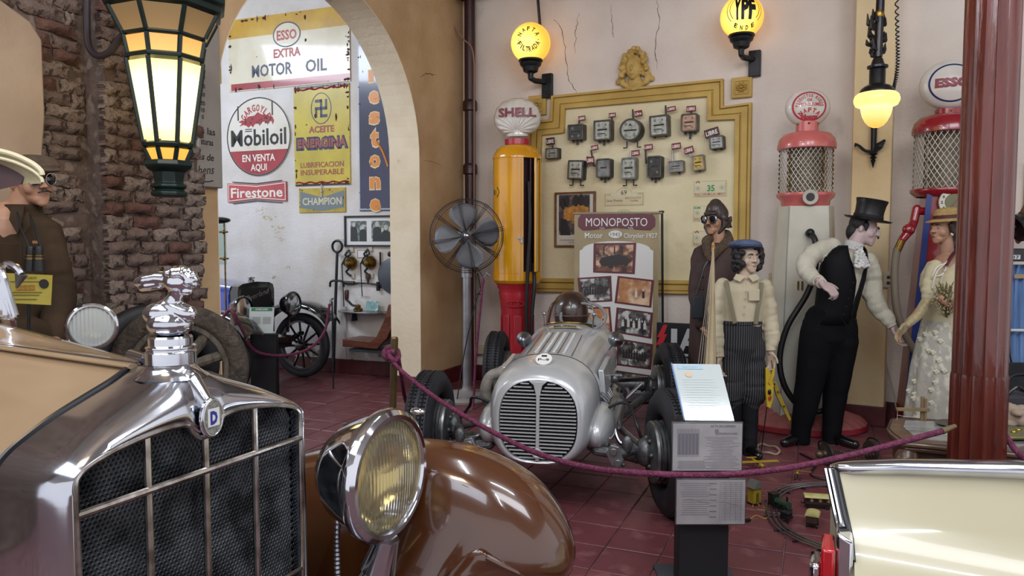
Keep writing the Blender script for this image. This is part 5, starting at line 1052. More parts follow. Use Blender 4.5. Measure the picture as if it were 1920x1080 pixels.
# ================================================================ PUMPS
yel = mt('pump_yellow', 'D99A12', .22, c2='C98A10', sc=2, coat=.8); pred = mt('pump_red', 'A8202C', .32, c2='8E1A25', sc=3, coat=.5); maroon = mt('pump_interior', '2A0F16', .6)
p = P(970, 455, 7.5); SF = Fr(p.x, p.y, -8)
t = at('shell_pump', SF, 'tall yellow and red petrol pump topped by a white SHELL scallop globe', 'petrol pump'); t.name = 'petrol_pump'
r = .232
def arcwall(b, r0, r1, z0, z1, a0, a1, n):
    b.loft([[(r0*sin(a), -r0*cos(a), z0), (r1*sin(a), -r1*cos(a), z0), (r1*sin(a), -r1*cos(a), z1), (r0*sin(a), -r0*cos(a), z1)] for a in [R(a0+(a1-a0)*i/n) for i in range(n+1)]])
b = MB(); arcwall(b, r-.012, r, 1.22, 2.33, 80, 382, 48); b.out('cabinet_shell', yel, t, smooth=40)
MB().lathe([(r-.012, 2.33), (r, 2.33), (r+.004, 2.335), (r+.004, 2.35), (r*.97, 2.38), (r*.86, 2.43), (r*.66, 2.465), (r*.45, 2.475), (r*.45, 2.33)], 48).out('cabinet_dome', yel, t)
MB().lathe([(.0, 1.10), (r*.93, 1.10), (r*1.03, 1.13), (r*1.03, 1.22), (.0, 1.22)], 40).out('cabinet_foot', yel, t)
b = MB(); arcwall(b, r+.0, r+.008, 1.20, 2.32, -44, 16, 14); d_ = b.out('door', yel, t, bevel=.003); MB().box((.06, -r-.012, 1.55), (.05, .02, .016)).box((.075, -r-.015, 1.53), (.02, .02, .05)).out('latch', STEEL, d_)
MB().lathe([(r*.72, 1.21), (r*.72, 2.33)], 24).out('pump_interior', maroon, t); MB().box((.205, -.17, 1.77), (.022, .22, 1.1), TR(0, 0, 0)).out('open_door', yel, t, bevel=.004)
MB().box((.15, -.175, 1.77), (.012, .05, 1.1)).out('door_edge', maroon, t)
MB().lathe([(.20, 0), (.205, .06), (.17, .10), (.155, .2), (.150, .55), (.158, .8), (.170, .93), (.182, 1.0), (.178, 1.03), (.195, 1.06), (.205, 1.10), (.19, 1.11)], 24).out('pedestal', pred, t, smooth=50)
for k in range(8): a = R(k*45+10); MB().box((0, 0, 0), (.075, .012, .6), TR(.158*sin(a), -.158*cos(a), .48, rz=math.degrees(a))).out('pedestal_panel', pred, t, bevel=.005)
b = MB(); [b.tube([(x*.09, -.183-.0*x, .90+.03*z) for x, z in ell(0, 0, 1, 1, 24)], .006, 6, True)]; b.tube([(x*.035, -.186, .90+.028*z) for x, z in ell(0, 0, 1, 1, 20)], .006, 6, True); b.out('eye_moulding', pred, t)
hs = mt('black_hose', '121216')
for k, pts in enumerate(([(.13, -.17, 2.1), (.15, -.22, 1.7), (.13, -.25, 1.2), (.12, -.26, .8), (.14, -.25, .3)], [(.17, -.15, 1.3), (.19, -.22, 1.1), (.17, -.24, .8), (.16, -.24, .4)])): MB().tube(bez(pts, 8), .018, 10).out('hose', hs, t)
MB().lathe([(.11, 2.47), (.12, 2.475), (.12, 2.53), (.105, 2.535), (.001, 2.54)], 28).out('globe_collar', pred, t)
# arrow sticker
b = MB(); b.tube([(-.17+.0, -r*.76, 2.05), (-.145, -r*.83, 2.0), (-.17, -r*.76, 1.95)], .003, 5); b.box((-.20, -r*.62, 2.0), (.012, .01, .05)); b.out('arrow_mark', ltb, t)
# scallop globe
shw = mt('milk_glass', 'D8D4CC', .22, c2='C6C0B4', sc=3, coat=.7); b = MB(); NA, NR = 84, 16; zb = 2.56; vs = []; 
def shell_pt(a, q, side):
    # a: -1..1 across the fan, q: 0..1 from hinge to rim
    ang = a*R(104); rad = interp([(0, .335), (30, .325), (50, .285), (68, .235), (85, .175), (104, .10)], abs(a)*104)*(1+.022*abs(sin(a*6.5*pi))); g = abs(cos(a*6.5*pi))
    x = rad*q*sin(ang); z = .045+rad*q*cos(ang); th = (.095*sin(pi*min(1, .10+.90*q**.9))**.6*(1-.35*a*a) + .030*g*q*(1-q**8)); return (x, -side*th, z)
rows = []
for i in range(NA+1):
    a = -1+2*i/NA; rows.append([shell_pt(a, 1-(j/NR), 1) if j <= NR else shell_pt(a, (j-NR)/NR, -1) for j in range(2*NR)])
b.loft(rows, cap=True); sg = b.out('scallop_globe', shw, t, smooth=180, loc=(0, 0, zb))
MB().loft([[(x*k, y*k2, z) for x, y in ((-.10, -.03), (-.06, -.06), (.06, -.06), (.10, -.03), (.10, .03), (.06, .06), (-.06, .06), (-.10, .03))] for k, k2, z in ((1.0, 1, 0), (1.0, 1.05, .03), (.85, 1.0, .07), (.6, .8, .12))]).out('globe_neck', shw, sg, smooth=60)
b = MB(); text(b, 'SHELL', .01, .225, .085, .36, -.098, .035, fn=lambda x, z: (x, -.128+1.3*x*x, z)); b.out('lettering', mt('letter_maroon', '7A2430', .4), sg, smooth=0); t.scale = (1.04, 1.04, .995)
# ---- pumps with glass cylinders
def clockpump(px, Y, lb, dome, wht, r, zs, letter, lower):
    p = P(px, 455, Y); fr = Fr(p.x, p.y, -12 if px < 1600 else -20); t = at('petrol_pump', fr, lb, 'petrol pump')
    z0, z1, z2, z3, zg, rg = zs   # collar bottom, cylinder bottom, cylinder top, dome top, globe centre z, globe radius
    MB().lathe([(r*.86, z0), (r*.9, z0+.01), (r*.93, z1-.06), (r*1.08, z1-.03), (r*1.10, z1-.01), (r*1.08, z1), (.01, z1)], 44).out('collar', dome, t, smooth=50)
    MB().lathe([(r*1.04, z2-.035), (r*1.10, z2-.03), (r*1.10, z2), (r*1.04, z2+.05), (r*.88, z2+.09), (r*.6, z2+.105), (r*.42, z2+.11), (r*.42, z3), (r*.01, z3)], 44).out('dome', dome, t, smooth=50)
    b = MB(); [b.ball((r*.43*cos(R(a)), r*.43*sin(R(a)), z3-.02), .009, 8, 5) for a in (-150, -90, -30, 90)]; b.out('collar_screw', BRASS, t)
    MB().lathe([(r*.72, z1), (r*.72, z2)], 32, cap=False).out('glass_cylinder', mt('cylinder_glass', 'E0DDD0', .05, trans=1, ior=1.1), t, smooth=180)
    for a, rr in ((0, .3), (150, .35), (240, .3)): MB().cyl((r*rr*cos(R(a)), r*rr*sin(R(a)), z1), (r*rr*cos(R(a)), r*rr*sin(R(a)), z2), .022, None, 10).out('inner_tube', mt('inner_brass', '9A7B5A', .35, .7) if a else mt('inner_dark', '4A443E', .5), t)
    MB().lathe([(r*.62, z1), (r*.62, z2)], 20, TR(0, .0, 0), cap=False).out('inner_drum', mt('inner_grey', '6F695F', .5, c2='8A8377', sc=9), t)
    b = MB(); n = 34; H_ = z2-z1; m = 12; tw = 1.35
    for sgn in (-1, 1):
        for i in range(n):
            b.tube([(r*.97*cos(2*pi*i/n+sgn*tw*k/m), r*.97*sin(2*pi*i/n+sgn*tw*k/m), z1+H_*k/m) for k in range(m+1)], .0022, 3)
    tag(b.out('wire_guard', mt('guard_wire', 'CBC6B8', .5, .2), t, smooth=0), 'diamond wire guard')
    for a in (-135, -62, -20, 30, 100, 170): 
        x, y = r*.98*cos(R(a)), r*.98*sin(R(a)); b = MB(); b.tube([(x+.006*cos(k*1.1), y+.006*sin(k*1.1), z1+H_*k/60) for k in range(61)], .005, 5); b.out('twisted_column', BRASS if px < 1600 else mt('column_grey', '8D8678', .5), t)
    g = MB().ball((0, 0, 0), (rg, rg*.62, rg*.90), 44, 26).out('globe', shw, t, smooth=180, loc=(0, 0, zg))
    letter(g, rg); lower(t, fr, r, z0); return t
def ellmap(rg):
    def fn(x, z):
        q = max(.0, 1-(x/rg)**2-(z/(rg*.90))**2); return (x, -rg*.62*sqrt(q)-.002, z)
    return fn
def ringdecal(g, rg, k0, k1, mat, name='ring'):
    fn = ellmap(rg); n = 60; b = MB(); b.loft([[fn(k*rg*cos(2*pi*i/n), k*rg*.9*sin(2*pi*i/n)) for i in range(n)] for k in (k0, (k0+k1)/2, k1)], cap=False); b.out(name, mat, g)
ZP = lambda py, Y: 1.5-(py-455)*Y/1400
pinkr = mt('letter_crimson', 'B03A44', .4)
def letA(g, rg):
    ringdecal(g, rg, .76, .68, pinkr); fn = ellmap(rg); b = MB()
    arctext(b, 'PRODUCTOS RUSOS', 0, -rg*.05, rg*.55, 172, 8, rg*.15, bold=.03, wf=.55, fn=fn); text(b, 'DE', 0, rg*.28, rg*.13, None, 0, .03, fn=fn); text(b, 'PETROLEUMS', 0, rg*.08, rg*.15, rg*.92, 0, .03, fn=fn)
    arctext(b, 'NAFTA', 0, -rg*.75, rg*.58, 132, 48, rg*.19, bold=.05, wf=.8, fn=fn); text(b, 'Moscu', 0, -rg*.48, rg*.22, rg*.72, 0, .08, fn=fn); b.out('lettering', pinkr, g, smooth=0)
pwh = mt('pump_cream_white', 'C9C6B8', .35, c2='BBB7A6', sc=3, coat=.4)
def lowA(t, fr, r, z0):
    oc = lambda hw, d, z: [(hw*x, d*y, z) for x, y in ((-1, -.4), (-.72, -1), (.72, -1), (1, -.4), (1, .6), (.7, 1), (-.7, 1), (-1, .6))]
    MB().loft([oc(.27, .24, .10), oc(.245, .22, .8), oc(.225, .205, 1.4), oc(.205, .19, z0+.005)]).out('body', pwh, t, bevel=.004)
    for s in (-1, 1): MB().tube([(s*.195, -.24, .1), (s*.176, -.221, .8), (s*.162, -.207, 1.4), (s*.148, -.192, z0)], .004, 6).out('body_beading', mt('bead_grey', '8E8B80', .5), t)
    o = MB().lathe([(.001, -.01), (.03, -.012), (.034, -.02), (.058, -.022), (.06, -.012), (.056, 0)], 24, TR(rx=-90)).out('sight_gauge', mt('gauge_ring', 'A7A597', .4), t, loc=(0, -r*1.03, z0+.07)); MB().disc((0, 0), .036, -.0, .03, 20).out('gauge_glass', mt('gauge_dark', '2B2124', .2), o, loc=None); o.children[0].location = (0, -.016, 0)
    b = MB(); b.box((-.02, -.213, 1.28), (.12, .01, .05)); b.out('name_plate', mt('plate_grey', '4E4B45', .5), t)
    b = MB(); [b.box((x, -.222, 1.16), (.012, .01, .07)) for x in (-.075, -.045)]; b.out('name_slot', BRASS, t)
    MB().box((-.235, -.10, .70), (.06, .06, .1)).out('lock_plate', STEEL, t); b = MB(); b.disc((.02, .72), .014, -.25, -.22, 12); b.box((.02, -.245, .68), (.01, .02, .04)); b.out('keyhole', ltb, t)
    b = MB(); b.limb([((.0, -.20, 1.57), .03), ((.0, -.26, 1.575), .033)], 12); b.out('hose_socket', IRON, t)
    MB().tube(bez([(.0, -.25, 1.575), (.03, -.31, 1.50), (.03, -.33, 1.3), (-.03, -.35, 1.1), (-.17, -.38, .85), (-.225, -.40, .62), (-.20, -.42, .42), (-.10, -.42, .26), (.04, -.42, .20), (.12, -.42, .22)], 8), .023, 12).out('hose', hs, t, smooth=180)
    b = MB(); n = 30; rr = [(0.50, 0.0), (.50, .05), (.46, .075), (.32, .12), (.26, .16)]
    sec = []
    for i in range(n+1):
        a = R(-190+200*i/n); k = 1+.02*(i % 2); sec.append([(q*k*cos(a), q*.85*k*sin(a), z+.012*(i % 2)*(q < .48)) for q, z in rr] + [(0, 0, .16), (0, 0, 0)])
    b.loft(sec); b.out('ribbed_foot', mt('dusty_rose_foot', 'A4625C', .5, c2='8C4E4C', sc=5), t, smooth=20)
    MB().lathe([(.505, 0), (.515, .01), (.51, .045), (.50, .05)], 48, Matrix.Scale(.86, 4, (0, 1, 0))).out('foot_edge', mt('foot_red', '8C2430', .45), t)
Y1 = 6.1
clockpump(1508, Y1, 'pink and white petrol pump with wire-guarded glass cylinder and red-ringed globe', mt('pump_pink', 'C66A66', .3, c2='B75C58', sc=3, coat=.5), pwh, .205, (ZP(390, Y1), ZP(364, Y1), ZP(276, Y1), ZP(233, Y1), ZP(207, Y1), .172), letA, lowA)
navy = mt('letter_deep_navy', '202B5E', .35); drd = mt('pump_dark_red', '8F1521', .28, c2='7A101B', sc=3, coat=.7)
def letB(g, rg):
    ringdecal(g, rg, .76, .70, navy); b = MB(); text(b, 'ESSO', 0, 0, rg*.30, rg*1.12, 0, .07, fn=ellmap(rg)); b.out('lettering', mt('letter_maroon', '7A2430'), g, smooth=0)
def lowB(t, fr, r, z0):
    ta = lambda hw, d, z: [(-hw, -d, z), (hw, -d, z), (hw, d, z), (-hw, d, z)]
    zt = z0+.005
    MB().loft([ta(.275, .2, .02), ta(.15, .16, zt)]).out('body', drd, t, bevel=.01)
    for s in (-1, 1):
        MB().loft([[(s*.25-.03, -.215, .02), (s*.25+.03, -.215, .02), (s*.25+.03, -.19, .02), (s*.25-.03, -.19, .02)], [(s*.135-.018, -.172, zt), (s*.135+.018, -.172, zt), (s*.135+.018, -.15, zt), (s*.135-.018, -.15, zt)]]).out('blue_stripe', mt('stripe_blue', '20306E', .35), t)
    o = MB().lathe([(.001, -.004), (.06, -.006), (.064, -.012), (.098, -.012), (.102, -.004), (.1, .02)], 36, TR(rx=-90)).out('dial', mt('dial_cream', 'C6C2B0', .4), t, loc=(.02, -.205, z0-.06))
    MB().disc((0, 0), .06, -.013, -.005, 30).out('dial_face', mt('dial_olive', '6A6A48', .35), o, loc=(0, 0, 0)); MB().prism([(-.03, -.04), (.035, .045), (-.022, -.045)], -.018, -.012).out('pointer', drd, o)
    b = MB()
    for k in range(12):
        a = R(k*30); text(b, str((k*2) % 10), .081*cos(a), .081*sin(a), .022, None, -.0145, .03)
    o2 = b.out('dial_numbers', ltb, o, smooth=0)
    b = MB(); b.limb([((-.21, -.12, z0-.10), .03), ((-.23, -.14, z0-.20), .03), ((-.26, -.18, z0-.26), .035), ((-.31, -.2, z0-.33), .03)], 12); b.limb([((-.14, -.1, z0-.12), .03), ((-.21, -.12, z0-.12), .03)], 10); b.ball((-.27, -.19, z0-.26), (.045, .04, .045)); b.out('nozzle_holder', drd, t)
    MB().cyl((-.315, -.2, z0-.34), (-.345, -.2, z0-.42), .028, None, 12).out('hose_clamp', BRASS, t)
    MB().tube(bez([(-.345, -.2, z0-.40), (-.36, -.22, z0-.6), (-.33, -.24, z0-.9), (-.22, -.26, z0-1.15), (-.1, -.26, z0-1.25)], 8), .027, 12).out('hose', mt('beige_hose', '746A58', .6), t, smooth=180)
Y2 = 5.7
clockpump(1770, Y2, 'dark red petrol pump with round dial and ESSO globe, partly behind the column', drd, pwh, .222, (ZP(368, Y2), ZP(356, Y2), ZP(246, Y2), ZP(210, Y2), ZP(165, Y2), .205), letB, lowB)
# ================================================================ FAN
p = onfloor(876, 748); FN = Fr(p.x, p.y, 4); t = at('pedestal_fan', FN, 'grey four-bladed pedestal fan with wire cage on a tall pole', 'fan')
fan_g = mt('fan_grey_paint', '6A6C70', .5, c2='5B5D62', sc=6); pole_g = mt('fan_pole_silver', '9A9CA0', .35, .6, c2='83858A', sc=8)
Yf = p.y; zf = ZP(443, Yf); Rf = .345
MB().lathe([(.27, 0), (.275, .02), (.26, .035), (.20, .045), (.20, .06), (.14, .07), (.06, .085), (.045, .11), (.045, .13)], 40).out('base', mt('fan_base_grey', '8A8583', .5), t, smooth=50)
MB().cyl((0, 0, .1), (0, 0, ZP(505, Yf)), .042, .038, 24).out('pole', pole_g, t); MB().cyl((0, 0, ZP(520, Yf)), (0, 0, ZP(500, Yf)), .05, .05, 20).out('pole_collar', pole_g, t)
MB().limb([((0, 0, ZP(510, Yf)), .035), ((0, 0, zf-.16), .04)], 12).out('neck', fan_g, t)
hd = MB().lathe([(.001, .16), (.07, .14), (.09, .08), (.09, -.04), (.06, -.07), (.02, -.075), (.001, -.08)], 24, TR(rx=-90)).out('motor', fan_g, t, loc=(0, .02, zf)); 
for k in range(4):
    a0 = R(k*90+12); b = MB(); prof = [(.04, -.1, .05), (.08, -.45, .34), (.13, -.66, .52), (.20, -.70, .58), (.255, -.60, .50), (.29, -.40, .34), (.305, -.12, .12)]
    rows = []
    for rr, s0, s1 in prof: rows.append([(rr*cos(a0+s), -.10+.10*(s-s0)/max(.01, s1-s0)*(-1)+.0, rr*sin(a0+s)) for s in [s0+(s1-s0)*j/6 for j in range(7)]])
    b.loft(rows, open_=True); o = b.out('blade', fan_g, hd, smooth=180); m_ = o.modifiers.new('t', 'SOLIDIFY'); m_.thickness = .004
MB().lathe([(.001, .09-.265), (.02, .085-.265), (.032, .06-.265), (.032, .09)], 20, TR(rx=90)).out('spinner', CHROME, hd) if False else MB().ball((0, -.16, 0), (.032, .03, .032)).out('spinner', CHROME, hd)
cg = MB(); wr = .0024
for rr, y in ((Rf, -.08), (Rf-.02, -.11), (Rf-.045, -.17), (Rf, .02)): cg.tube([(rr*cos(2*pi*i/48), y, rr*sin(2*pi*i/48)) for i in range(48)], wr*1.2, 5, True)
for k in range(8):
    for dq in (-.05, 0, .05):
        a = 2*pi*k/8+dq+.2; cg.tube(bez([((.05)*cos(a), -.20, .05*sin(a)), (.17*cos(a+ .02), -.21, .17*sin(a+.02)), ((Rf-.05)*cos(a), -.17, (Rf-.05)*sin(a)), (Rf*cos(a), -.09, Rf*sin(a)), (Rf*cos(a), .02, Rf*sin(a)), (.09*cos(a), .07, .09*sin(a))], 4), wr, 4)
cg.out('cage', mt('cage_dark', '2A2A2C', .4, .5), hd, smooth=180)
cb = MB().tube(bez([FN.w(.06, -.1, zf-.25), FN.w(.16, -.12, zf-.42), FN.w(.08, -.12, zf-.55), FN.w(0.1, -.1, zf-.35), FN.w(.14, -.1, zf-.6), FN.w(.1, -.12, 1.0), FN.w(-.02, -.14, .5), FN.w(-.1, -.2, .01)], 10), .006, 6); tag(cb.out('fan_cable', hs), 'thin black cable trailing from the fan down to the floor', 'cable')
# ================================================================ BANNER
p = P(1157, 455, 6.95); BF = Fr(p.x, p.y, -6); t = at('banner_stand', BF, 'tall roll-up banner titled MONOPOSTO Motor 1942 Chrysler 1927 with old photographs', 'banner')
def bl(px, py): x, z = BF.uz(px, py); return x, z
x0, zt = bl(1077, 402); x1, _ = bl(1236, 399); zb = .10; zt = (zt+bl(1240, 398)[1])/2; Wb = x1-x0; xc = (x0+x1)/2
ban = mt('banner_khaki', '9B8C68', .4, c2='8C7E5C', sc=3); ban_w = mt('banner_white', 'CFCFCB', .35); bmar = mt('banner_maroon', '5B1F2A', .4)
b = MB(); n = 16; b.loft([[(x0+Wb*i/n, .004*sin(i*2.1), zb), (x0+Wb*i/n, .004+.004*sin(i*2.1), zb), (x0+Wb*i/n, .004+.004*sin(i*2.1+.7), zt), (x0+Wb*i/n, .004*sin(i*2.1+.7), zt)] for i in range(n+1)]); b.out('sheet', ban, t, smooth=60)
mg_ = .035*Wb
za, zb1 = bl(1157, 448)[1], zb
pts = [(x0+.05, zb), (x1-.05, zb), (x1-.05, za-.11)]+[(xc+(Wb/2-.05)*cos(a)*.92, za-.095+.075*sin(a)) for a in [pi*i/12 for i in range(13)]]+[(x0+.05, za-.11)]
MB().prism(pts, -.010, -.006).out('white_field', ban_w, t, smooth=0)
z1_ = bl(1157, 402)[1]; z2_ = bl(1157, 430)[1]
MB().prism([(x0+.06, z1_-.0), (x1-.06, z1_-.0), (x1-.035, z1_-.04), (x1-.035, z2_+.03), (x1-.08, z2_-.01), (xc, z2_+.015), (x0+.08, z2_-.01), (x0+.035, z2_+.03), (x0+.035, z1_-.04)], -.010, -.006).out('title_band', bmar, t, smooth=0)
b = MB(); text(b, 'MONOPOSTO', xc, bl(1157, 416)[1], .081, .565, -.0108, -.002)
zz = bl(1157, 441)[1]; text(b, 'Motor', x0+.18, zz, .054, .164, -.0108, .004); text(b, 'Chrysler 1927', xc+.22, zz-.003, .047, .305, -.0108, .004)
for dx in (-.13, .13): b.tube([(xc+dx+.05*(i/8-.5), -.0106, bl(1157, 428)[1]+.008*sin(i*1.5)) for i in range(9)], .0025, 4)
b.out('lettering', mt('letter_pale', 'DADAD8', .4), t, smooth=0)
MB().prism(ell(xc-.01, zz+.008, .063, .036, 24), -.0115, -.006).out('year_oval', ban_w, t, smooth=0); b = MB(); text(b, '1942', xc-.01, zz+.008, .034, .09, -.0122, .0); b.out('year_lettering', mt('letter_plum', '5B3038', .4), t, smooth=0)
sep = mt('sepia_print', '8A5A42', .35, c2='3A221B', sc=14, lo=.35, hi=.62, c3='C9A48A', sc3=11, lo3=.5, hi3=.62); bw = mt('grey_print', '6D6B68', .35, c2='242325', sc=18, lo=.38, hi=.6, c3='C4C4C0', sc3=15, lo3=.52, hi3=.62); org = mt('orange_print', 'B98252', .35, c2='8C5A3A', sc=10, c3='DDBFA0', sc3=6, lo3=.48, hi3=.62)
def bphoto(c, mat, kind):
    q = [bl(*p) for p in c]; cx = sum(a[0] for a in q)/4; cz = sum(a[1] for a in q)/4; k = .87
    fr_ = MB().prism(q, -.0125, -.010).out('photo_frame', bmar, t, smooth=0); MB().prism([(cx+(a-cx)*k, cz+(b_-cz)*k) for a, b_ in q], -.0135, -.010).out('photograph', mat, fr_, smooth=0)
    w_ = q[1][0]-q[0][0]; h_ = q[0][1]-q[3][1]; a_ = MB(); c_ = MB(); rr = random.Random(kind*5+1); sl = (q[1][1]-q[0][1])/w_
    if kind == 1:
        a_.prism([(cx-.36*w_, cz-.12*h_), (cx-.3*w_, cz+.02*h_), (cx-.05*w_, cz+.10*h_), (cx+.12*w_, cz+.14*h_), (cx+.3*w_, cz+.02*h_), (cx+.36*w_, cz-.05*h_), (cx+.3*w_, cz-.2*h_), (cx-.1*w_, cz-.26*h_), (cx-.3*w_, cz-.26*h_)], -.0142, -.013)
        for x in (-.08, .27): a_.prism(ell(cx+x*w_, cz-.22*h_*(1 if x < 0 else .6), .07*w_, .13*h_, 16), -.0146, -.013)
        for x in (-.25, .0, .18): a_.box((cx+x*w_, -.0139, cz+.27*h_), (.03*w_, .001, .28*h_))
    else:
        for i in range(9 if kind != 3 else 2):
            x = cx+w_*(-.34+.68*(i+.5)/9) if kind != 3 else cx+w_*(.05+.2*i); yy = cz+sl*(x-cx)+h_*rr.uniform(-.05, .16); s = w_*.036
            (a_ if (i % 2 or kind == 2) else c_).prism([(x-s, cz-.2*h_+sl*(x-cx)), (x+s, cz-.2*h_+sl*(x-cx)), (x+s*.9, yy), (x-s*.9, yy)], -.0142, -.013); (c_ if kind != 2 else a_).prism(ell(x, yy+s*.9, s*.6, s*.9, 8), -.0145, -.013)
    if a_.v: a_.out('pictured_car' if kind in (1,) else 'pictured_figures', mt('print_dark', '2A2021', .4), fr_, smooth=0)
    if c_.v: c_.out('pictured_figures', mt('print_light', 'C9C6C0', .4), fr_, smooth=0)
for c, m_, k in (([(1113, 456), (1193, 455), (1190, 514), (1112, 511)], sep, 1), ([(1083, 521), (1146, 517), (1148, 565), (1088, 568)], bw, 2), ([(1158, 517), (1226, 525), (1221, 577), (1152, 568)], org, 3), ([(1085, 576), (1144, 575), (1148, 622), (1090, 626)], org, 3), ([(1156, 576), (1224, 586), (1221, 635), (1152, 623)], bw, 4), ([(1158, 634), (1224, 645), (1221, 693), (1154, 684)], bw, 2), ([(1156, 694), (1224, 704), (1222, 745), (1154, 740)], bw, 4)): bphoto(c, m_, k)
MB().cyl((x0-.005, .004, zt), (x1+.03, .004, zt+.002), .012, None, 10).out('top_rail', mt('rail_tan', '8A7F66', .4), t)
q = bl(1242, 397); b = MB(); b.cyl((q[0], .03, q[1]), (q[0]+.03, .05, .25), .011, None, 10); b.ball((q[0], .02, q[1]), (.02, .02, .012)); b.cyl((x1, .0, q[1]), (q[0], .03, q[1]), .009); b.out('support_pole', BLACK, t)
MB().box((xc, .03, .06), (Wb*.96, .18, .10)).out('cassette_base', STEEL, t, bevel=.01)
# ================================================================ VIA SIGN BOARD
p = P(1285, 455, 6.62); VF = Fr(p.x, p.y, -24); t = at('sign_board', VF, 'low black sign board with red lightning bolt and pale letters IA', 'sign')
vl = lambda px, py: VF.uz(px, py); a = vl(1231, 605); b_ = vl(1322, 611); z0 = vl(1265, 662)[1]; zt = vl(1265, 606)[1]
MB().box(((a[0]+b_[0])/2, .02, (z0+zt)/2), (b_[0]-a[0], .04, zt-z0)).out('board', mt('sign_black', '0F1218', .35), t, bevel=.004)
MB().box(((a[0]+b_[0])/2, .03, z0-.012), (b_[0]-a[0]+.02, .07, .02)).out('white_edge', mt('edge_white', 'A9AFAE', .5), t); MB().box(((a[0]+b_[0])/2, .06, z0/2-.01), (b_[0]-a[0]-.05, .04, z0-.02)).out('lower_board', mt('teal_grey_board', '7C8A8A', .6), t)
b = MB(); g = lambda px, py: vl(px, py); b.prism([g(1244, 609), g(1252, 609), g(1245, 627), g(1251, 626), g(1243, 644), g(1247, 643), g(1230, 663), g(1236, 646), g(1230, 647), g(1237, 632), g(1232, 632)], -.004, .0); b.out('lightning_bolt', mt('bolt_red', 'B0202C', .4), t, smooth=0)
b = MB(); u_, z_ = g(1264, 636); text(b, 'I', u_, z_, (zt-z0)*.74, .055, -.004, .03); u_, z_ = g(1292, 637); text(b, 'A', u_, z_, (zt-z0)*.74, .19, -.004, .04); b.out('lettering', mt('letter_grey', 'B5B8B8', .4), t, smooth=0)
# ================================================================ HANGING LAMP
p = P(1643, 210, 5.3); HF = Fr(p.x, p.y, 0); t = at('hanging_lamp', HF, 'lit amber glass lamp hanging on an ornate dark metal stem', 'lamp', 0, 0, p.z); pxm = 5.3/1400
dkm = mt('lamp_dark_bronze', '24252A', .3, .6, c2='3A3530', sc=10)
lat = lambda l, s=1: [(r_*pxm, z_*pxm) for r_, z_ in l]
MB().lathe(lat([(.3, -29), (6, -28.5), (13, -25), (19, -18), (24, -8), (26.5, 2), (27, 7), (26, 9), (31, 9.5), (36, 12), (39, 18), (39.5, 24), (37.5, 30), (33, 34), (26, 36), (20, 36)]), 40).out('glass_shade', lampglass('lit_shade_glass', 'FFF3B0', 'F8B23A', 1.35, .85, (0, 0, .09), .04, .24), t, smooth=60)
MB().lathe(lat([(30, 33), (30, 37), (28, 42), (22, 47), (15, 50), (14, 52), (14, 76), (13, 78), (18, 80), (18, 84), (12, 86), (9, 96), (4, 102)]), 32).out('gallery', dkm, t)
MB().tube([(0, 0, 100*pxm), (.006, 0, 200*pxm), (.03, 0, 300*pxm), (.03, 0, 480*pxm)], [.03, .028, .026, .024], 12).out('stem', dkm, t)
b = MB(); rr = random.Random(9)
for k in range(26):
    zc = rr.uniform(84, 165); a_ = R(rr.choice((180, 200, 165, 230, 340, 15, 190))); r0_ = rr.uniform(.035, .075 if abs(a_-pi) < 1 else .05)
    b.limb([(V((.01*cos(a_), .01*sin(a_), zc*pxm)), .010), (V((cos(a_)*r0_, sin(a_)*r0_*.6, (zc+rr.uniform(2, 12))*pxm)), .014), (V((cos(a_)*r0_*1.1, sin(a_)*r0_*.6, (zc+rr.uniform(14, 22))*pxm)), .004)], 6)
for a in (180, 0, 250): b.tube(bez([(.02, 0, 225*pxm), (.02+cos(R(a))*.07, sin(R(a))*.03, 221*pxm), (.02+cos(R(a))*.12, sin(R(a))*.03, 233*pxm), (.02+cos(R(a))*.09, 0, 237*pxm)], 3), [.016, .014, .013, .012, .012, .010, .009, .007, .005, .003], 6, flat=.5)
b.out('leaf_ornament', dkm, t); MB().lathe([(.0, 0), (.03, .0), (.034, .02), (.03, .04), (.0, .04)], 16, TR(0, 0, 172*pxm)).out('brass_knuckle', BRASS, t)
b = MB(); n = 240; a = V((.115, 0, 40*pxm)); m = V((.14, 0, 90*pxm)); e_ = V((.085, 0, 480*pxm)); q = bez([a, m, V((.12, 0, 200*pxm)), e_], n//3); b.tube([p_+V((.011*cos(i*1.05), .011*sin(i*1.05), 0)) for i, p_ in enumerate(q)], .0045, 5); b.out('coiled_flex', IRON, t)
# iron bracket on the pilaster below it
u, z = BK.uz(1638, 290, -.25); t = at('iron_wall_hook', BK, 'ornate black iron finial with leaf fixed on the pilaster below the hanging lamp', 'wall ornament', u, -.25, z)
b = MB(); b.cyl((0, -.04, .02), (0, -.04, .26), .02, .024, 10); b.lathe([(.002, -.11), (.012, -.07), (.02, -.05), (.01, -.04), (.03, -.03), (.01, -.015), (.035, 0), (.012, .02)], 14, TR(0, -.04, 0)); b.out('finial', IRON, t)
MB().tube(bez([(0, -.04, .02), (-.06, -.05, .03), (-.11, -.05, .075), (-.14, -.05, .08)], 4), [.012]*8+[.01, .012, .015, .018, .012][:5], 8).out('curled_arm', IRON, t); MB().limb([((0, -.04, .02), .02), ((.04, -.05, .06), .03), ((.075, -.05, .10), .012)], 8).out('leaf', IRON, t); MB().box((0, -.015, .12), (.03, .03, .2)).out('mounting_plate', IRON, t)
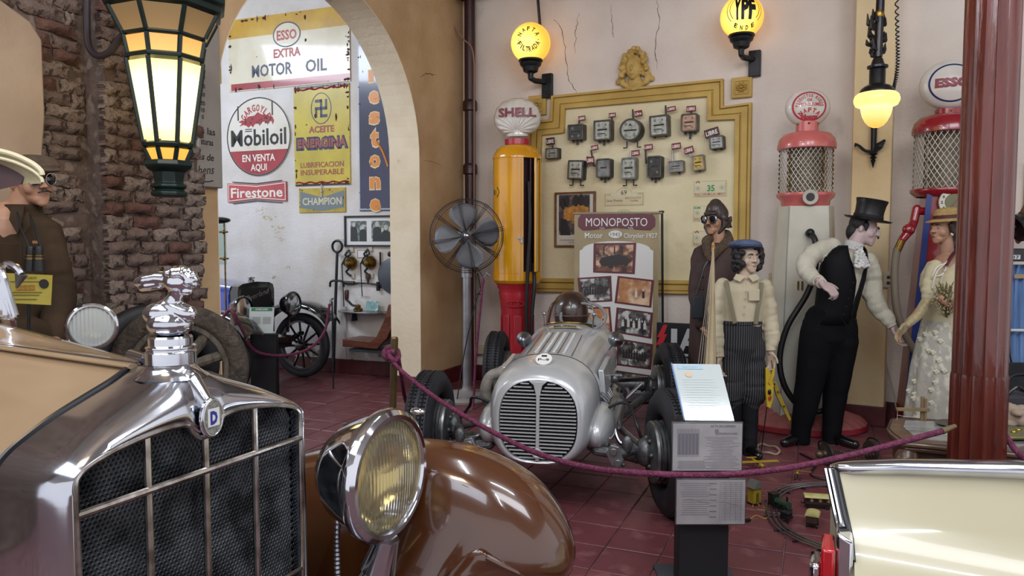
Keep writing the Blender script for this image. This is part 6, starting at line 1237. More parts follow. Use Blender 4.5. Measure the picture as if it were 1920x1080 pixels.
# ================================================================ LANTERN ON THE BRICK PIER
p = P(313, 180, 3.85); LF = Fr(p.x, p.y, 22); t = at('wall_lantern', LF, 'large lit wall lantern with dark green frame on the brick pier', 'lantern', 0, 0, p.z); lm = 3.85/1400
lg = mt('lantern_green_black', '12211E', .4, .2, c2='1B2C28', sc=9); NS_ = 8
def oct_(r_, z, ph=22.5): return [(r_*lm*cos(R(ph+45*i)), r_*lm*sin(R(ph+45*i)), z*lm) for i in range(8)]
prof = [(88, 140), (80, 112), (66, 92)]          # upper glass (flares outwards), px above centre
LV = [(98, 150), (74, 78), (62, 60), (66, 44), (42, -92), (38, -104), (30, -128)]
lgl = lampglass('lit_lantern_glass', 'FFF0A0', 'F0A83C', 3.2, 1.0, (0, 0, -.02), .10, .36)
def panes(ra, za, rb, zb, mat):
    for i in range(8):
        A, B_ = oct_(ra, za), oct_(rb, zb); q = [V(A[i]), V(A[(i+1) % 8]), V(B_[(i+1) % 8]), V(B_[i])]; c = sum(q, V())/4; nn = (q[1]-q[0]).cross(q[3]-q[0]).normalized(); q = [c+(p_-c)*.94 for p_ in q]
        MB().loft([q, [p_-nn*.004 for p_ in q]]).out('pane', mat, t, smooth=0)
    for i in range(8): MB().tube([oct_(ra+1, za)[i], oct_(rb+1, zb)[i]], .0125, 6).out('glazing_bar', lg, t)
panes(92, 118, 74, 84, mt('dim_lantern_glass', '8A7658', .3)) if False else None
dim = lampglass('dim_lit_glass', 'C79A5A', '8F6C44', .55, .34, (0, 0, .1), .1, .4)
panes(94, 146, 72, 104, dim); panes(70, 98, 64, 68, lampglass('mid_lit_glass', 'F0B860', 'D89848', 1.0, .8, (0, 0, 0), .2, .4)); panes(67, 58, 43, -88, lgl); panes(41, -98, 30, -122, lampglass('low_lit_glass', 'F6B045', 'E09A30', 1.1, .8, (0, 0, -.2), .05, .3))
def band(lst, name): MB().loft([oct_(r_, z) for r_, z in lst]).out(name, lg, t, bevel=.003)
band([(90, 140), (96, 146), (104, 150), (104, 160), (112, 166), (112, 176), (100, 190), (92, 200), (60, 215), (10, 225)], 'roof'); band([(70, 98), (74, 101), (74, 105), (70, 107)], 'upper_band'); band([(63, 58), (70, 60), (72, 66), (64, 70)], 'middle_band'); band([(40, -98), (45, -96), (48, -90), (42, -86)], 'lower_band')
band([(26, -172), (32, -168), (32, -164), (26, -160), (30, -140), (40, -134), (44, -128), (42, -120), (30, -118)], 'pedestal_cup'); band([(22, -186), (33, -184), (34, -178), (26, -172)], 'bottom_cap')
MB().box((0, .30, .0), (.16, .42, .10)).box((0, .22, .42), (.10, .5, .08)).out('wall_arm', lg, t)
cd_ = MB().tube(bez([P(163, -10, 4.0), P(163, 40, 4.0), P(166, 85, 3.98), P(182, 104, 3.95), P(205, 98, 3.92), P(225, 72, 3.9), P(245, 58, 3.88)], 8), .018, 10); tag(cd_.out('lantern_conduit', mt('dark_conduit', '2A2226', .6)), 'dark conduit looping along the brick wall to the lantern', 'cable')
# ================================================================ THERMOMETER BOARD beside the arch
t, W, H = signat(AR, 'thermometer_board', 'tall white enamel thermometer board with black script, beside the arch', 'sign', (352, -60), (405, -60), (405, 352), (352, 350), y=-.0)
gm = mt('enamel_greyed', '8E8880', .4, c2='7F7972', sc=4); MB().box((0, -.02, 0), (W, .04, H)).out('board', gm, t, bevel=.008); b = MB()
for s, py in zip(('150', '80', '70', '60', '50', '40', '30', '20', '10', '0'), (5, 94, 110, 127, 144, 161, 177, 193, 206, 219)):
    u, z = AR.uz(380, py, -.04); q = t.location; lu = (q-AR.o).dot(AR.u); text(b, s, u-lu, z-q.z, .028, None, -.0425, .01); b.box((u-lu-.055, -.0415, z-q.z), (.02, .001, .004))
for s, py, h_, px in (('todas las', 243, .045, 376), ('temperaturas', 263, .042, 372), ('ventas de', 292, .045, 374)): u, z = AR.uz(px, py, -.04); text(b, s, u-lu, z-q.z, h_, .24, -.0425, .01, shear=.2 if py > 280 else 0)
u, z = AR.uz(372, 318, -.04); text(b, 'Stephens', u-lu, z-q.z, .06, .26, -.0425, .0, ang=6, shear=.3); b.tube([(u-lu+.12*(i/6), -.042, z-q.z-.06-.012*sin(i/6*pi)) for i in range(7)], .003, 4); b.out('lettering', ltb, t, smooth=0)
u, z = AR.uz(369, 250, -.06); MB().limb([((u-lu, -.06, z-q.z-.08), .024), ((u-lu, -.06, z-q.z+.1), .022), ((u-lu, -.06, .7), .012)], 10).out('thermometer_tube', mt('tube_grey', '8F8B88', .3), t)
t = at('paper_label', AR, 'small blank paper label on the wall below the thermometer board', 'card', *(lambda p: (p[0], 0, p[1]))(AR.uz(366, 382))); MB().box((0, -.003, 0), (.11, .006, .075)).out('card', mt('old_paper', 'A8A392', .7), t)
# ================================================================ FLUTED COLUMN
p = P(1846, 455, 3.2); CF = Fr(p.x, p.y, 0); t = at('fluted_column', CF, 'glossy brown-red fluted iron column in the right foreground', 'column'); cm_ = mt('column_red_paint', '5A2218', .25, c2='481A12', sc=5, stretch=(4, 4, .5), coat=.6, bump=.4, bsc=16)
rb = .108
def fl(r_, d, k=16, n=192): return [((r_-d*abs(sin(k/2*2*pi*i/n))**.6)*cos(2*pi*i/n), (r_-d*abs(sin(k/2*2*pi*i/n))**.6)*sin(2*pi*i/n)) for i in range(n)]
zj = ZP(703, 3.3); c3 = lambda sec, z: [(x, y, z) for x, y in sec]
MB().loft([c3(fl(rb*.97, .006), 4.3), c3(fl(rb*.99, .006), zj+.02)]).out('shaft', cm_, t, smooth=50)
MB().loft([c3(fl(rb*1.0, .010), zj+.02), c3(fl(rb*1.03, .013), zj), c3(fl(rb*1.05, .013), .12)]).out('lower_shaft', cm_, t, smooth=50)
MB().lathe([(.17, 0), (.17, .05), (.15, .07), (.15, .1), (.13, .12)], 40).out('plinth', cm_, t)
# ================================================================ MANNEQUINS
skin = mt('mannequin_skin_pale', 'B09A98', .45, c2='A28B88', sc=6); skinb = mt('mannequin_skin_boy', 'B8A38F', .4, c2='A58F7C', sc=6); skinw = mt('mannequin_skin_warm', 'A98066', .45, c2='96705A', sc=6)
hairk = mt('black_hair', '0D0C0E', .5, c2='1B1A1E', sc=40, bump=.8, bsc=90); hairb = mt('brown_hair', '2C1E18', .5, c2='3B2A20', sc=40, bump=.8, bsc=90)
eyew = mt('eye_white', '9A938C', .3); eyek = mt('eye_dark', '1A1512', .2)
def fold(name, c, c2, rough=.8, st=(1, 1, .35), sc=6, bump=1.0, bsc=9, **k):
    m = mt(name, c, rough, c2=c2, sc=sc, stretch=st, bump=bump, bsc=bsc, **k); m.node_tree.nodes['Principled BSDF'].inputs['Specular IOR Level'].default_value = .18; return m
def headparts(b, T, f=1, chinw=1):
    m = MB()
    m.ball((0, .015, .03), (.076*f, .093, .085), 20, 14); m.ball((0, -.02, -.01), (.064*f, .068, .09), 20, 14); m.ball((0, -.03, -.058), (.05*f*chinw, .052, .044)); m.ball((0, -.066, -.088), (.026, .018, .020)); m.ball((0, -.050, -.070), (.040, .036, .032))
    m.limb([((0, -.088, .020), .007), ((0, -.104, -.014), .009)], 10); m.ball((0, -.106, -.018), (.012, .011, .009)); 
    for s in (-1, 1):
        m.ball((s*.030, -.080, .030), (.021, .010, .0055), 10, 6); m.ball((s*.012, -.096, -.020), (.008, .009, .007)); m.ball((s*.038, -.050, -.022), (.026, .026, .032)); m.ball((s*.076*f, .014, -.004), (.007, .015, .027)); m.ball((s*.029, -.073, .010), (.015, .010, .010))
    m.ball((0, -.081, -.047), (.019, .010, .0045)); m.ball((0, -.079, -.057), (.015, .010, .0055)); m.ball((0, -.073, -.045), (.026, .014, .022))
    b.add(m.v, m.f, T)
def eyes(par, T, brow=hairk, iris=eyek, lips=None):
    for s in (-1, 1):
        o = MB().ball(T @ V((s*.030, -.0765, .011)), .0072, 12, 8).out('eye', eyew, par, smooth=180); MB().ball(T @ V((s*.030, -.0812, .0105)), .0044, 8, 6).out('iris', iris, o, smooth=180)
        MB().tube([T @ V((s*.012, -.090, .030)), T @ V((s*.028, -.091, .037)), T @ V((s*.046, -.083, .031))], [.0035, .0042, .002], 6).out('eyebrow', brow, par)
    if lips: MB().ball(T @ V((0, -.0885, -.0520)), (.011, .0045, .005), 10, 6).out('lips', lips, par)
def hand(b, wr, d, n, side=1, curl=35, sc=1, spread=.0, thumb=30):
    wr = V(wr); d = V(d).normalized(); n = V(n); n = (n - d*n.dot(d)).normalized(); s = d.cross(n)*side
    b.limb([(wr-d*.03*sc, .027*sc), (wr, .025*sc)], 10)
    for i in range(4):
        off = s*((1.5-i)*.0185*sc); b.limb([(wr+off*.55+d*.008*sc, .0135*sc), (wr+off+d*.045*sc, .0125*sc), (wr+off+d*.082*sc*(1 if i < 3 else .93), .0100*sc)], 8)
        L = (.040, .043, .040, .032)[i]*sc; p = wr+off+d*.082*sc*(1 if i < 3 else .93); a = R(curl*.6); q = s*(1.5-i)*spread
        for k, (l, r0, r1) in enumerate(((L, .0098, .0088), (L*.68, .0088, .0080), (L*.55, .0080, .0066))):
            dd = (d*cos(a)+n*sin(a)+q).normalized(); e = p+dd*l; b.limb([(p, r0*sc), (e, r1*sc)], 8); p = e; a += R(curl)
    p = wr+s*.026*sc+d*.018*sc; a = R(thumb)
    for l, r0, r1, ex in ((.038, .0125, .0105, 0), (.030, .0105, .0095, .35), (.024, .0095, .0075, .6)):
        dd = (d*(.72+ex*.4)+s*(.75-ex*.5)+n*(.25+ex*sin(a))).normalized(); e = p+dd*l*sc; b.limb([(p, r0*sc), (e, r1*sc)], 8); p = e
def sleeve(b, pts, rads, amp=.06, seed=1, n=6, k=16):
    rr = random.Random(seed); q = bez(pts, n); m = len(q); R_ = [interp([(i*n, r) for i, r in enumerate(rads)], j)*(1+amp*rr.uniform(-1, 1)) for j in range(m)]
    b.tube([p+V((rr.uniform(-1, 1), rr.uniform(-1, 1), 0))*amp*.12 for p in q], R_, k); b.ball(q[0], R_[0]*.98, 14, 8); b.ball(q[-1], R_[-1]*.98, 14, 8)
def torso(rings, front, n=28, cap=True, wob=0, seed=2):
    """rings: (centre, half width, half depth); front = facing angle in degrees from -Y towards +X"""
    f = V((sin(R(front)), -cos(R(front)), 0)); s = V((cos(R(front)), sin(R(front)), 0)); rr = random.Random(seed); ph = rr.uniform(0, 6); out = []
    for i, (c, rx, ry) in enumerate(rings):
        c = V(c); out.append([c + s*rx*cos(a)*(1+wob*sin(5*a+ph+i*.7)) + f*ry*sin(a)*(1+wob*sin(4*a+ph+i)) for a in [2*pi*j/n for j in range(n)]])
    return MB().loft(out, cap)
def openshell(rings, front, n=30):
    f = V((sin(R(front)), -cos(R(front)), 0)); s = V((cos(R(front)), sin(R(front)), 0)); out = []
    for c, rx, ry, g in rings:
        c = V(c); out.append([c + s*rx*cos(a) + f*ry*sin(a) for a in [R(90+g+(360-2*g)*j/n) for j in range(n+1)]])
    return MB().loft(out, open_=True)
def solid(o, th, sub=0):
    m = o.modifiers.new('solid', 'SOLIDIFY'); m.thickness = th; m.offset = 1
    return o
class Who:
    def __init__(s, px, Y, name, label, cat='mannequin'): p = P(px, 455, Y); s.fr = Fr(p.x, p.y, 0); s.Y = Y; s.t = at(name, s.fr, label, cat)
    def __call__(s, px, py, dy=0): return s.fr.l(P(px, py, s.Y+dy))
def HT(c, rz, pitch=0, roll=0, k=1): return Matrix.Translation(c) @ Matrix.Rotation(R(rz), 4, 'Z') @ Matrix.Rotation(R(roll), 4, 'Y') @ Matrix.Rotation(R(pitch), 4, 'X') @ Matrix.Scale(k, 4)
def body_out(b, mat, par, vox=.0045): return b.out('body', mat, par, vox=vox, sm=4)
# ---- gentleman in top hat
G = Who(1545, 5.5, 'mannequin', 'mannequin of a leaning gentleman in a black top hat and waistcoat, reaching for the lady'); t = G.t
blackc = fold('black_suiting', '050508', '0A0A0E', .85, st=(1, 1, .2), bump=.8, bsc=7); vestm = fold('black_waistcoat', '060609', '0C0C10', .7, bump=.5); shirtm = fold('cream_shirt', 'BDB9A8', 'A9A593', .8, st=(1, 1, .6), bump=1.6, bsc=14)
Th = HT(G(1621, 432), 58, 12, 10); b = MB(); headparts(b, Th)
b.limb([(G(1612, 440), .055), (G(1597, 470), .056), (G(1585, 495), .08)], 14); b.limb([(G(1585, 495), .10), (G(1568, 590), .11), (G(1555, 625), .11)], 16)
b.limb([(G(1553, 466), .045), (G(1509, 500, -.04), .038), (G(1538, 527, -.26), .026)]); b.limb([(G(1625, 488, .05), .045), (G(1640, 560, .0), .038), (G(1671, 607, -.05), .026)])
b.limb([(G(1538, 620), .085), (G(1516, 735), .06), (G(1500, 824), .04), (G(1500, 829), .04)]); b.limb([(G(1575, 620), .085), (G(1566, 735, .05), .06), (G(1560, 826, .02), .04)])
hand(b, G(1541, 531, -.30), V((.5, -.45, -.45)), V((.1, .5, -.8)), 1, 48, 1.02, thumb=20); hand(b, G(1673, 614, -.06), V((.32, -.05, -1)), V((.7, -.4, .2)), 1, 30, 1.02)
bo = body_out(b, skin, t); eyes(bo, Th); 
MB().tube([Th @ V(p) for p in ((-.024, -.098, -.040), (-.010, -.104, -.034), (0, -.104, -.036), (.010, -.104, -.034), (.024, -.098, -.040))], [.003, .006, .005, .006, .003], 8).out('moustache', hairk, bo)
b = MB(); m = MB(); m.ball((0, .035, .045), (.086, .085, .08), 18, 12); m.ball((0, .075, -.02), (.065, .05, .07), 16, 10); m.ball((.0, .06, -.06), (.05, .04, .05)); m.limb([((-.078, -.015, .03), .02), ((-.08, -.02, -.005), .01)]); m.limb([((.078, -.015, .03), .02), ((.08, -.02, -.005), .01)]); b.add(m.v, m.f, Th); b.out('hair', hairk, t, vox=.006, sm=1)
Tt = Matrix.Translation(G(1627, 411)) @ Matrix.Rotation(R(10.5), 4, 'Y') @ Matrix.Rotation(R(4), 4, 'X')
silk = mt('black_silk_hat', '050506', .42, c2='09090B', sc=8); ht = MB().lathe([(.095, -.012), (.150, -.006), (.163, .004), (.150, .004), (.100, .006), (.098, .02), (.096, .06), (.100, .11), (.108, .140), (.104, .146), (.001, .147)], 44, Tt @ Matrix.Scale(1.12, 4, (0, 1, 0))).out('top_hat', silk, t, smooth=50); MB().lathe([(.101, .006), (.102, .008), (.100, .030), (.099, .032)], 40, Tt @ Matrix.Scale(1.12, 4, (0, 1, 0)), cap=False).out('hat_band', mt('hat_band_black', '08080A', .8), ht)
fr_ = 32
b = torso([(G(1588, 470), .12, .09), (G(1585, 480), .19, .115), (G(1580, 505), .192, .13), (G(1577, 540), .18, .13), (G(1568, 580), .165, .12), (G(1562, 605), .165, .12)], fr_); m = b
sleeve(m, [G(1560, 462), G(1530, 474), G(1509, 500, -.05), G(1522, 519, -.16), G(1537, 529, -.27)], [.070, .074, .068, .054, .040], .08, 3); sleeve(m, [G(1626, 487, .04), G(1634, 525, .03), G(1640, 565, .0), G(1658, 592, -.03), G(1670, 608, -.05)], [.064, .067, .070, .056, .038], .08, 5)
m.out('shirt', shirtm, t, vox=.008, sm=4); 
for a, c, rr in ((G(1535, 526, -.25), G(1541, 532, -.30), .040), (G(1667, 604, -.05), G(1673, 612, -.06), .038)): MB().cyl(a, c, rr, rr*.95, 18).out('cuff', shirtm, t, bevel=.003)
vo = openshell([(G(1562, 605), .185, .135, 4), (G(1566, 585), .178, .13, 2), (G(1572, 555), .186, .138, 3), (G(1578, 525), .197, .145, 10), (G(1582, 500), .200, .142, 22), (G(1586, 482), .198, .125, 32), (G(1590, 468), .165, .105, 42), (G(1592, 460), .12, .085, 50)], fr_).out('waistcoat', vestm, t, smooth=60); solid(vo, .012)
MB().loft([[G(1601, 470, -.12), G(1625, 480, -.08), G(1640, 512, -.03), G(1624, 548, -.12), G(1612, 552, -.16)], [p+V((.008, -.014, 0)) for p in (G(1601, 470, -.12), G(1625, 480, -.08), G(1640, 512, -.03), G(1624, 548, -.12), G(1612, 552, -.16))]]).out('waistcoat_lapel', vestm, t, bevel=.004) if False else None
cv = mt('white_cravat', 'C9C8C4', .8, c2='B5B4B0', sc=12, bump=.8, bsc=30); b = MB(); rr = random.Random(2)
b.lathe([(.062, -.03), (.066, .0), (.068, .03)], 24, Matrix.Translation(G(1600, 462)) @ Matrix.Rotation(R(18), 4, 'Y'), cap=False)
for k in range(7):
    z = k*.022; w_ = .03+.010*k
    b.tube([G(1609+k*1.1, 466+k*5.5, -.13-.006*k)+V((w_*(j/8-.5)*1.2, -.018*abs(sin(j*1.3+k)), .010*cos(j*1.9+k))) for j in range(9)], [.010+.005*abs(sin(j*1.1+k)) for j in range(9)], 8)
b.out('cravat', cv, t, smooth=180)
b = MB(); sleeve(b, [G(1540, 600), G(1532, 640), G(1515, 735), G(1503, 800), G(1500, 832)], [.125, .13, .098, .072, .068], .02, 7, k=20); sleeve(b, [G(1574, 600), G(1577, 640), G(1566, 735, .05), G(1560, 800, .04), G(1560, 834, .02)], [.115, .12, .090, .070, .066], .02, 8, k=20); m = torso([(G(1560, 578), .168, .125), (G(1560, 600), .18, .13), (G(1558, 635), .175, .13), (G(1555, 665), .09, .07)], 25); b.add(m.v, m.f); b.out('trousers', blackc, t, vox=.009, sm=3)
shoe = mt('black_shoe', '0B0B0D', .25, coat=.5)
def shoes(who, par, pts, mat=shoe, r=.042):
    for a, c in pts: b = MB(); b.limb([(a, r), (a+(c-a)*.5, r*.95), (c, r*.8)], 12); b.ball(a+V((0, 0, .02)), r*1.1); b.v = [V((p.x, p.y, max(p.z, .004))) for p in b.v]; b.out('shoe', mat, par, vox=.006, sm=2)
shoes(G, t, [(G(1498, 0, 0)*0+V((G(1498, 800).x, 0, .045)), V((G(1462, 800).x, -.10, .032))), (V((G(1562, 800).x, .04, .045)), V((G(1585, 800).x, -.16, .035)))])
MB().tube(bez([G(1556, 550, -.36), G(1566, 575, -.30), G(1580, 600, -.22), G(1596, 622, -.16)], 6), .003, 5).out('watch_chain', IRON, t)
b = MB(); [b.ball(G(1600-k*4.5, 530+k*15, -.20+.004*k), .006, 8, 6) for k in range(5)]; b.out('button', IRON, t)
# ---- boy
B_ = Who(1395, 5.2, 'mannequin', 'mannequin of a boy in a blue-grey flat cap, curly black hair and striped breeches'); t = B_.t
Th = HT(B_(1403, 484), 12, 2, 0, .93); b = MB(); headparts(b, Th, .98, .92); b.limb([(B_(1401, 495), .045), (B_(1398, 520), .046), (B_(1395, 535), .07)], 14); b.limb([(B_(1395, 540), .09), (B_(1390, 600), .09), (B_(1390, 620), .10)], 14)
b.limb([(B_(1350, 536), .035), (B_(1344, 600), .03), (B_(1349, 668, -.05), .024)]); b.limb([(B_(1434, 538), .035), (B_(1441, 600), .03), (B_(1444, 655, -.05), .022)]); b.limb([(B_(1372, 620), .07), (B_(1374, 760), .042), (B_(1377, 842), .034)]); b.limb([(B_(1408, 620), .07), (B_(1407, 760), .042), (B_(1405, 842), .034)])
hand(b, B_(1445, 661, -.05), V((.12, -.1, -1)), V((-.7, -.5, -.1)), -1, 34, .84); hand(b, B_(1349, 672, -.05), V((.0, -.15, -1)), V((.6, -.5, -.1)), 1, 30, .84); bo = body_out(b, skinb, t); eyes(bo, Th, lips=mt('lip_rose', '9C6A62', .4))
b = MB(); rr = random.Random(4)
for k in range(150):
    a = rr.uniform(0, 2*pi); e = rr.uniform(-.9, .95); p = V((.108*cos(a)*sqrt(max(0, 1-e*e*.55)), .095*sin(a)*sqrt(max(0, 1-e*e*.55))+.02, .105*e+.005))
    if p.y < -.035 and abs(p.x) < .062 and p.z < .075: continue
    q = Th @ p; r_ = rr.uniform(.014, .026); b.ball(q, r_, 8, 6)
b.out('hair', hairk, t, vox=.006, sm=0)
capm = mt('blue_grey_cap', '4E5A76', .85, c2='434D66', sc=20, bump=.4, bsc=60); Tc = HT(B_(1398, 459), 12, -8, 4); b = MB(); b.ball((0, .01, .0), (.115, .12, .036), 26, 12, Tc); b.ball((0, -.03, -.012), (.10, .10, .022), 24, 10, Tc); o = b.out('flat_cap', capm, t, vox=.005, sm=3)
MB().prism([(x*.082, -.05-y*.075) for x, y in ((-1, 0), (-.9, .5), (-.5, .9), (0, 1), (.5, .9), (.9, .5), (1, 0))], -.026, -.020, Tc @ Matrix(((1, 0, 0, 0), (0, 0, 1, 0), (0, 1, 0, 0), (0, 0, 0, 1)))).out('cap_peak', capm, o, bevel=.002)
bs = fold('boy_cream_shirt', 'BAB096', 'A89E84', .8, st=(1, 1, .3), bump=1.6, bsc=12)
b = torso([(B_(1397, 524), .07, .06), (B_(1396, 531), .14, .08), (B_(1394, 545), .165, .10), (B_(1393, 575), .16, .11), (B_(1390, 607), .145, .115), (B_(1390, 618), .14, .11)], 10, wob=.015)
sleeve(b, [B_(1355, 534), B_(1346, 565), B_(1343, 600), B_(1345, 635, -.02), B_(1348, 662, -.04)], [.052, .056, .057, .055, .038], .05, 11); sleeve(b, [B_(1434, 536), B_(1440, 568), B_(1443, 600), B_(1447, 632, -.02), B_(1444, 648, -.04)], [.052, .056, .058, .056, .038], .05, 12); b.out('shirt', bs, t, vox=.0075, sm=4)
for a, c in ((B_(1348, 660, -.04), B_(1349, 670, -.05)), (B_(1444, 646, -.04), B_(1445, 658, -.05))): MB().cyl(a, c, .036, .034, 16).out('cuff', bs, t, bevel=.002)
for s in (-1, 1): MB().loft([[B_(1399+s*2, 517, -.085), B_(1399+s*19, 513, -.045), B_(1399+s*25, 523, -.06), B_(1399+s*12, 529, -.10)], [p+V((0, -.012, 0)) for p in (B_(1399+s*2, 517, -.085), B_(1399+s*19, 513, -.045), B_(1399+s*25, 523, -.06), B_(1399+s*12, 529, -.10))]]).out('collar', bs, t, bevel=.003)
b = MB(); [b.ball(B_(1399-k, 532+k*14, -.118-.002*k), .005, 8, 6) for k in range(5)]; b.out('button', mt('button_pale', 'A59C86', .4), t)
ps = B_(1414, 553, -.128); MB().box(ps, (.075, .006, .08)).out('breast_pocket', bs, t, bevel=.003)
susp = mt('olive_strap', '6F6852', .7)
for pts in ([(1362, 526, -.06), (1366, 550, -.115), (1372, 580, -.13), (1378, 606, -.135)], [(1428, 530, -.06), (1426, 555, -.11), (1421, 580, -.125), (1417, 608, -.13)]): MB().tube(bez([B_(*p) for p in pts], 6), .014, 8, flat=.25).out('braces', susp, t)
def stripes(name, c, c2, sc):
    m = mt(name, c, .85); nt = m.node_tree; L = nt.links.new; N = nt.nodes.new; tc = N('ShaderNodeTexCoord'); wv = N('ShaderNodeTexWave'); wv.bands_direction = 'X'; wv.inputs['Scale'].default_value = sc; wv.inputs['Distortion'].default_value = 1.2; wv.inputs['Detail Scale'].default_value = .6; L(tc.outputs['Object'], wv.inputs[0]); rp = N('ShaderNodeMapRange'); rp.inputs[1].default_value = .86; rp.inputs[2].default_value = .95; L(wv.outputs['Fac'], rp.inputs[0]); mx = N('ShaderNodeMix'); mx.data_type = 'RGBA'; L(rp.outputs[0], mx.inputs[0]); mx.inputs[6].default_value = lin(c); mx.inputs[7].default_value = lin(c2); L(mx.outputs[2], nt.nodes['Principled BSDF'].inputs['Base Color']); return m
brm = stripes('pinstripe_black', '111216', '55565A', 20)
b = torso([(B_(1389, 603), .142, .115), (B_(1389, 616), .148, .12), (B_(1389, 650), .15, .12), (B_(1389, 690), .08, .06)], 8, wob=.01); sleeve(b, [B_(1372, 640), B_(1371, 690), B_(1369, 735), B_(1372, 757)], [.088, .096, .098, .065], .05, 13, k=20); sleeve(b, [B_(1408, 640), B_(1410, 690), B_(1411, 735), B_(1408, 757)], [.088, .096, .10, .065], .05, 14, k=20); b.out('breeches', brm, t, vox=.008, sm=2)
o = torso([(B_(1389, 600), .148, .12), (B_(1389, 607), .15, .122)], 8); o.out('waistband', brm, t, bevel=.003)
st = fold('black_stocking', '131317', '1D1D22'); 
for px, dx in ((1375, 0), (1406, 0)): b = MB(); sleeve(b, [B_(px, 752), B_(px, 790), B_(px, 830), B_(px, 851)], [.062, .057, .052, .052], .02, px); b.out('stocking', st, t, vox=.007, sm=2)
shoes(B_, t, [(V((B_(1377, 800).x, 0, .045)), V((B_(1372, 800).x, -.15, .035))), (V((B_(1404, 800).x, 0, .045)), V((B_(1410, 800).x, -.15, .035)))], r=.038)
# yellow jointed toy hanging from his hand
tm_ = mt('toy_yellow', 'C2A52A', .4, c2='AE9222', sc=8); Y_ = Who(1442, 5.1, 'jointed_toy', 'yellow jointed wooden toy hanging from the boy’s hand'.replace('’', "'"), 'toy'); t = Y_.t
def slab(w, pts, th=.02, dy=0): q = [w(px, py, dy) for px, py in pts]; return MB().loft([q, [p+V((0, th, 0)) for p in q]])
slab(Y_, [(1436, 690), (1439, 689), (1447, 704), (1451, 722), (1450, 750), (1445, 766), (1438, 763), (1436, 735)]).out('toy_body', tm_, t, bevel=.003); slab(Y_, [(1450, 690), (1453, 691), (1452, 703), (1445, 722), (1441, 718), (1447, 702)], dy=-.01).out('toy_ear', tm_, t); MB().ball(Y_(1443, 735, -.01), (.012, .006, .02)).out('toy_eye', BLACK, t); slab(Y_, [(1441, 745), (1447, 742), (1446, 749), (1442, 752)], .004, -.012).out('toy_beak', mt('toy_red', '9C2A26', .4), t)
slab(Y_, [(1449, 716), (1455, 714), (1462, 735), (1484, 786), (1480, 791), (1456, 742)], dy=.03).out('toy_limb', mt('toy_ochre', '8F7A22', .45), t, bevel=.003); b = MB(); [b.ball(Y_(px, py, .015), .007, 8, 5) for px, py in ((1452, 720), (1459, 735), (1470, 762))]; b.out('toy_pivot', IRON, t); MB().cyl(Y_(1446, 676), Y_(1449, 692), .003, None, 5).out('toy_string', IRON, t); MB().cyl(Y_(1438, 762, .01), V((Y_(1437, 800).x, .1, .005)), .004, None, 6).out('toy_string', IRON, t)
# ---- aviator
A_ = Who(1340, 5.8, 'mannequin', 'mannequin of an aviator in leather cap, goggles and fur-collared coat'); t = A_.t; lea = fold('brown_leather_coat', '4A3B38', '3A2E2B', .65, bump=.5, bsc=8); fur = mt('brown_fur', '4C3D2E', .95, c2='66543F', sc=50, bump=2, bsc=120)
Th = HT(A_(1341, 413), -48, 4, 0); b = MB(); headparts(b, Th); b.limb([(A_(1345, 425), .052), (A_(1348, 455), .055), (A_(1345, 475), .09)], 14); b.limb([(A_(1340, 480), .12), (A_(1340, 620), .12)], 16); b.limb([(A_(1318, 480), .05), (A_(1311, 560), .045), (A_(1316, 610, -.12), .03)]); b.limb([(A_(1366, 480), .05), (A_(1372, 560), .045), (A_(1366, 610, -.1), .03)])
for px in (1325, 1352): b.limb([(A_(px, 620), .09), (A_(px, 730), .06), (V((A_(px, 800).x, 0, .08)), .045)])
hand(b, A_(1318, 616, -.15), V((.3, -.5, -.7)), V((.7, -.2, .3)), 1, 40); hand(b, A_(1364, 616, -.12), V((-.3, -.5, -.7)), V((-.7, -.2, .3)), -1, 40); bo = body_out(b, skinw, t); eyes(bo, Th)
MB().tube([Th @ V(p) for p in ((-.026, -.096, -.042), (0, -.103, -.034), (.026, -.096, -.042))], [.003, .006, .003], 8).out('moustache', hairb, bo)
lc = mt('leather_cap', '2A211E', .5, c2='3A2E29', sc=12, bump=.4, coat=.2); b = MB(); m = MB(); m.ball((0, .02, .045), (.088, .10, .085), 20, 14); m.ball((0, .012, .075), (.074, .082, .078), 20, 14); m.ball((0, .010, .125), (.046, .05, .042), 18, 12); m.limb([((-.08, .0, .02), .022), ((-.078, -.005, -.05), .02), ((-.05, -.03, -.095), .012)]); m.limb([((.08, .0, .02), .022), ((.078, -.005, -.05), .02), ((.05, -.03, -.095), .012)]); m.ball((0, .06, -.02), (.07, .05, .07)); m.ball((0, -.065, .055), (.06, .03, .018)); b.add(m.v, m.f, Th); b.out('flying_cap', lc, t, vox=.006, sm=2)
b = MB(); rr = random.Random(8); [b.ball(Th @ V((rr.choice((-1, 1))*rr.uniform(.07, .095), rr.uniform(-.01, .08), rr.uniform(-.06, .02))), rr.uniform(.012, .022), 8, 6) for k in range(50)]; b.out('hair', hairb, t, vox=.006)
for s in (-1, 1): o = MB().lathe([(.024, 0), (.031, .004), (.033, .02), (.026, .026), (.024, .024)], 22, Th @ TR(s*.036, -.078, .012, rx=90, rz=s*14), cap=False).out('goggle_rim', STEEL, t); MB().lathe([(.001, .020), (.025, .018), (.026, .01)], 20, Th @ TR(s*.036, -.078, .012, rx=90, rz=s*14)).out('goggle_lens', mt('dark_lens', '101216', .08, coat=1), o)
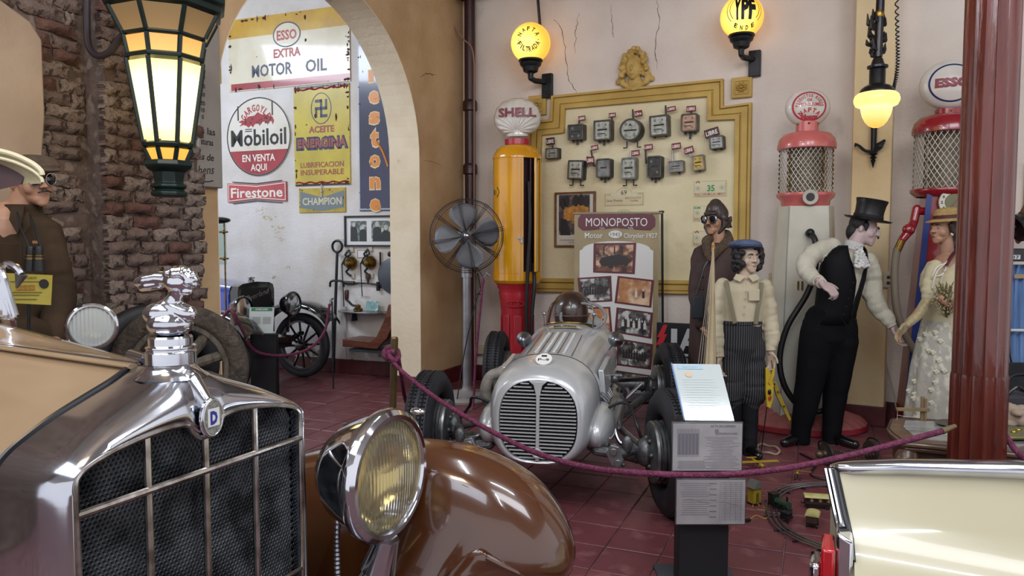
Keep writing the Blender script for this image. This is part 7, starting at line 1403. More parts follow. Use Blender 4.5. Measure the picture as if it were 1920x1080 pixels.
b = torso([(A_(1344, 455), .09, .08), (A_(1342, 466), .165, .10), (A_(1340, 485), .185, .125), (A_(1339, 540), .18, .14), (A_(1338, 600), .185, .15), (A_(1338, 680), .20, .16), (A_(1338, 700), .20, .16)], -25, wob=.015); sleeve(b, [A_(1318, 476), A_(1310, 520, -.02), A_(1309, 565, -.03), A_(1315, 606, -.12)], [.07, .075, .07, .055], .05, 21); sleeve(b, [A_(1366, 476), A_(1374, 520), A_(1375, 560), A_(1367, 604, -.09)], [.07, .075, .07, .055], .05, 22); b.out('leather_coat', lea, t, vox=.009, sm=2)
b = MB(); b.limb([(A_(1362, 440, .02), .04), (A_(1366, 452, -.05), .042), (A_(1350, 466, -.13), .035), (A_(1334, 486, -.155), .022)], 12); b.limb([(A_(1335, 444, .04), .036), (A_(1325, 452, -.05), .04), (A_(1325, 470, -.12), .032), (A_(1330, 486, -.155), .02)], 12); b.limb([(A_(1335, 444, .06), .036), (A_(1350, 440, .09), .04), (A_(1362, 440, .02), .04)], 12); b.out('fur_collar', fur, t, vox=.007, sm=1)
b = MB(); [b.ball(A_(1318+dx, 498+k*22, -.165), .009, 8, 6) for k in range(5) for dx in (0, 14)]; b.out('coat_button', BLACK, t)
MB().box(A_(1308, 576, -.2), (.085, .05, .17), None).out('shoulder_bag', mt('navy_bag', '1B2028', .6), t, bevel=.008); MB().tube([A_(1306, 552, -.2), A_(1320, 500, -.17), A_(1345, 462, -.10)], .008, 6).out('bag_strap', BLACK, t)
b = MB(); 
for px in (1325, 1352): sleeve(b, [A_(px, 660), A_(px, 730), V((A_(px, 800).x, 0, .06))], [.09, .075, .06], .03, px)
b.out('trousers', blackc, t, vox=.01, sm=2); shoes(A_, t, [(V((A_(px, 800).x, 0, .05)), V((A_(px-6, 800).x, -.16, .04))) for px in (1325, 1352)])
# cream cloth hung on strings in front of him
K_ = Who(1332, 4.95, 'string_hung_cloth', 'tall cream cloth cone hung on thin strings between the aviator and the boy', 'cloth'); t = K_.t
b = MB(); rows = []
for k, (pl, pr_, py) in enumerate(((1335, 1339, 468), (1333, 1340, 500), (1330, 1341, 560), (1326, 1342, 620), (1321, 1343, 684))): rows.append([K_(pl+(pr_-pl)*(.5+.5*cos(2*pi*j/24)), py, .05*sin(2*pi*j/24)*(k+1)/5*(1+.2*sin(j*2.3))) for j in range(24)])
b.loft(rows); b.out('cloth_cone', fold('ecru_cloth', 'B8A98A', 'A39474'), t, smooth=60); MB().lathe([(.005, 0), (.01, .01), (.006, .02), (.012, .04), (.003, .055)], 10, Matrix.Translation(K_(1337, 470))).out('wooden_finial', mt('finial_gold', 'A8884E', .4), t)
for px in (1309, 1314, 1319, 1325, 1347): MB().cyl(K_(1337, 466), K_(px, 684, -.03), .0014, None, 4).out('string', mt('string_pale', 'B9B2A2', .6), t)
MB().lathe([(.10, 0), (.11, .02), (.10, .04), (.02, .06), (.015, ZP(684, 4.95)+.02)], 20, Matrix.Translation((K_(1333, 684).x, 0, 0))).out('stand', mt('stand_dark', '2A2624', .5), t)
# ---- lady
L_ = Who(1768, 5.2, 'mannequin', 'mannequin of a lady in an ivory lace dress, straw hat and pearls, beside the column'); t = L_.t
Th = HT(L_(1769, 430), -72, 0, 0, .94); b = MB(); headparts(b, Th, .95, .88); b.limb([(L_(1772, 440), .044), (L_(1776, 475), .045), (L_(1778, 492), .07)], 14); b.limb([(L_(1776, 500), .10), (L_(1772, 575), .085), (L_(1776, 620), .12)], 16); b.limb([(L_(1776, 620), .12), (V((0.03, 0, .08)), .05)])
b.limb([(L_(1752, 502, -.08), .038), (L_(1742, 560, -.12), .032), (L_(1706, 604, -.16), .024)]); b.limb([(L_(1802, 505), .038), (L_(1806, 560, -.1), .032), (L_(1782, 572, -.22), .024)])
hand(b, L_(1702, 608, -.17), V((-.75, -.05, -.75)), V((.3, -.7, -.4)), 1, 26, .9); hand(b, L_(1783, 573, -.22), V((-.7, -.3, .1)), V((.1, -.3, .9)), 1, 40, .9); bo = body_out(b, skinw, t); eyes(bo, Th, hairb, lips=mt('lip_red', '8A3B34', .3))
b = MB(); m = MB(); m.ball((0, .035, .03), (.083, .085, .085), 18, 12); m.ball((0, .08, -.04), (.07, .055, .075), 16, 10); m.ball((0, .075, -.10), (.055, .045, .06)); m.limb([((-.08, -.02, .03), .018), ((-.082, .01, -.03), .02)]); m.limb([((.08, -.02, .03), .018), ((.082, .01, -.03), .02)]); b.add(m.v, m.f, Th); b.out('hair', hairb, t, vox=.006, sm=1)
straw = mt('straw', 'B59A5E', .75, c2='9A8048', sc=30, stretch=(1, 1, 5), bump=.8, bsc=70); Tt = Matrix.Translation(L_(1777, 411)) @ Matrix.Rotation(R(-4), 4, 'Y'); ht = MB().lathe([(.085, -.004), (.13, -.014), (.142, -.014), (.13, -.006), (.092, .006), (.090, .03), (.084, .055), (.06, .075), (.02, .082), (.001, .083)], 36, Tt).out('straw_hat', straw, t, smooth=60); MB().lathe([(.094, .002), (.094, .026), (.091, .03)], 36, Tt, cap=False).out('hat_ribbon', mt('ribbon_maroon', '4C1A22', .5), ht)
ivory = fold('ivory_dress', 'C2B898', 'AEA487', .75, st=(1, 1, .15), bump=.8, bsc=9); lace = mt('grey_lace', 'A5A296', .7, c2='C9C5B4', sc=26, lo=.5, hi=.62, stretch=(1, 1, .6), bump=.8, bsc=30)
b = torso([(L_(1778, 484), .06, .05), (L_(1777, 492), .13, .075), (L_(1772, 515), .155, .12), (L_(1768, 535), .15, .13), (L_(1768, 565), .125, .105), (L_(1768, 590), .12, .11), (L_(1770, 620), .15, .14)], -50, wob=.01); sleeve(b, [L_(1754, 500, -.08), L_(1745, 530, -.11), L_(1742, 556, -.12)], [.052, .054, .05], .05, 31); sleeve(b, [L_(1802, 503), L_(1808, 530, -.05), L_(1806, 556, -.1)], [.052, .054, .05], .05, 32); b.out('bodice', ivory, t, vox=.0075, sm=2)
rows = []; 
for k, (cx, py, rx, ry) in enumerate(((1768, 600, .13, .12), (1768, 640, .165, .15), (1766, 690, .20, .17), (1764, 740, .215, .19), (1763, 800, .235, .21), (1763, 880, .25, .22))): rows.append((L_(cx, min(py, 872)), rx, ry))
sk_ = MB(); ff = []
for i, (c, rx, ry) in enumerate(rows): ff.append([c+V((rx*cos(a)*(1+.05*i/5*sin(11*a)), ry*sin(a)*(1+.05*i/5*sin(11*a+1)), 0)) for a in [2*pi*j/96 for j in range(96)]])
sk_.loft(ff); sk_.out('skirt', ivory, t, smooth=60)
ff = [[c+V(((rx+.008)*cos(a)*(1+.05*i/5*sin(11*a)), (ry+.008)*sin(a)*(1+.05*i/5*sin(11*a+1)), 0)) for a in [R(165+95*j/30) for j in range(31)]] for i, (c, rx, ry) in enumerate(rows)]
o = MB().loft(ff, open_=True).out('lace_panel', lace, t, smooth=60); solid(o, .003); b = MB(); rr = random.Random(6)
for k in range(26):
    i = rr.uniform(.6, 4.6); a = R(rr.uniform(172, 252)); i0 = int(i); f = i-i0; c = rows[i0][0].lerp(rows[i0+1][0], f); rx = rows[i0][1]*(1-f)+rows[i0+1][1]*f+.014; ry = rows[i0][2]*(1-f)+rows[i0+1][2]*f+.014; p = c+V((rx*cos(a), ry*sin(a), 0))
    for q in (-.5, .2, .9): b.limb([(p, .004), (p+V((.020*sin(q), -.003, .026*cos(q))), .009)], 6)
b.out('embroidered_leaf', mt('embroidery_ivory', 'D2CDB8', .7), t)
for s_, r_ in ((0, .0055), (1, .0055)):
    b = MB(); pts = bez([L_(1788, 472, -.02), L_(1772, 492, -.14), L_(1756, 508-8*s_, -.17), L_(1748, 530-16*s_, -.17), L_(1746, 556-34*s_, -.15), L_(1754, 552-34*s_, -.15), L_(1768, 510, -.15), L_(1786, 470, -.05)], 12)
    for p in pts: b.ball(p+V((0, -.012, 0)), r_, 8, 5)
    b.out('pearl_necklace', mt('pearl', 'CFC9BA', .25, coat=.6), t)
MB().tube(bez([L_(1798, 462, -.05), L_(1786, 478, -.13), L_(1774, 498, -.16)], 6), .014, 8, flat=.3).out('neck_ribbon', mt('ribbon_maroon', '4C1A22'), t); MB().ball(Th @ V((.078, .0, -.035)), .014, 10, 6).out('earring', mt('pearl', 'CFC9BA'), t)
gl = mt('satin_glove', 'A3946A', .35, c2='8D7F58', sc=14, bump=1, bsc=30, sheen=.3); b = MB(); b.limb([(L_(1742, 560, -.12), .040), (L_(1722, 590, -.15), .034), (L_(1706, 604, -.16), .029)], 12); hand(b, L_(1702, 608, -.17), V((-.75, -.05, -.75)), V((.3, -.7, -.4)), 1, 26, 1.0); b.out('long_glove', gl, t, vox=.004, sm=1)
# bouquet
Q_ = Who(1772, 4.95, 'dried_bouquet', 'small bouquet of dried olive-brown flowers held before the lady’s waist'.replace('’', "'"), 'bouquet'); t = Q_.t; b = MB(); st_ = MB(); rr = random.Random(12); o0 = Q_(1776, 596)
for k in range(130):
    a = rr.uniform(0, 2*pi); e = rr.uniform(0, 1)**.6; p = Q_(1771, 565)+V((.082*e*cos(a), rr.uniform(-.05, .05), .11*e*sin(a)+.01)); b.ball(p, rr.uniform(.004, .0085), 6, 4)
    if k % 3 == 0: st_.cyl(o0, p, .0015, None, 3)
b.out('dried_flowers', mt('dried_flower', '8A7A55', .8, c2='A89A74', sc=60), t); st_.out('stems', mt('dry_stem', '5E5636', .8), t)
for k in range(6): p = Q_(1762+k*4, 548-6*(k % 2)); MB().limb([(Q_(1772, 575), .003), (p, .008), (p+V((.01*(k-3), 0, .05)), .002)], 6).out('leaf', mt('dry_stem', '5E5636'), t)
# ---- driver in the touring car
D_ = Who(50, 3.35, 'mannequin', 'mannequin driver in brown tunic, flat cap and round sunglasses, with binoculars, far left'); t = D_.t; tun = fold('brown_tunic', '3E3022', '31261B', .85, bump=.9, bsc=9)
Th = HT(D_(58, 342), 62, 2, -6, 1.0); b = MB(); headparts(b, Th); b.limb([(D_(50, 362), .056), (D_(38, 392), .06), (D_(25, 420), .09)], 14); b.limb([(D_(20, 430), .13), (D_(18, 560), .13), (D_(18, 640), .13)], 16)
b.limb([(D_(88, 455, .05), .05), (D_(112, 560, .02), .042), (D_(92, 640, -.2), .03)]); b.limb([(D_(-50, 455), .05), (D_(-60, 560), .042), (D_(-20, 640, -.2), .03)])
hand(b, D_(88, 645, -.24), V((-.6, -.6, -.1)), V((-.2, -.2, -.9)), 1, 45); hand(b, D_(-16, 645, -.24), V((.6, -.6, -.1)), V((.2, -.2, -.9)), -1, 45)
for px in (0, 45): b.limb([(D_(px, 640), .09), (D_(px, 680, -.35), .07), (V((D_(px, 700).x, -.35, .12)), .045)])
bo = body_out(b, skinw, t); eyes(bo, Th, hairb); MB().tube([Th @ V(p) for p in ((-.03, -.094, -.044), (0, -.103, -.034), (.03, -.094, -.044))], [.003, .006, .003], 8).out('moustache', hairb, bo)
gr = mt('sunglass_dark', '0C0D10', .08, coat=1)
for s in (-1, 1): o = MB().ball(Th @ V((s*.034, -.098, .012)), .001).out('sunglass_lens', gr, t); MB_ = MB().lathe([(.001, .006), (.018, .005), (.025, 0), (.018, -.004), (.001, -.004)], 22, Th @ TR(s*.034, -.094, .012, rx=90, rz=s*10)); o.data = MB_.data('lens'); o.data.materials.append(gr); MB().tube([Th @ TR(s*.034, -.094, .012, rx=90, rz=s*10) @ V((.026*cos(2*pi*i/20), .026*sin(2*pi*i/20), .001)) for i in range(20)], .002, 5, True).out('sunglass_rim', CHROME, o)
MB().tube([Th @ V((-.014, -.098, .016)), Th @ V((.014, -.098, .016))], .0025, 5).out('sunglass_bridge', CHROME, t)
for s in (-1, 1): MB().cyl(Th @ V((s*.058, -.085, .016)), Th @ V((s*.078, .01, .012)), .0022, None, 5).out('sunglass_arm', CHROME, t)
capb = mt('brown_tweed', '4A3A2C', .9, c2='3A2D22', sc=30, bump=.5, bsc=80); b = MB(); b.ball((0, .0, .085), (.11, .125, .038), 26, 12, Th); b.ball((0, -.06, .070), (.09, .09, .022), 20, 10, Th); b.ball((0, .03, .06), (.088, .095, .05), 20, 10, Th); b.ball((0, -.125, .05), (.062, .045, .010), 16, 8, Th); b.out('flat_cap', capb, t, vox=.005, sm=2)
b = torso([(D_(42, 384), .078, .072), (D_(38, 396), .088, .080), (D_(32, 407), .12, .09), (D_(26, 420), .18, .11), (D_(20, 455), .215, .135), (D_(18, 520), .205, .145), (D_(18, 580), .19, .14), (D_(18, 650), .19, .15)], 30, wob=.012); sleeve(b, [D_(84, 446, .05), D_(98, 500, .04), D_(112, 560, .02), D_(95, 638, -.18)], [.075, .075, .068, .052], .05, 41); sleeve(b, [D_(-45, 446), D_(-58, 500), D_(-60, 560), D_(-22, 638, -.18)], [.075, .075, .068, .052], .05, 42); b.out('tunic', tun, t, vox=.009, sm=2)
b = MB()
for px in (0, 45): sleeve(b, [D_(px, 640), D_(px, 678, -.33), V((D_(px, 700).x, -.35, .16))], [.11, .09, .065], .03, 50+px)
b.out('breeches', tun, t, vox=.01, sm=2); shoes(D_, t, [(V((D_(px, 700).x, -.35, .06)), V((D_(px, 700).x+.08, -.48, .045))) for px in (0, 45)])
for pts in ([(48, 385, -.05), (24, 388, -.09), (20, 412, -.13), (36, 440, -.16), (42, 418, -.15)], [(50, 392, -.02), (56, 400, -.06), (58, 425, -.12), (48, 440, -.15), (44, 415, -.12)]): q = [D_(*p) for p in pts]; MB().loft([q, [p+V((.0, -.014, .0)) for p in q]]).out('collar', tun, t, bevel=.004)
MB().box(D_(20, 480, -.16), (.10, .012, .11)).out('breast_pocket', tun, t, bevel=.004); MB().box(D_(68, 454, -.14), (.03, .006, .012), None).out('ribbon_bar', mt('ribbon_tan', '8A6440', .6), t)
bn = Who(65, 3.08, 'binoculars', 'black binoculars with brass bands hung on the driver’s chest'.replace('’', "'"), 'binoculars'); t = bn.t
for px in (57, 73): o = MB().tube([bn(px, 508), bn(px, 480), bn(px, 478), bn(px, 466), bn(px, 462)], [.026, .021, .017, .017, .014], 16).out('barrel', mt('leatherette_black', '101012', .5), t); MB().cyl(bn(px, 486), bn(px, 478), .0225, .02, 16).out('brass_band', BRASS, o)
MB().cyl(bn(65, 498), bn(65, 468), .007).out('hinge', IRON, t); MB().tube(bez([bn(54, 464), bn(38, 425, .05), bn(32, 398, .12)], 5), .005, 6).out('neck_strap', IRON, t); MB().tube(bez([bn(76, 464), bn(66, 430, .05), bn(56, 404, .12)], 5), .005, 6).out('neck_strap', IRON, t)
cdw = Who(54, 2.92, 'yellow_certificate', 'yellow printed certificate with round seal standing before the driver', 'card'); t = cdw.t; q = [cdw(10, 512), cdw(98, 516), cdw(95, 572), cdw(14, 568)]; MB().loft([q, [p+V((0, .003, 0)) for p in q]]).out('sheet', mt('yellow_paper', 'B5A545', .6, c2='A79838', sc=6), t)
b = MB(); text(b, 'CERTIFICADO', cdw(50, 520).x, cdw(50, 521).z, .009, .08, -.003, .01); [b.box((cdw(48, py).x, -.003, cdw(48, py).z), (w_, .001, .0025)) for py, w_ in ((528, .12), (548, .13), (553, .11), (561, .09))]; b.out('print_line', mt('print_brown', '5E5326', .7), t, smooth=0)
b = MB(); [b.box((cdw(35+k*9, 536+6*j).x, -.003, cdw(35, 536+6*j).z), (.016, .001, .008)) for k in range(4) for j in range(2)]; b.out('print_block', mt('print_orange', 'A8702E', .7), t, smooth=0); c = cdw(83, 532); MB().disc((c.x, c.z), .018, -.005, 0, 20).out('seal', mt('seal_black', '22201C', .5), t)
MB().cyl(cdw(54, 568, .01), cdw(54, 640, .01), .006, None, 8).out('card_stem', IRON, t)
# ================================================================ ROPES AND POSTS
ropem = mt('wine_rope', '5C1F3C', .75, c2='7A3356', sc=60, bump=1, bsc=130); postm = mt('olive_brass_post', '5C4B2C', .4, .5, c2='463920', sc=12)
p = P(734, 455, 4.3); PF = Fr(p.x, p.y, 0); t = at('barrier_post', PF, 'bronze barrier post with rope knotted round its top, left of the racing car', 'post')
MB().tube([(-.02, 0, .02), (.012, 0, ZP(636, 4.3)), (.012, 0, ZP(633, 4.3))], [.019, .022, .017], 6).out('shaft', postm, t, smooth=20); MB().lathe([(.14, 0), (.14, .015), (.03, .03), (.02, .05)], 24, TR(-.02, 0, 0)).out('base', postm, t)
b = MB(); b.tube(bez([P(732, 672, 4.26), P(722, 668, 4.30), P(724, 655, 4.36), P(742, 655, 4.36), P(747, 668, 4.30), P(738, 676, 4.24), P(728, 662, 4.25), P(740, 660, 4.25)], 6), .017, 8)
b.tube(bez([P(734, 676, 4.25), P(760, 702, 4.18), P(820, 748, 4.0), P(900, 797, 3.75), P(1000, 847, 3.45), P(1100, 876, 3.2), P(1220, 888, 3.02), P(1350, 890, 3.0), P(1480, 877, 3.02), P(1600, 852, 3.06), P(1700, 826, 3.10), P(1765, 809, 3.13)], 10), .0128, 10)
b.tube(bez([P(746, 664, 4.34), P(752, 700, 4.45), P(764, 760, 4.9), P(800, 815, 5.6), P(860, 815, 6.3), P(884, 780, 6.6), P(893, 660, 6.7), P(906, 520, 6.75)], 10), .0125, 8)
tag(b.out('barrier_rope', ropem, smooth=180), 'wine-red barrier rope sagging across the racing car from post to column', 'rope')
b = MB(); b.cyl(P(1766, 808.5, 3.13), P(1791, 799, 3.15), .0145, .010, 12); o = tag(b.out('rope_ferrule', mt('ferrule_tan', '7A6A4E', .4, .4)), 'tan ferrule tying the long rope to the red column', 'rope end')
b = MB(); b.tube(bez([P(1878, 806, 3.17), P(1890, 824, 3.15), P(1910, 850, 3.1), P(1940, 868, 3.0), P(2000, 880, 2.9)], 6), .0128, 10); tag(b.out('barrier_rope', ropem, smooth=180), 'short wine-red rope leaving the column towards the right edge', 'rope')
t = tag(MB().limb([(P(906, 520, 6.75), .012), (P(912, 512, 6.75), .014), (P(917, 516, 6.75), .010)], 8).out('rope_hook', CHROME), 'chrome hook holding a rope beside the fan', 'hook')
for px, py0, Y, lb in ((432, 570, 6.75, 'slim pale post left of the blue car'),):
    p = P(px, 455, Y); t = at('barrier_post', Fr(p.x, p.y, 0), lb, 'post'); MB().cyl((0, 0, 0), (0, 0, ZP(py0, Y)), .022, .018, 10).out('shaft', mt('pale_post', '8A7A6C', .5), t); MB().lathe([(.13, 0), (.13, .015), (.03, .03)], 20).out('base', postm, t)
b = MB(); b.tube(bez([P(395, 625, 6.6), P(412, 603, 6.7), P(430, 582, 6.74), P(440, 590, 6.7), P(455, 620, 6.8), P(475, 655, 7.0), P(510, 666, 7.1), P(550, 664, 7.2), P(585, 650, 7.3), P(608, 622, 7.4), P(615, 590, 7.42), P(618, 570, 7.42)], 7), .014, 8); tag(b.out('barrier_rope', ropem, smooth=180), 'wine-red rope slung in front of the blue car beyond the arch', 'rope')
MB().cyl(P(618, 574, 7.42), P(619, 562, 7.42), .013, .010, 8).limb([(P(619, 562, 7.42), .010), (P(625, 559, 7.42), .008)], 6); 
p = P(621, 455, 7.6); t = at('barrier_post', Fr(p.x, p.y, 0), 'thin dark post with chrome hook at the blue car fender', 'post'); MB().cyl((0, 0, 0), (0, 0, ZP(566, 7.6)), .008, .008, 8).out('shaft', IRON, t); q = Fr(p.x, p.y, 0); MB().limb([(q.l(P(619, 572, 7.45)), .012), (q.l(P(620, 563, 7.5)), .014), (q.l(P(624, 560, 7.55)), .01)], 8).out('chrome_hook', CHROME, t)
# ================================================================ INFORMATION STANDS
charcoal = mt('charcoal_stand', '101217', .6, c2='0D0E12', sc=4); acry = mt('clear_sleeve', 'E8ECEE', .04, trans=1, ior=1.1); papw = mt('sheet_white', 'B2BAB9', .12, coat=1); papg = mt('photocopy_grey', '8F8D8F', .35, c2='A5A3A3', sc=5, coat=.4)
Sx = Who(1325, 3.2, 'information_stand', 'charcoal pedestal with glossy slanted text sheet beside the racing car', 'stand'); t = Sx.t; t['category'] = 'stand'
zt = ZP(790, 3.2); MB().box((0, .02, zt/2), (.215, .10, zt)).out('pedestal', charcoal, t, bevel=.003); MB().box((-.01, .03, .006), (.34, .30, .012)).out('base_plate', mt('base_grey', '3E4046', .5), t)
q = [Sx(1283, 788, -.04), Sx(1377, 789, -.04), Sx(1350, 683, .16), Sx(1259, 682, .16)]
nn = (q[1]-q[0]).cross(q[3]-q[0]).normalized(); MB().loft([q, [p-nn*.008 for p in q]]).out('slanted_panel', papw, t)
def onq(u, v, up=.002): return q[0]*(1-u)*(1-v)+q[1]*u*(1-v)+q[2]*u*v+q[3]*(1-u)*v + nn*up
b = MB(); b.add([onq(.10, .90), onq(.62, .90), onq(.60, .975), onq(.12, .975)], [(0, 1, 2, 3)]); b.out('header_band', mt('header_blue', '8FB0C2', .3), t, smooth=0)
b = MB(); text(b, 'MONOPOSTO', 0, 0, .030, .30, fn=lambda x, z: onq(.36+x, .937+z, .003)); b.out('header_lettering', papw, t, smooth=0)
b = MB(); rr = random.Random(3); [b.add([onq(.14, v, .0022), onq(rr.uniform(.6, .86), v, .0022), onq(.8, v+.004, .0022), onq(.14, v+.004, .0022)], [(0, 1, 2, 3)]) for v in [.12+.045*k for k in range(14)]]; b.out('print_line', mt('faint_print', 'A9B2B2', .4), t, smooth=0); b = MB(); b.add([onq(.30+.07*cos(a), .80+.05*sin(a), .0024) for a in [2*pi*i/12 for i in range(12)]], [list(range(12))]); b.out('seal', mt('seal_tan', 'BFA98A', .5), t, smooth=0)
MB().tube([onq(0, 0, .003), onq(0, 1, .003)], .004, 6).out('panel_edge', mt('edge_blue', '5F7FA8', .3), t)
def sheet(who, x0, y0, x1, y1, dy, kind, name):
    a, c = who(x0, y0, dy), who(x1, y1, dy); w_, h_ = c.x-a.x, a.z-c.z; cx, cz = (a.x+c.x)/2, (a.z+c.z)/2
    o = MB().box((0, 0, 0), (w_, .006, h_)).out(name, mt('sleeve_edge', '4A4B50', .2, coat=1), who.t, bevel=.001, loc=(cx, dy, cz)); MB().box((0, -.0042, 0), (w_*.975, .002, h_*.95)).out('photocopy', papg, o)
    r = random.Random(kind); b = MB(); pr = mt('photocopy_ink', '4A484C', .5); pl = mt('photocopy_ink_pale', '73717A', .5); y = -.0056
    if kind == 1:
        for i in range(22): b.box((-.27*w_, y, h_*(.36-.026*i)), (.30*w_*(1 if i % 21 else 1.05), .0006, .0011))
        for k in range(7): b.box((w_*(-.42+.05*k), y, h_*.10), (.0012, .0006, h_*.52))
        for k in range(6): b.box((w_*(-.395+.05*k), y, h_*.06), (.010, .0006, h_*.42))
        for i in range(9): b.box((-.22*w_, y, h_*(-.28-.02*i)), (w_*r.uniform(.35, .42), .0006, .0012))
        for i in range(22): b.box((w_*(.20+r.uniform(-.02, .04)), y, h_*(.20-.03*i)), (w_*r.uniform(.25, .5), .0006, .0011))
        b.prism([(w_*.10, h_*.30), (w_*.13, h_*.23), (w_*.16, h_*.30), (w_*.155, h_*.36), (w_*.105, h_*.36)], y-.0003, y); b.out('printed_rows', pl, o, smooth=0)
        b = MB(); text(b, 'ACTA DE CARRERA', w_*.22, h_*.42, .011, w_*.35, y, .01); text(b, 'Y ESPECIFICACIONES', w_*.27, h_*.27, .008, w_*.30, y, .01); b.ring([(w_*.34, h_*.14), (w_*.46, h_*.14), (w_*.46, h_*.21), (w_*.34, h_*.21)], [(w_*.345, h_*.145), (w_*.455, h_*.145), (w_*.455, h_*.205), (w_*.345, h_*.205)], y-.0003, y) if False else None; b.out('lettering', pr, o, smooth=0)
    else:
        for i in range(15): b.box((w_*(-.22), y, h_*(.40-.045*i if i < 7 else .36-.045*i)), (w_*r.uniform(.32, .44), .0006, .0014))
        for i in range(7): b.box((w_*.03, y, h_*(.40-.12*i)), (w_*.10, .0006, .004))
        for i in range(20): b.box((w_*.30, y, h_*(.42-.042*i)), (w_*.30, .0006, .0006))
        for k in range(5): b.box((w_*(.13+.075*k), y, 0), (.0008, .0006, h_*.84))
        b.tube([(w_*(-.4+.8*j/8), y, h_*(.05+.03*sin(j*1.4)-.012*j)) for j in range(9)], .0006, 3); b.out('printed_rows', pl, o, smooth=0)
sheet(Sx, 1260, 791, 1391, 884, -.06, 1, 'document_sleeve'); sheet(Sx, 1267, 897, 1397, 984, -.055, 2, 'document_sleeve')
MB().box((Sx(1325, 884, 0).x, -.045, ZP(888, 3.15)), (.30, .04, .012)).out('bracket', BLACK, t)
So = Who(490, 7.15, 'information_stand', 'black pedestal with green-headed sheet in front of the blue car', 'stand'); t = So.t; zt = ZP(628, 7.15)
MB().box((0, .03, zt/2), (.245, .10, zt)).out('pedestal', charcoal, t, bevel=.004); a = So(467, 625, -.03); c = So(514, 576, .0); w_ = c.x-a.x; T = Matrix.Translation(((a.x+c.x)/2, -.02, (a.z+c.z)/2)) @ Matrix.Rotation(R(-12), 4, 'X')
MB().box((0, 0, 0), (w_, .008, c.z-a.z), T).out('sheet', mt('sheet_pale', 'C2C9C4', .4), t); MB().box((0, -.0055, (c.z-a.z)*.42), (w_*.86, .002, .03), T).out('green_header', mt('header_green', '2E7A56', .4), t)
b = MB(); text(b, 'OVERLAND', 0, (c.z-a.z)*.42, .018, w_*.5, -.0072, .01); m2 = MB().add(b.v, b.f, T); m2.out('header_lettering', ltw, t, smooth=0); b = MB(); [b.box((w_*(-.2+.42*(k % 2)), -.0055, (c.z-a.z)*(.12-.035*(k//2))), (w_*.34, .001, .003), T) for k in range(16)]; b.out('print_line', ltp, t, smooth=0)
# ================================================================ CARVED TABLE WITH MARBLE TOP
ctw = mt('carved_walnut', '4E3426', .4, c2='3C261B', sc=5, stretch=(1, 4, 4), coat=.3); ctl = mt('table_top_wood', '6B5240', .35, c2='57402F', sc=5, stretch=(1, 6, 6), coat=.4)
zt = .55; TBo = onfloor(1800, 806, zt); TB = Fr(TBo.x, TBo.y, -6); t = at('carved_table', TB, 'low carved walnut table with grey-veined marble inset, behind the column', 'table')
tf = lambda px, py, z=zt: (lambda v: (v.x, v.y))(TB.l(onfloor(px, py, z)))
poly = [tf(1669, 783), tf(1662, 801), tf(1672, 812), tf(1694, 828), tf(1740, 832), tf(1790, 837), tf(1900, 848), tf(1990, 850), tf(2010, 835), tf(1990, 810), tf(1850, 790), tf(1760, 786), tf(1690, 781)]
def hslab(pl, z0, z1):
    A = sum(pl[i][0]*pl[(i+1) % len(pl)][1]-pl[(i+1) % len(pl)][0]*pl[i][1] for i in range(len(pl))); pl = pl if A > 0 else pl[::-1]; return MB().loft([[(x, y, z0) for x, y in pl], [(x, y, z1) for x, y in pl]])
cx = sum(p[0] for p in poly)/len(poly); cy = sum(p[1] for p in poly)/len(poly); shr = lambda pl, k: [(cx+(x-cx)*k, cy+(y-cy)*k) for x, y in pl]
hslab(poly, zt-.028, zt-.004).out('table_top', ctl, t, bevel=.008); hslab(shr(poly, .975), zt-.05, zt-.028).out('under_moulding', ctw, t, bevel=.006)
MB().tube([(x, y, zt-.004) for x, y in shr(poly, .965)], .004, 6, True).out('top_bead', mt('bead_dark', '2A1A12', .5), t)
hslab([tf(1698, 788), tf(1694, 801), tf(1718, 820), tf(1790, 829), tf(1900, 838), tf(1960, 826), tf(1850, 798), tf(1760, 791)], zt-.006, zt+.001).out('marble_inset', mt('veined_marble', '9C9C9A', .25, c2='5C5C5C', sc=5, lo=.45, hi=.7, stretch=(.5, 5, 5), coat=.4), t)
hslab(shr(poly, .90), zt-.15, zt-.05).out('apron', ctw, t, bevel=.006)
for px, py in ((1704, 828), (1880, 842), (1700, 792), (1900, 800)):
    x, y = tf(px, py); MB().tube(bez([(x, y, zt-.05), (x-.02, y-.02, zt-.14), (x+.0, y, zt-.28), (x+.02, y+.01, .12), (x-.02, y-.02, .02)], 5), [.045, .05, .055, .058, .055, .05, .045, .04, .036, .033, .03, .028, .026, .025, .025, .026, .028, .032, .036, .04, .045][:21], 10).out('leg', ctw, t, smooth=60)
fx0, fy0 = tf(1715, 834); fx1, fy1 = tf(1868, 846); b = MB(); b.tube(bez([(fx0+(fx1-fx0)*k, fy0+(fy1-fy0)*k-.0, zt-.16+.09*sin(pi*k)) for k in (0, .15, .3, .5, .7, .85, 1)], 5), .014, 8); b.out('arch_moulding', ctw, t)
b = MB(); rr = random.Random(5)
for px in (1703, 1890, 1912):
    x, y = tf(px, 836)
    for k in range(16): b.ball((x+rr.uniform(-.03, .03), y-.035, zt-.09+rr.uniform(-.045, .035)), (rr.uniform(.006, .014), .012, rr.uniform(.006, .012)), 8, 5)
    b.tube([(x+.035*cos(k*.5)*(1-k/16), y-.04, zt-.10+.035*sin(k*.5)*(1-k/16)) for k in range(14)], .006, 6)
b.out('carved_foliage', ctw, t)
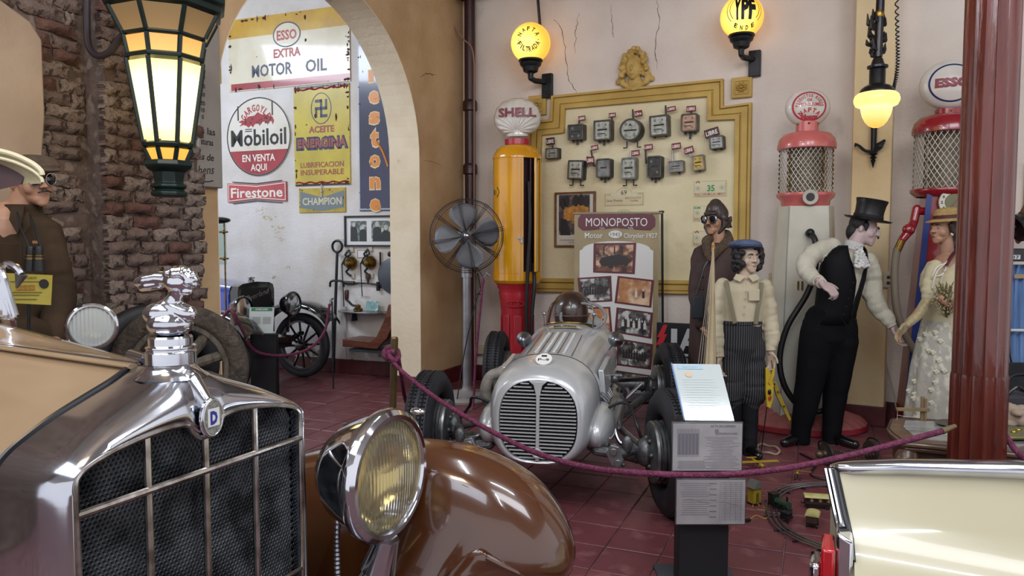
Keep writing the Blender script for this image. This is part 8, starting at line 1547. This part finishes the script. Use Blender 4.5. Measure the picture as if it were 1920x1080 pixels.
# marionette cross on the table
xw = mt('pale_cross_wood', '7E6A4A', .6, c2='6C593C', sc=10); p = onfloor(1730, 789, zt+.002); X_ = Fr(p.x, p.y, -4); t = at('puppet_cross', X_, 'wooden puppet control cross with hanging threads standing on the carved table', 'toy', 0, 0, zt+.002)
k = p.y/1400; MB().box((0, .008, .065), (.018, .012, .13)).box((.012, .0, .06), (.012, .012, .12)).out('upright', xw, t, bevel=.002); MB().box((-.055, -.008, .062), (.17, .014, .018)).out('crossbar', xw, t, bevel=.002)
b = MB(); b.cyl((-.135, -.008, .06), (-.135, -.008, .002), .0012, None, 4); b.tube(bez([(-.135, -.008, .03), (-.08, -.008, .022), (-.02, -.008, .025)], 5), .0012, 4); b.out('thread', mt('string_pale', 'B9B2A2'), t)
x_, y_ = onfloor(1790, 798, zt).x, onfloor(1790, 798, zt).y; t = thing('pewter_plate', 'dull grey oval plate at the marble edge against the column', 'plate', (x_, y_, zt+.002)); MB().lathe([(.001, .003), (.06, .003), (.082, .012), (.088, .012), (.084, .008), (.06, 0), (.001, 0)], 32, Matrix.Scale(1.1, 4, (1, 0, 0))).out('plate', mt('dull_pewter', '5E5B52', .45, .5), t)
p = onfloor(1915, 815, zt+.01); t = thing('gilt_tray', 'greenish gilt tray with embossed scrolls right of the column', 'tray', (p.x, p.y, zt+.004)); gm_ = mt('gilt_green', '8A8250', .35, .5, c2='6E6A42', sc=10)
MB().box((0, 0, .014), (.34, .20, .018), tp=1.04).out('tray', gm_, t, bevel=.008); b = MB(); [b.tube([(-.10+.05*j+.018*cos(k*.7)*(1-k/12), .02*(-1)**j+.018*sin(k*.7)*(1-k/12), .026) for k in range(10)], .004, 5) for j in range(5)]; b.out('scrollwork', mt('gilt_bright', 'B09A4E', .3, .8), t)
# ================================================================ CLOTHES AND THINGS AT THE RIGHT EDGE
E = lambda px, py, Y: P(px, py, Y)
def rack(name, lab, cat, px, Y): w__ = Who(px, Y, name, lab, cat); return w__, w__.t
w_, t = rack('blue_overalls', 'pale blue overalls hanging at the right edge behind the column', 'overalls', 1925, 5.35)
blue_c = fold('pale_blue_cloth', '6E8DB8', '5E7CA6', .8, bump=1.2, bsc=8); rows = []
for py, x0, x1 in ((496, 1900, 1960), (520, 1893, 1966), (560, 1891, 1966), (620, 1890, 1968), (690, 1890, 1968), (765, 1890, 1970)): rows.append([w_(x0+(x1-x0)*(j/20 if j <= 10 else 1-(j-10)/10 if False else (j/10 if j <= 10 else 2-j/10)), py, (.05 if j > 10 else -.05)+.015*sin(j*1.7+py*.01)) for j in range(21)])
MB().loft(rows).out('cloth', blue_c, t, smooth=70); MB().tube([w_(1888, 619, -.09), w_(1970, 620, -.09)], .010, 8).out('white_belt', mt('belt_white', 'C9CCCC', .5), t); MB().box(w_(1915, 518, -.08), (.10, .006, .03)).out('name_tape', mt('tape_tan', '9C8466', .7), t); MB().cyl(w_(1930, 455), w_(1930, 498), .012).out('hanger', BLACK, t)
b = MB(); b.tube(bez([w_(1896, 480, -.1), w_(1894, 600, -.12), w_(1893, 660, -.12), w_(1902, 700, -.12)], 5), .006, 6); b.out('dark_strap', BLACK, t)
w_, t = rack('straw_brimmed_hat', 'tan felt hat hanging at the right edge of the picture', 'hat', 1918, 5.5); MB().lathe([(.001, .06), (.06, .055), (.08, .01), (.15, 0), (.155, .006), (.08, .02), (.001, .07)], 28, Matrix.Translation(w_(1916, 418)) @ Matrix.Rotation(R(100), 4, 'Y') @ Matrix.Rotation(R(20), 4, 'X')).out('hat_body', mt('tan_felt', '8A6A48', .8), t); MB().cyl(w_(1912, 400), w_(1912, 400, .26), .01).out('peg', IRON, t)
w_, t = rack('dark_hat', 'black hat hanging just right of the column', 'hat', 1906, 5.4); MB().lathe([(.001, .07), (.07, .065), (.09, .0), (.12, -.005), (.12, .002), (.001, .08)], 28, Matrix.Translation(w_(1902, 425)) @ Matrix.Rotation(R(60), 4, 'Y')).out('hat_body', BLACK, t); MB().cyl(w_(1902, 425), w_(1902, 425, .36), .01).out('peg', IRON, t)
w_, t = rack('black_camera_case', 'small black case with a white number 17 tag right of the column', 'case', 1910, 5.25); MB().box(w_(1908, 478), (.14, .08, .09)).out('case', BLACK, t, bevel=.006); MB().box(w_(1906, 482, -.045), (.05, .006, .03)).out('number_tag', papw, t); b = MB(); q_ = w_(1906, 482, -.05); text(b, '17', q_.x, q_.z, .022, .035, q_.y, .02); b.out('tag_lettering', ltb, t, smooth=0); MB().tube([w_(1900, 470), w_(1895, 455), w_(1905, 440, .3)], .005, 5).out('strap', BLACK, t)
w_, t = rack('dark_chair', 'dark metal chair at the right edge in front of the overalls', 'chair', 1925, 4.9)
MB().tube(bez([w_(1888, 760), w_(1889, 722), w_(1896, 706), w_(1915, 702), w_(1960, 702)], 6), .012, 8).out('armrest', IRON, t); MB().box((.10, 0, ZP(752, 4.9)), (.46, .42, .03)).out('seat', IRON, t, bevel=.006)
for sx in (-.12, .30):
    for sy in (-.18, .18): MB().cyl((sx, sy, 0), (sx, sy, ZP(752, 4.9)), .012, None, 8).out('leg', IRON, t)
MB().box((.10, .21, ZP(720, 4.9)), (.46, .02, .2)).out('backrest', IRON, t, bevel=.006)
w_, t = rack('black_bag', 'soft black bag lying below the overalls at the right edge', 'bag', 1902, 4.55); b = MB(); b.box((0, 0, .5), (.20, .16, .17)); b.out('bag', mt('bag_grey_black', '2E3036', .7, bump=.4), t, bevel=.03); MB().tube(bez([(-.06, -.08, .58), (0, -.09, .63), (.06, -.08, .58)], 5), .008, 6).out('handle', BLACK, t); MB().box((0, 0, .20), (.22, .2, .40)).out('bag_stool', ctw, t, bevel=.01)
w_, t = rack('crumpled_cloth', 'crumpled cream cloth at the right edge above the gilt tray', 'cloth', 1925, 4.3); b = MB(); rr = random.Random(3); [b.ball((rr.uniform(-.05, .08), rr.uniform(-.04, .04), ZP(800, 4.3)+rr.uniform(0, .09)-.0), (rr.uniform(.02, .05), .04, rr.uniform(.015, .04)), 10, 6) for k in range(16)]; b.out('cloth', mt('crumpled_cream', 'A08F7C', .8, bump=1), t, vox=.007, sm=1); MB().box((.02, .0, (ZP(800, 4.3)-.02)/2), (.22, .2, ZP(800, 4.3)-.02)).out('support_box', ctw, t, bevel=.01)
u, z = BK.uz(1925, 360); t = at('wall_picture', BK, 'ochre-framed picture cut by the right edge of the photo', 'picture', u+.1, 0, z); MB().box((0, -.02, -.03), (.24, .04, .5)).out('frame', ochre, t, bevel=.004)
# ================================================================ TOYS ON THE FLOOR
def F_(px, py, z=0): return onfloor(px, py, z)
tc_ = bez([F_(1640, 915), F_(1600, 912), F_(1560, 911), F_(1510, 913), F_(1475, 920), F_(1452, 936), F_(1447, 962), F_(1461, 990), F_(1490, 1010), F_(1530, 1026), F_(1580, 1044)], 8)
t = thing('toy_railway_track', 'curved tin toy railway track on the red tiles', 'toy track', tuple(F_(1447, 962))); o0 = F_(1447, 962)
def off(i, d): a = tc_[max(0, i-1)]; c = tc_[min(len(tc_)-1, i+1)]; n_ = (c-a).normalized().cross(V((0, 0, 1))); return tc_[i]+n_*d-o0
tin = mt('tin_rail', '7C7A78', .3, .8)
for d in (-.026, 0, .026): MB().tube([off(i, d)+V((0, 0, .014)) for i in range(len(tc_))], .0052, 6).out('rail', tin, t)
for i in range(2, len(tc_)-1, 8): a, c = off(i, -.045), off(i, .045); MB().cyl(a+V((0, 0, .006)), c+V((0, 0, .006)), .006, None, 6).out('sleeper', IRON, t)
def loco(pos, hd):
    t = thing('toy_locomotive', 'small black and green toy locomotive on the track', 'toy train', pos, hd); g = mt('loco_green', '1F3A28', .3, coat=.5)
    MB().box((0, 0, .022), (.045, .15, .014)).out('chassis', BLACK, t, bevel=.002); MB().cyl((0, -.07, .048), (0, .025, .048), .020, None, 18).out('boiler', g, t); MB().box((0, .05, .055), (.046, .045, .05)).out('cab', BLACK, t, bevel=.003); MB().box((0, .05, .083), (.052, .055, .005)).out('cab_roof', BLACK, t, bevel=.002); MB().lathe([(.006, 0), (.005, .02), (.008, .028), (.001, .028)], 12, TR(0, -.055, .065)).out('chimney', BLACK, t)
    for y in (-.05, -.01, .03):
        for s in (-1, 1): MB().cyl((s*.018, y, .028), (s*.025, y, .028), .013, None, 14).out('wheel', IRON, t)
loco(tuple(F_(1462, 958, 0)+V((0, 0, .004))), R(22))
t = thing('toy_tender', 'tiny black toy tender just in front of the locomotive', 'toy train', tuple(F_(1474, 978)+V((0, 0, .004))), R(40)); MB().box((0, 0, .024), (.045, .05, .014)).out('chassis', BLACK, t, bevel=.002); MB().box((0, 0, .04), (.04, .05, .022)).out('coal_box', BLACK, t, bevel=.003)
for y in (-.015, .015):
    for s in (-1, 1): MB().cyl((s*.018, y, .02), (s*.025, y, .02), .011, None, 12).out('wheel', IRON, t)
def carriage(px, py, hd, L, lab):
    p = F_(px, py); t = thing('toy_carriage', lab, 'toy train', (p.x, p.y, .0), R(hd), 'toy carriages on the tiles'); br = mt('carriage_brown', '34201A', .5); MB().box((0, 0, .045), (L, .055, .038)).out('body', br, t, bevel=.002); MB().box((0, 0, .022), (L*1.02, .05, .008)).out('chassis', BLACK, t)
    MB().loft([[(x, .036*cos(a), .064+.016*sin(a)) for a in [pi*j/8 for j in range(9)]] for x in (-L*.54, L*.54)]).out('roof', mt('roof_cream', 'B7B070', .5, c2='A39C60', sc=20), t, bevel=.001)
    n = max(1, int(L/.022))
    for k in range(n):
        for s in (-1, 1): MB().box((L*((k+.5)/n-.5), s*.0282, .050), (.012, .002, .016)).out('window', mt('window_tan', '8A7C4E', .4) if k % 2 else mt('window_dark', '17120F', .3), t)
    for x in (-L*.36, L*.36):
        for s in (-1, 1): MB().cyl((x, s*.022, .012), (x, s*.028, .012), .012, None, 12).out('wheel', IRON, t)
    for s in (-1, 1): MB().tube([(s*L*.5, 0, .022), (s*(L*.5+.016), 0, .022), (s*(L*.5+.018), 0, .034)], .003, 5).out('coupling', IRON, t)
carriage(1532, 952, -12, .135, 'longer toy carriage with a row of windows'); carriage(1523, 986, 62, .085, 'shorter toy carriage standing end-on below the longer one')
p = F_(1414, 945); t = thing('toy_signal_hut', 'tiny yellow toy hut with grey roof and dangling wires', 'toy', tuple(p), R(25)); MB().box((0, 0, .06), (.055, .05, .10)).out('walls', mt('hut_yellow', '9A8622', .5, c2='7E6E1E', sc=20), t, bevel=.001); MB().prism([(-.036, .10), (.036, .10), (0, .145)], -.034, .034).out('roof', mt('hut_roof_grey', '5C5C58', .6), t); MB().box((0, 0, .006), (.06, .055, .012)).out('base', BLACK, t); MB().box((.0, -.026, .045), (.02, .002, .055)).out('door', mt('hut_door', '5E4C1C', .6), t)
b = MB(); b.tube(bez([F_(1414, 936, .03), F_(1412, 950), F_(1422, 955), F_(1436, 957), F_(1441, 966), F_(1434, 972), F_(1418, 966), F_(1408, 972), F_(1402, 976)], 6), .0022, 5); b.tube(bez([F_(1418, 938, .03), F_(1424, 948), F_(1434, 952), F_(1440, 960)], 6), .0022, 5); tag(b.out('yellow_wire', mt('wire_yellow', 'AE9A2E', .5)), 'thin yellow wires looping from the toy hut to the track', 'wire')
t = thing('black_plug', 'small black plug at the end of the yellow wires', 'plug', tuple(F_(1402, 978)), R(30)); MB().box((0, 0, .008), (.03, .018, .016)).out('plug_body', BLACK, t, bevel=.003); MB().cyl((.015, 0, .008), (.028, 0, .008), .003).out('pin', BRASS, t)
def plane(px, py, hd, s, lab):
    p = F_(px, py, .05); t = thing('toy_plane', lab, 'toy plane', tuple(p), R(hd), 'toy planes near the mannequins'); y_ = mt('plane_yellow', 'A88F2C', .5); b_ = mt('plane_brown', '7A5A28', .5)
    MB().limb([((0, -.06*s, 0), .012*s), ((0, .03*s, .002), .010*s), ((0, .10*s, .006), .004*s)], 8).out('fuselage', y_, t); MB().box((0, -.02*s, .016*s), (.26*s, .035*s, .004)).out('wing', b_ if s < .9 else y_, t); MB().box((0, .095*s, .01), (.07*s, .02*s, .003)).out('tailplane', y_, t); MB().cyl((0, -.02, .02), (.0, -.02, .19), .0016, None, 5).out('string', IRON, t); MB().box((0, -.065*s, 0), (.06*s, .003, .008)).out('propeller', b_, t)
    b = MB(); [b.cyl((s_*.02*s, -.03*s, -.04), (s_*.03*s, -.03*s, -.04), .010, None, 10) for s_ in (-1, 1)]; b.cyl((-.02*s, -.03*s, -.04), (.02*s, -.03*s, -.04), .002); b.cyl((0, -.03*s, -.04), (0, -.03*s, 0), .002); b.out('undercarriage', BLACK, t)
plane(1421, 868, 8, 1.0, 'yellow-winged toy plane beside the document stand'); plane(1496, 884, -25, .62, 'smaller brown-winged toy plane near the roller spring')
# exercise roller
c0 = F_(1548, 872); c1 = F_(1632, 866); mid = (c0+c1)/2; SPF = Fr(mid.x, mid.y, math.degrees(atan2(c1.y-c0.y, c1.x-c0.x))); hl = (c1-c0).length/2; t = at('spring_roller', SPF, 'dark metal roller of parallel chains with flanged ends lying behind the white car', 'exercise device')
for k in range(4): 
    y = -.055+.037*k; b = MB(); b.tube([(-hl+2*hl*i/70, y+.008*cos(i*1.3), .065+.008*sin(i*1.3)) for i in range(71)], .005, 5); b.out('chain', mt('chain_grey', '4A4641', .5, .6), t)
for s in (-1, 1): MB().lathe([(.001, -.03), (.02, -.03), (.03, -.012), (.072, -.010), (.075, 0), (.072, .010), (.03, .012), (.02, .03), (.001, .03)], 24, TR(s*hl, 0, .076, ry=90)).out('flange', mt('flange_iron', '3E3A34', .5, .6, c2='55493A', sc=20), t, smooth=50); MB().tube(bez([(s*hl, -.07, .07), (s*(hl+.02), -.05, .15), (s*(hl+.02), .05, .15), (s*hl, .07, .07)], 5), .006, 6).out('handle', IRON, t)
MB().ball((-hl-.045, 0, .076), (.03, .028, .028)).out('end_knob', mt('knob_bronze', '5E5240', .4, .6), t)
p = F_(1577, 892); t = thing('red_wedge', 'small dark red wedge block beside the white car', 'block', tuple(p)); MB().box((0, 0, .02), (.13, .07, .04), tp=.8).out('block', mt('wedge_red', '7A2420', .5), t, bevel=.004)
b = MB(); c = F_(1440, 842, .012); b.tube([c+V((.075*cos(2*pi*i/30), .12*sin(2*pi*i/30), .006*sin(i))) for i in range(30)], .008, 6, True); tag(b.out('pale_ring', mt('ring_pale', '9C8876', .6)), 'pale rope ring on the floor by the gentleman’s shoe'.replace('’', "'"), 'ring')
b = MB(); b.tube(bez([F_(1500, 850, .008), F_(1530, 868, .008), F_(1520, 890, .008), F_(1560, 900, .008), F_(1590, 893, .008)], 8), .006, 6); tag(b.out('floor_cable', hs), 'black cable lying on the tiles beside the spring roller', 'cable')
# ================================================================ WHITE CAR AT THE LOWER RIGHT
crm = mt('cream_white_paint', 'BDB69B', .24, c2='B7B095', sc=1, coat=.5)
p = P(1571, 455, 2.35); WC = Fr(p.x, p.y, -23); t = at('cream_fin_car', WC, 'cream-white car tail fin with chrome top strip and red tail lamp', 'car')
wz = lambda px, py, y=0: WC.uz(px, py, y)
EDGE = [(880, 1569), (888, 1571), (930, 1580), (980, 1591), (1025, 1601), (1100, 1603), (1400, 1606)]
sec = [(.0, .772), (-.03, .725), (-.07, .66), (-.12, .60), (-.18, .555), (-.28, .52), (-.45, .50), (-.9, .49), (-1.25, .47), (-1.30, .40), (-1.30, .2), (.06, .2), (.09, .45), (.07, .62), (.04, .72), (.014, .772)]
def edge_x(y, z):
    x = 0
    for _ in range(6):
        q = WC.w(x, y, z); d = q-V((0, 0, CH)); py = 540-F*d.dot(_u)/d.dot(_f); x = WC.uz(interp(EDGE, py), py, y)[0]
    return x
EX = [edge_x(y, z) if y <= 0 else 0 for y, z in sec]; rows = []
def topz(u): return .055*min(1, u/.6)
for u in (0, .015, .08, .2, .4, .7, 1.1, 1.7): rows.append([(e+u, y, z+topz(u)*(z > .66)) for (y, z), e in zip(sec, EX)])
MB().loft(rows).out('body', crm, t, smooth=50)
cs = [(u, 0, .780+topz(max(0, u))) for u in (-.006, .02, .06, .2, .5, 1.0, 1.7)]
b = MB(); b.loft([[(u, .010+(.040)*k*cos(a), z+.006+.027*k*sin(a)-(0.006 if k < .9 else 0)) for a in [2*pi*j/16 for j in range(16)]] for (u, y, z), k in zip(cs, (.25, .6, .8, .9, 1.0, 1.1, 1.15))]); b.out('chrome_top_strip', CHROME, t, smooth=180)
e = [(x-.004, y-.002, z+.002) for (y, z), x in list(zip(sec, EX))[:5]]
MB().tube(e, .009, 10).out('rubber_seal', BLACK, t); MB().tube([(x-.016, y+.006, z) for x, y, z in e], .009, 10).out('chrome_edge', CHROME, t); MB().tube([(x-.030, y+.016, z-.004) for x, y, z in e], .008, 8).out('chrome_edge', CHROME, t)
yl = -.20; x0, z0 = wz(1568, 1000, yl); x1, _ = wz(1601, 1000, yl); MB().loft([[(x0, yl, z0-.3), (x1, yl-.01, z0-.3), (x1, yl+.2, z0-.3), (x0, yl+.2, z0-.3)], [(x0, yl+.01, z0+.0), (x1, yl-.005, z0-.02), (x1, yl+.2, z0-.02), (x0, yl+.2, z0)]]).out('chrome_lamp_housing', CHROME, t, bevel=.010)
x2, z2 = wz(1540, 1032, yl-.02); x3, _ = wz(1566, 1032, yl-.02); MB().box(((x2+x3)/2, yl+.06, z2-.10), (x3-x2, .14, .20)).out('tail_lens', mt('red_tail_lens', 'B0101E', .1, coat=1), t, bevel=.008)
x4, z4 = wz(1530, 1063, yl); MB().box((x4-.0, yl+.08, z4-.07), (.04, .12, .14)).out('bumper_guard', CHROME, t, bevel=.015)
def onsec(x, y): zz = interp([(yy, z) for yy, z in sec[:9][::-1]], y); return (x, y, zz+.0015)
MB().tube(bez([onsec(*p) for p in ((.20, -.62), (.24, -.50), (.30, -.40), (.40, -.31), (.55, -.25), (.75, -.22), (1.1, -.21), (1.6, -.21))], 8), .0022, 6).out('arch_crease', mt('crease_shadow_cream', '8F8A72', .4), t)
for yy in (-.1, -1.05): wl = MB().lathe([(.02, -.08), (.20, -.06), (.20, .06), (.02, .08)], 24, TR(rz=90, ry=0) @ TR(ry=90)).out('wheel', BLACK, t, loc=(1.0, yy, .27)); torus(.27, .08, 40, 12, T=TR(rz=90)).out('tyre', RUBBER, wl, smooth=60)
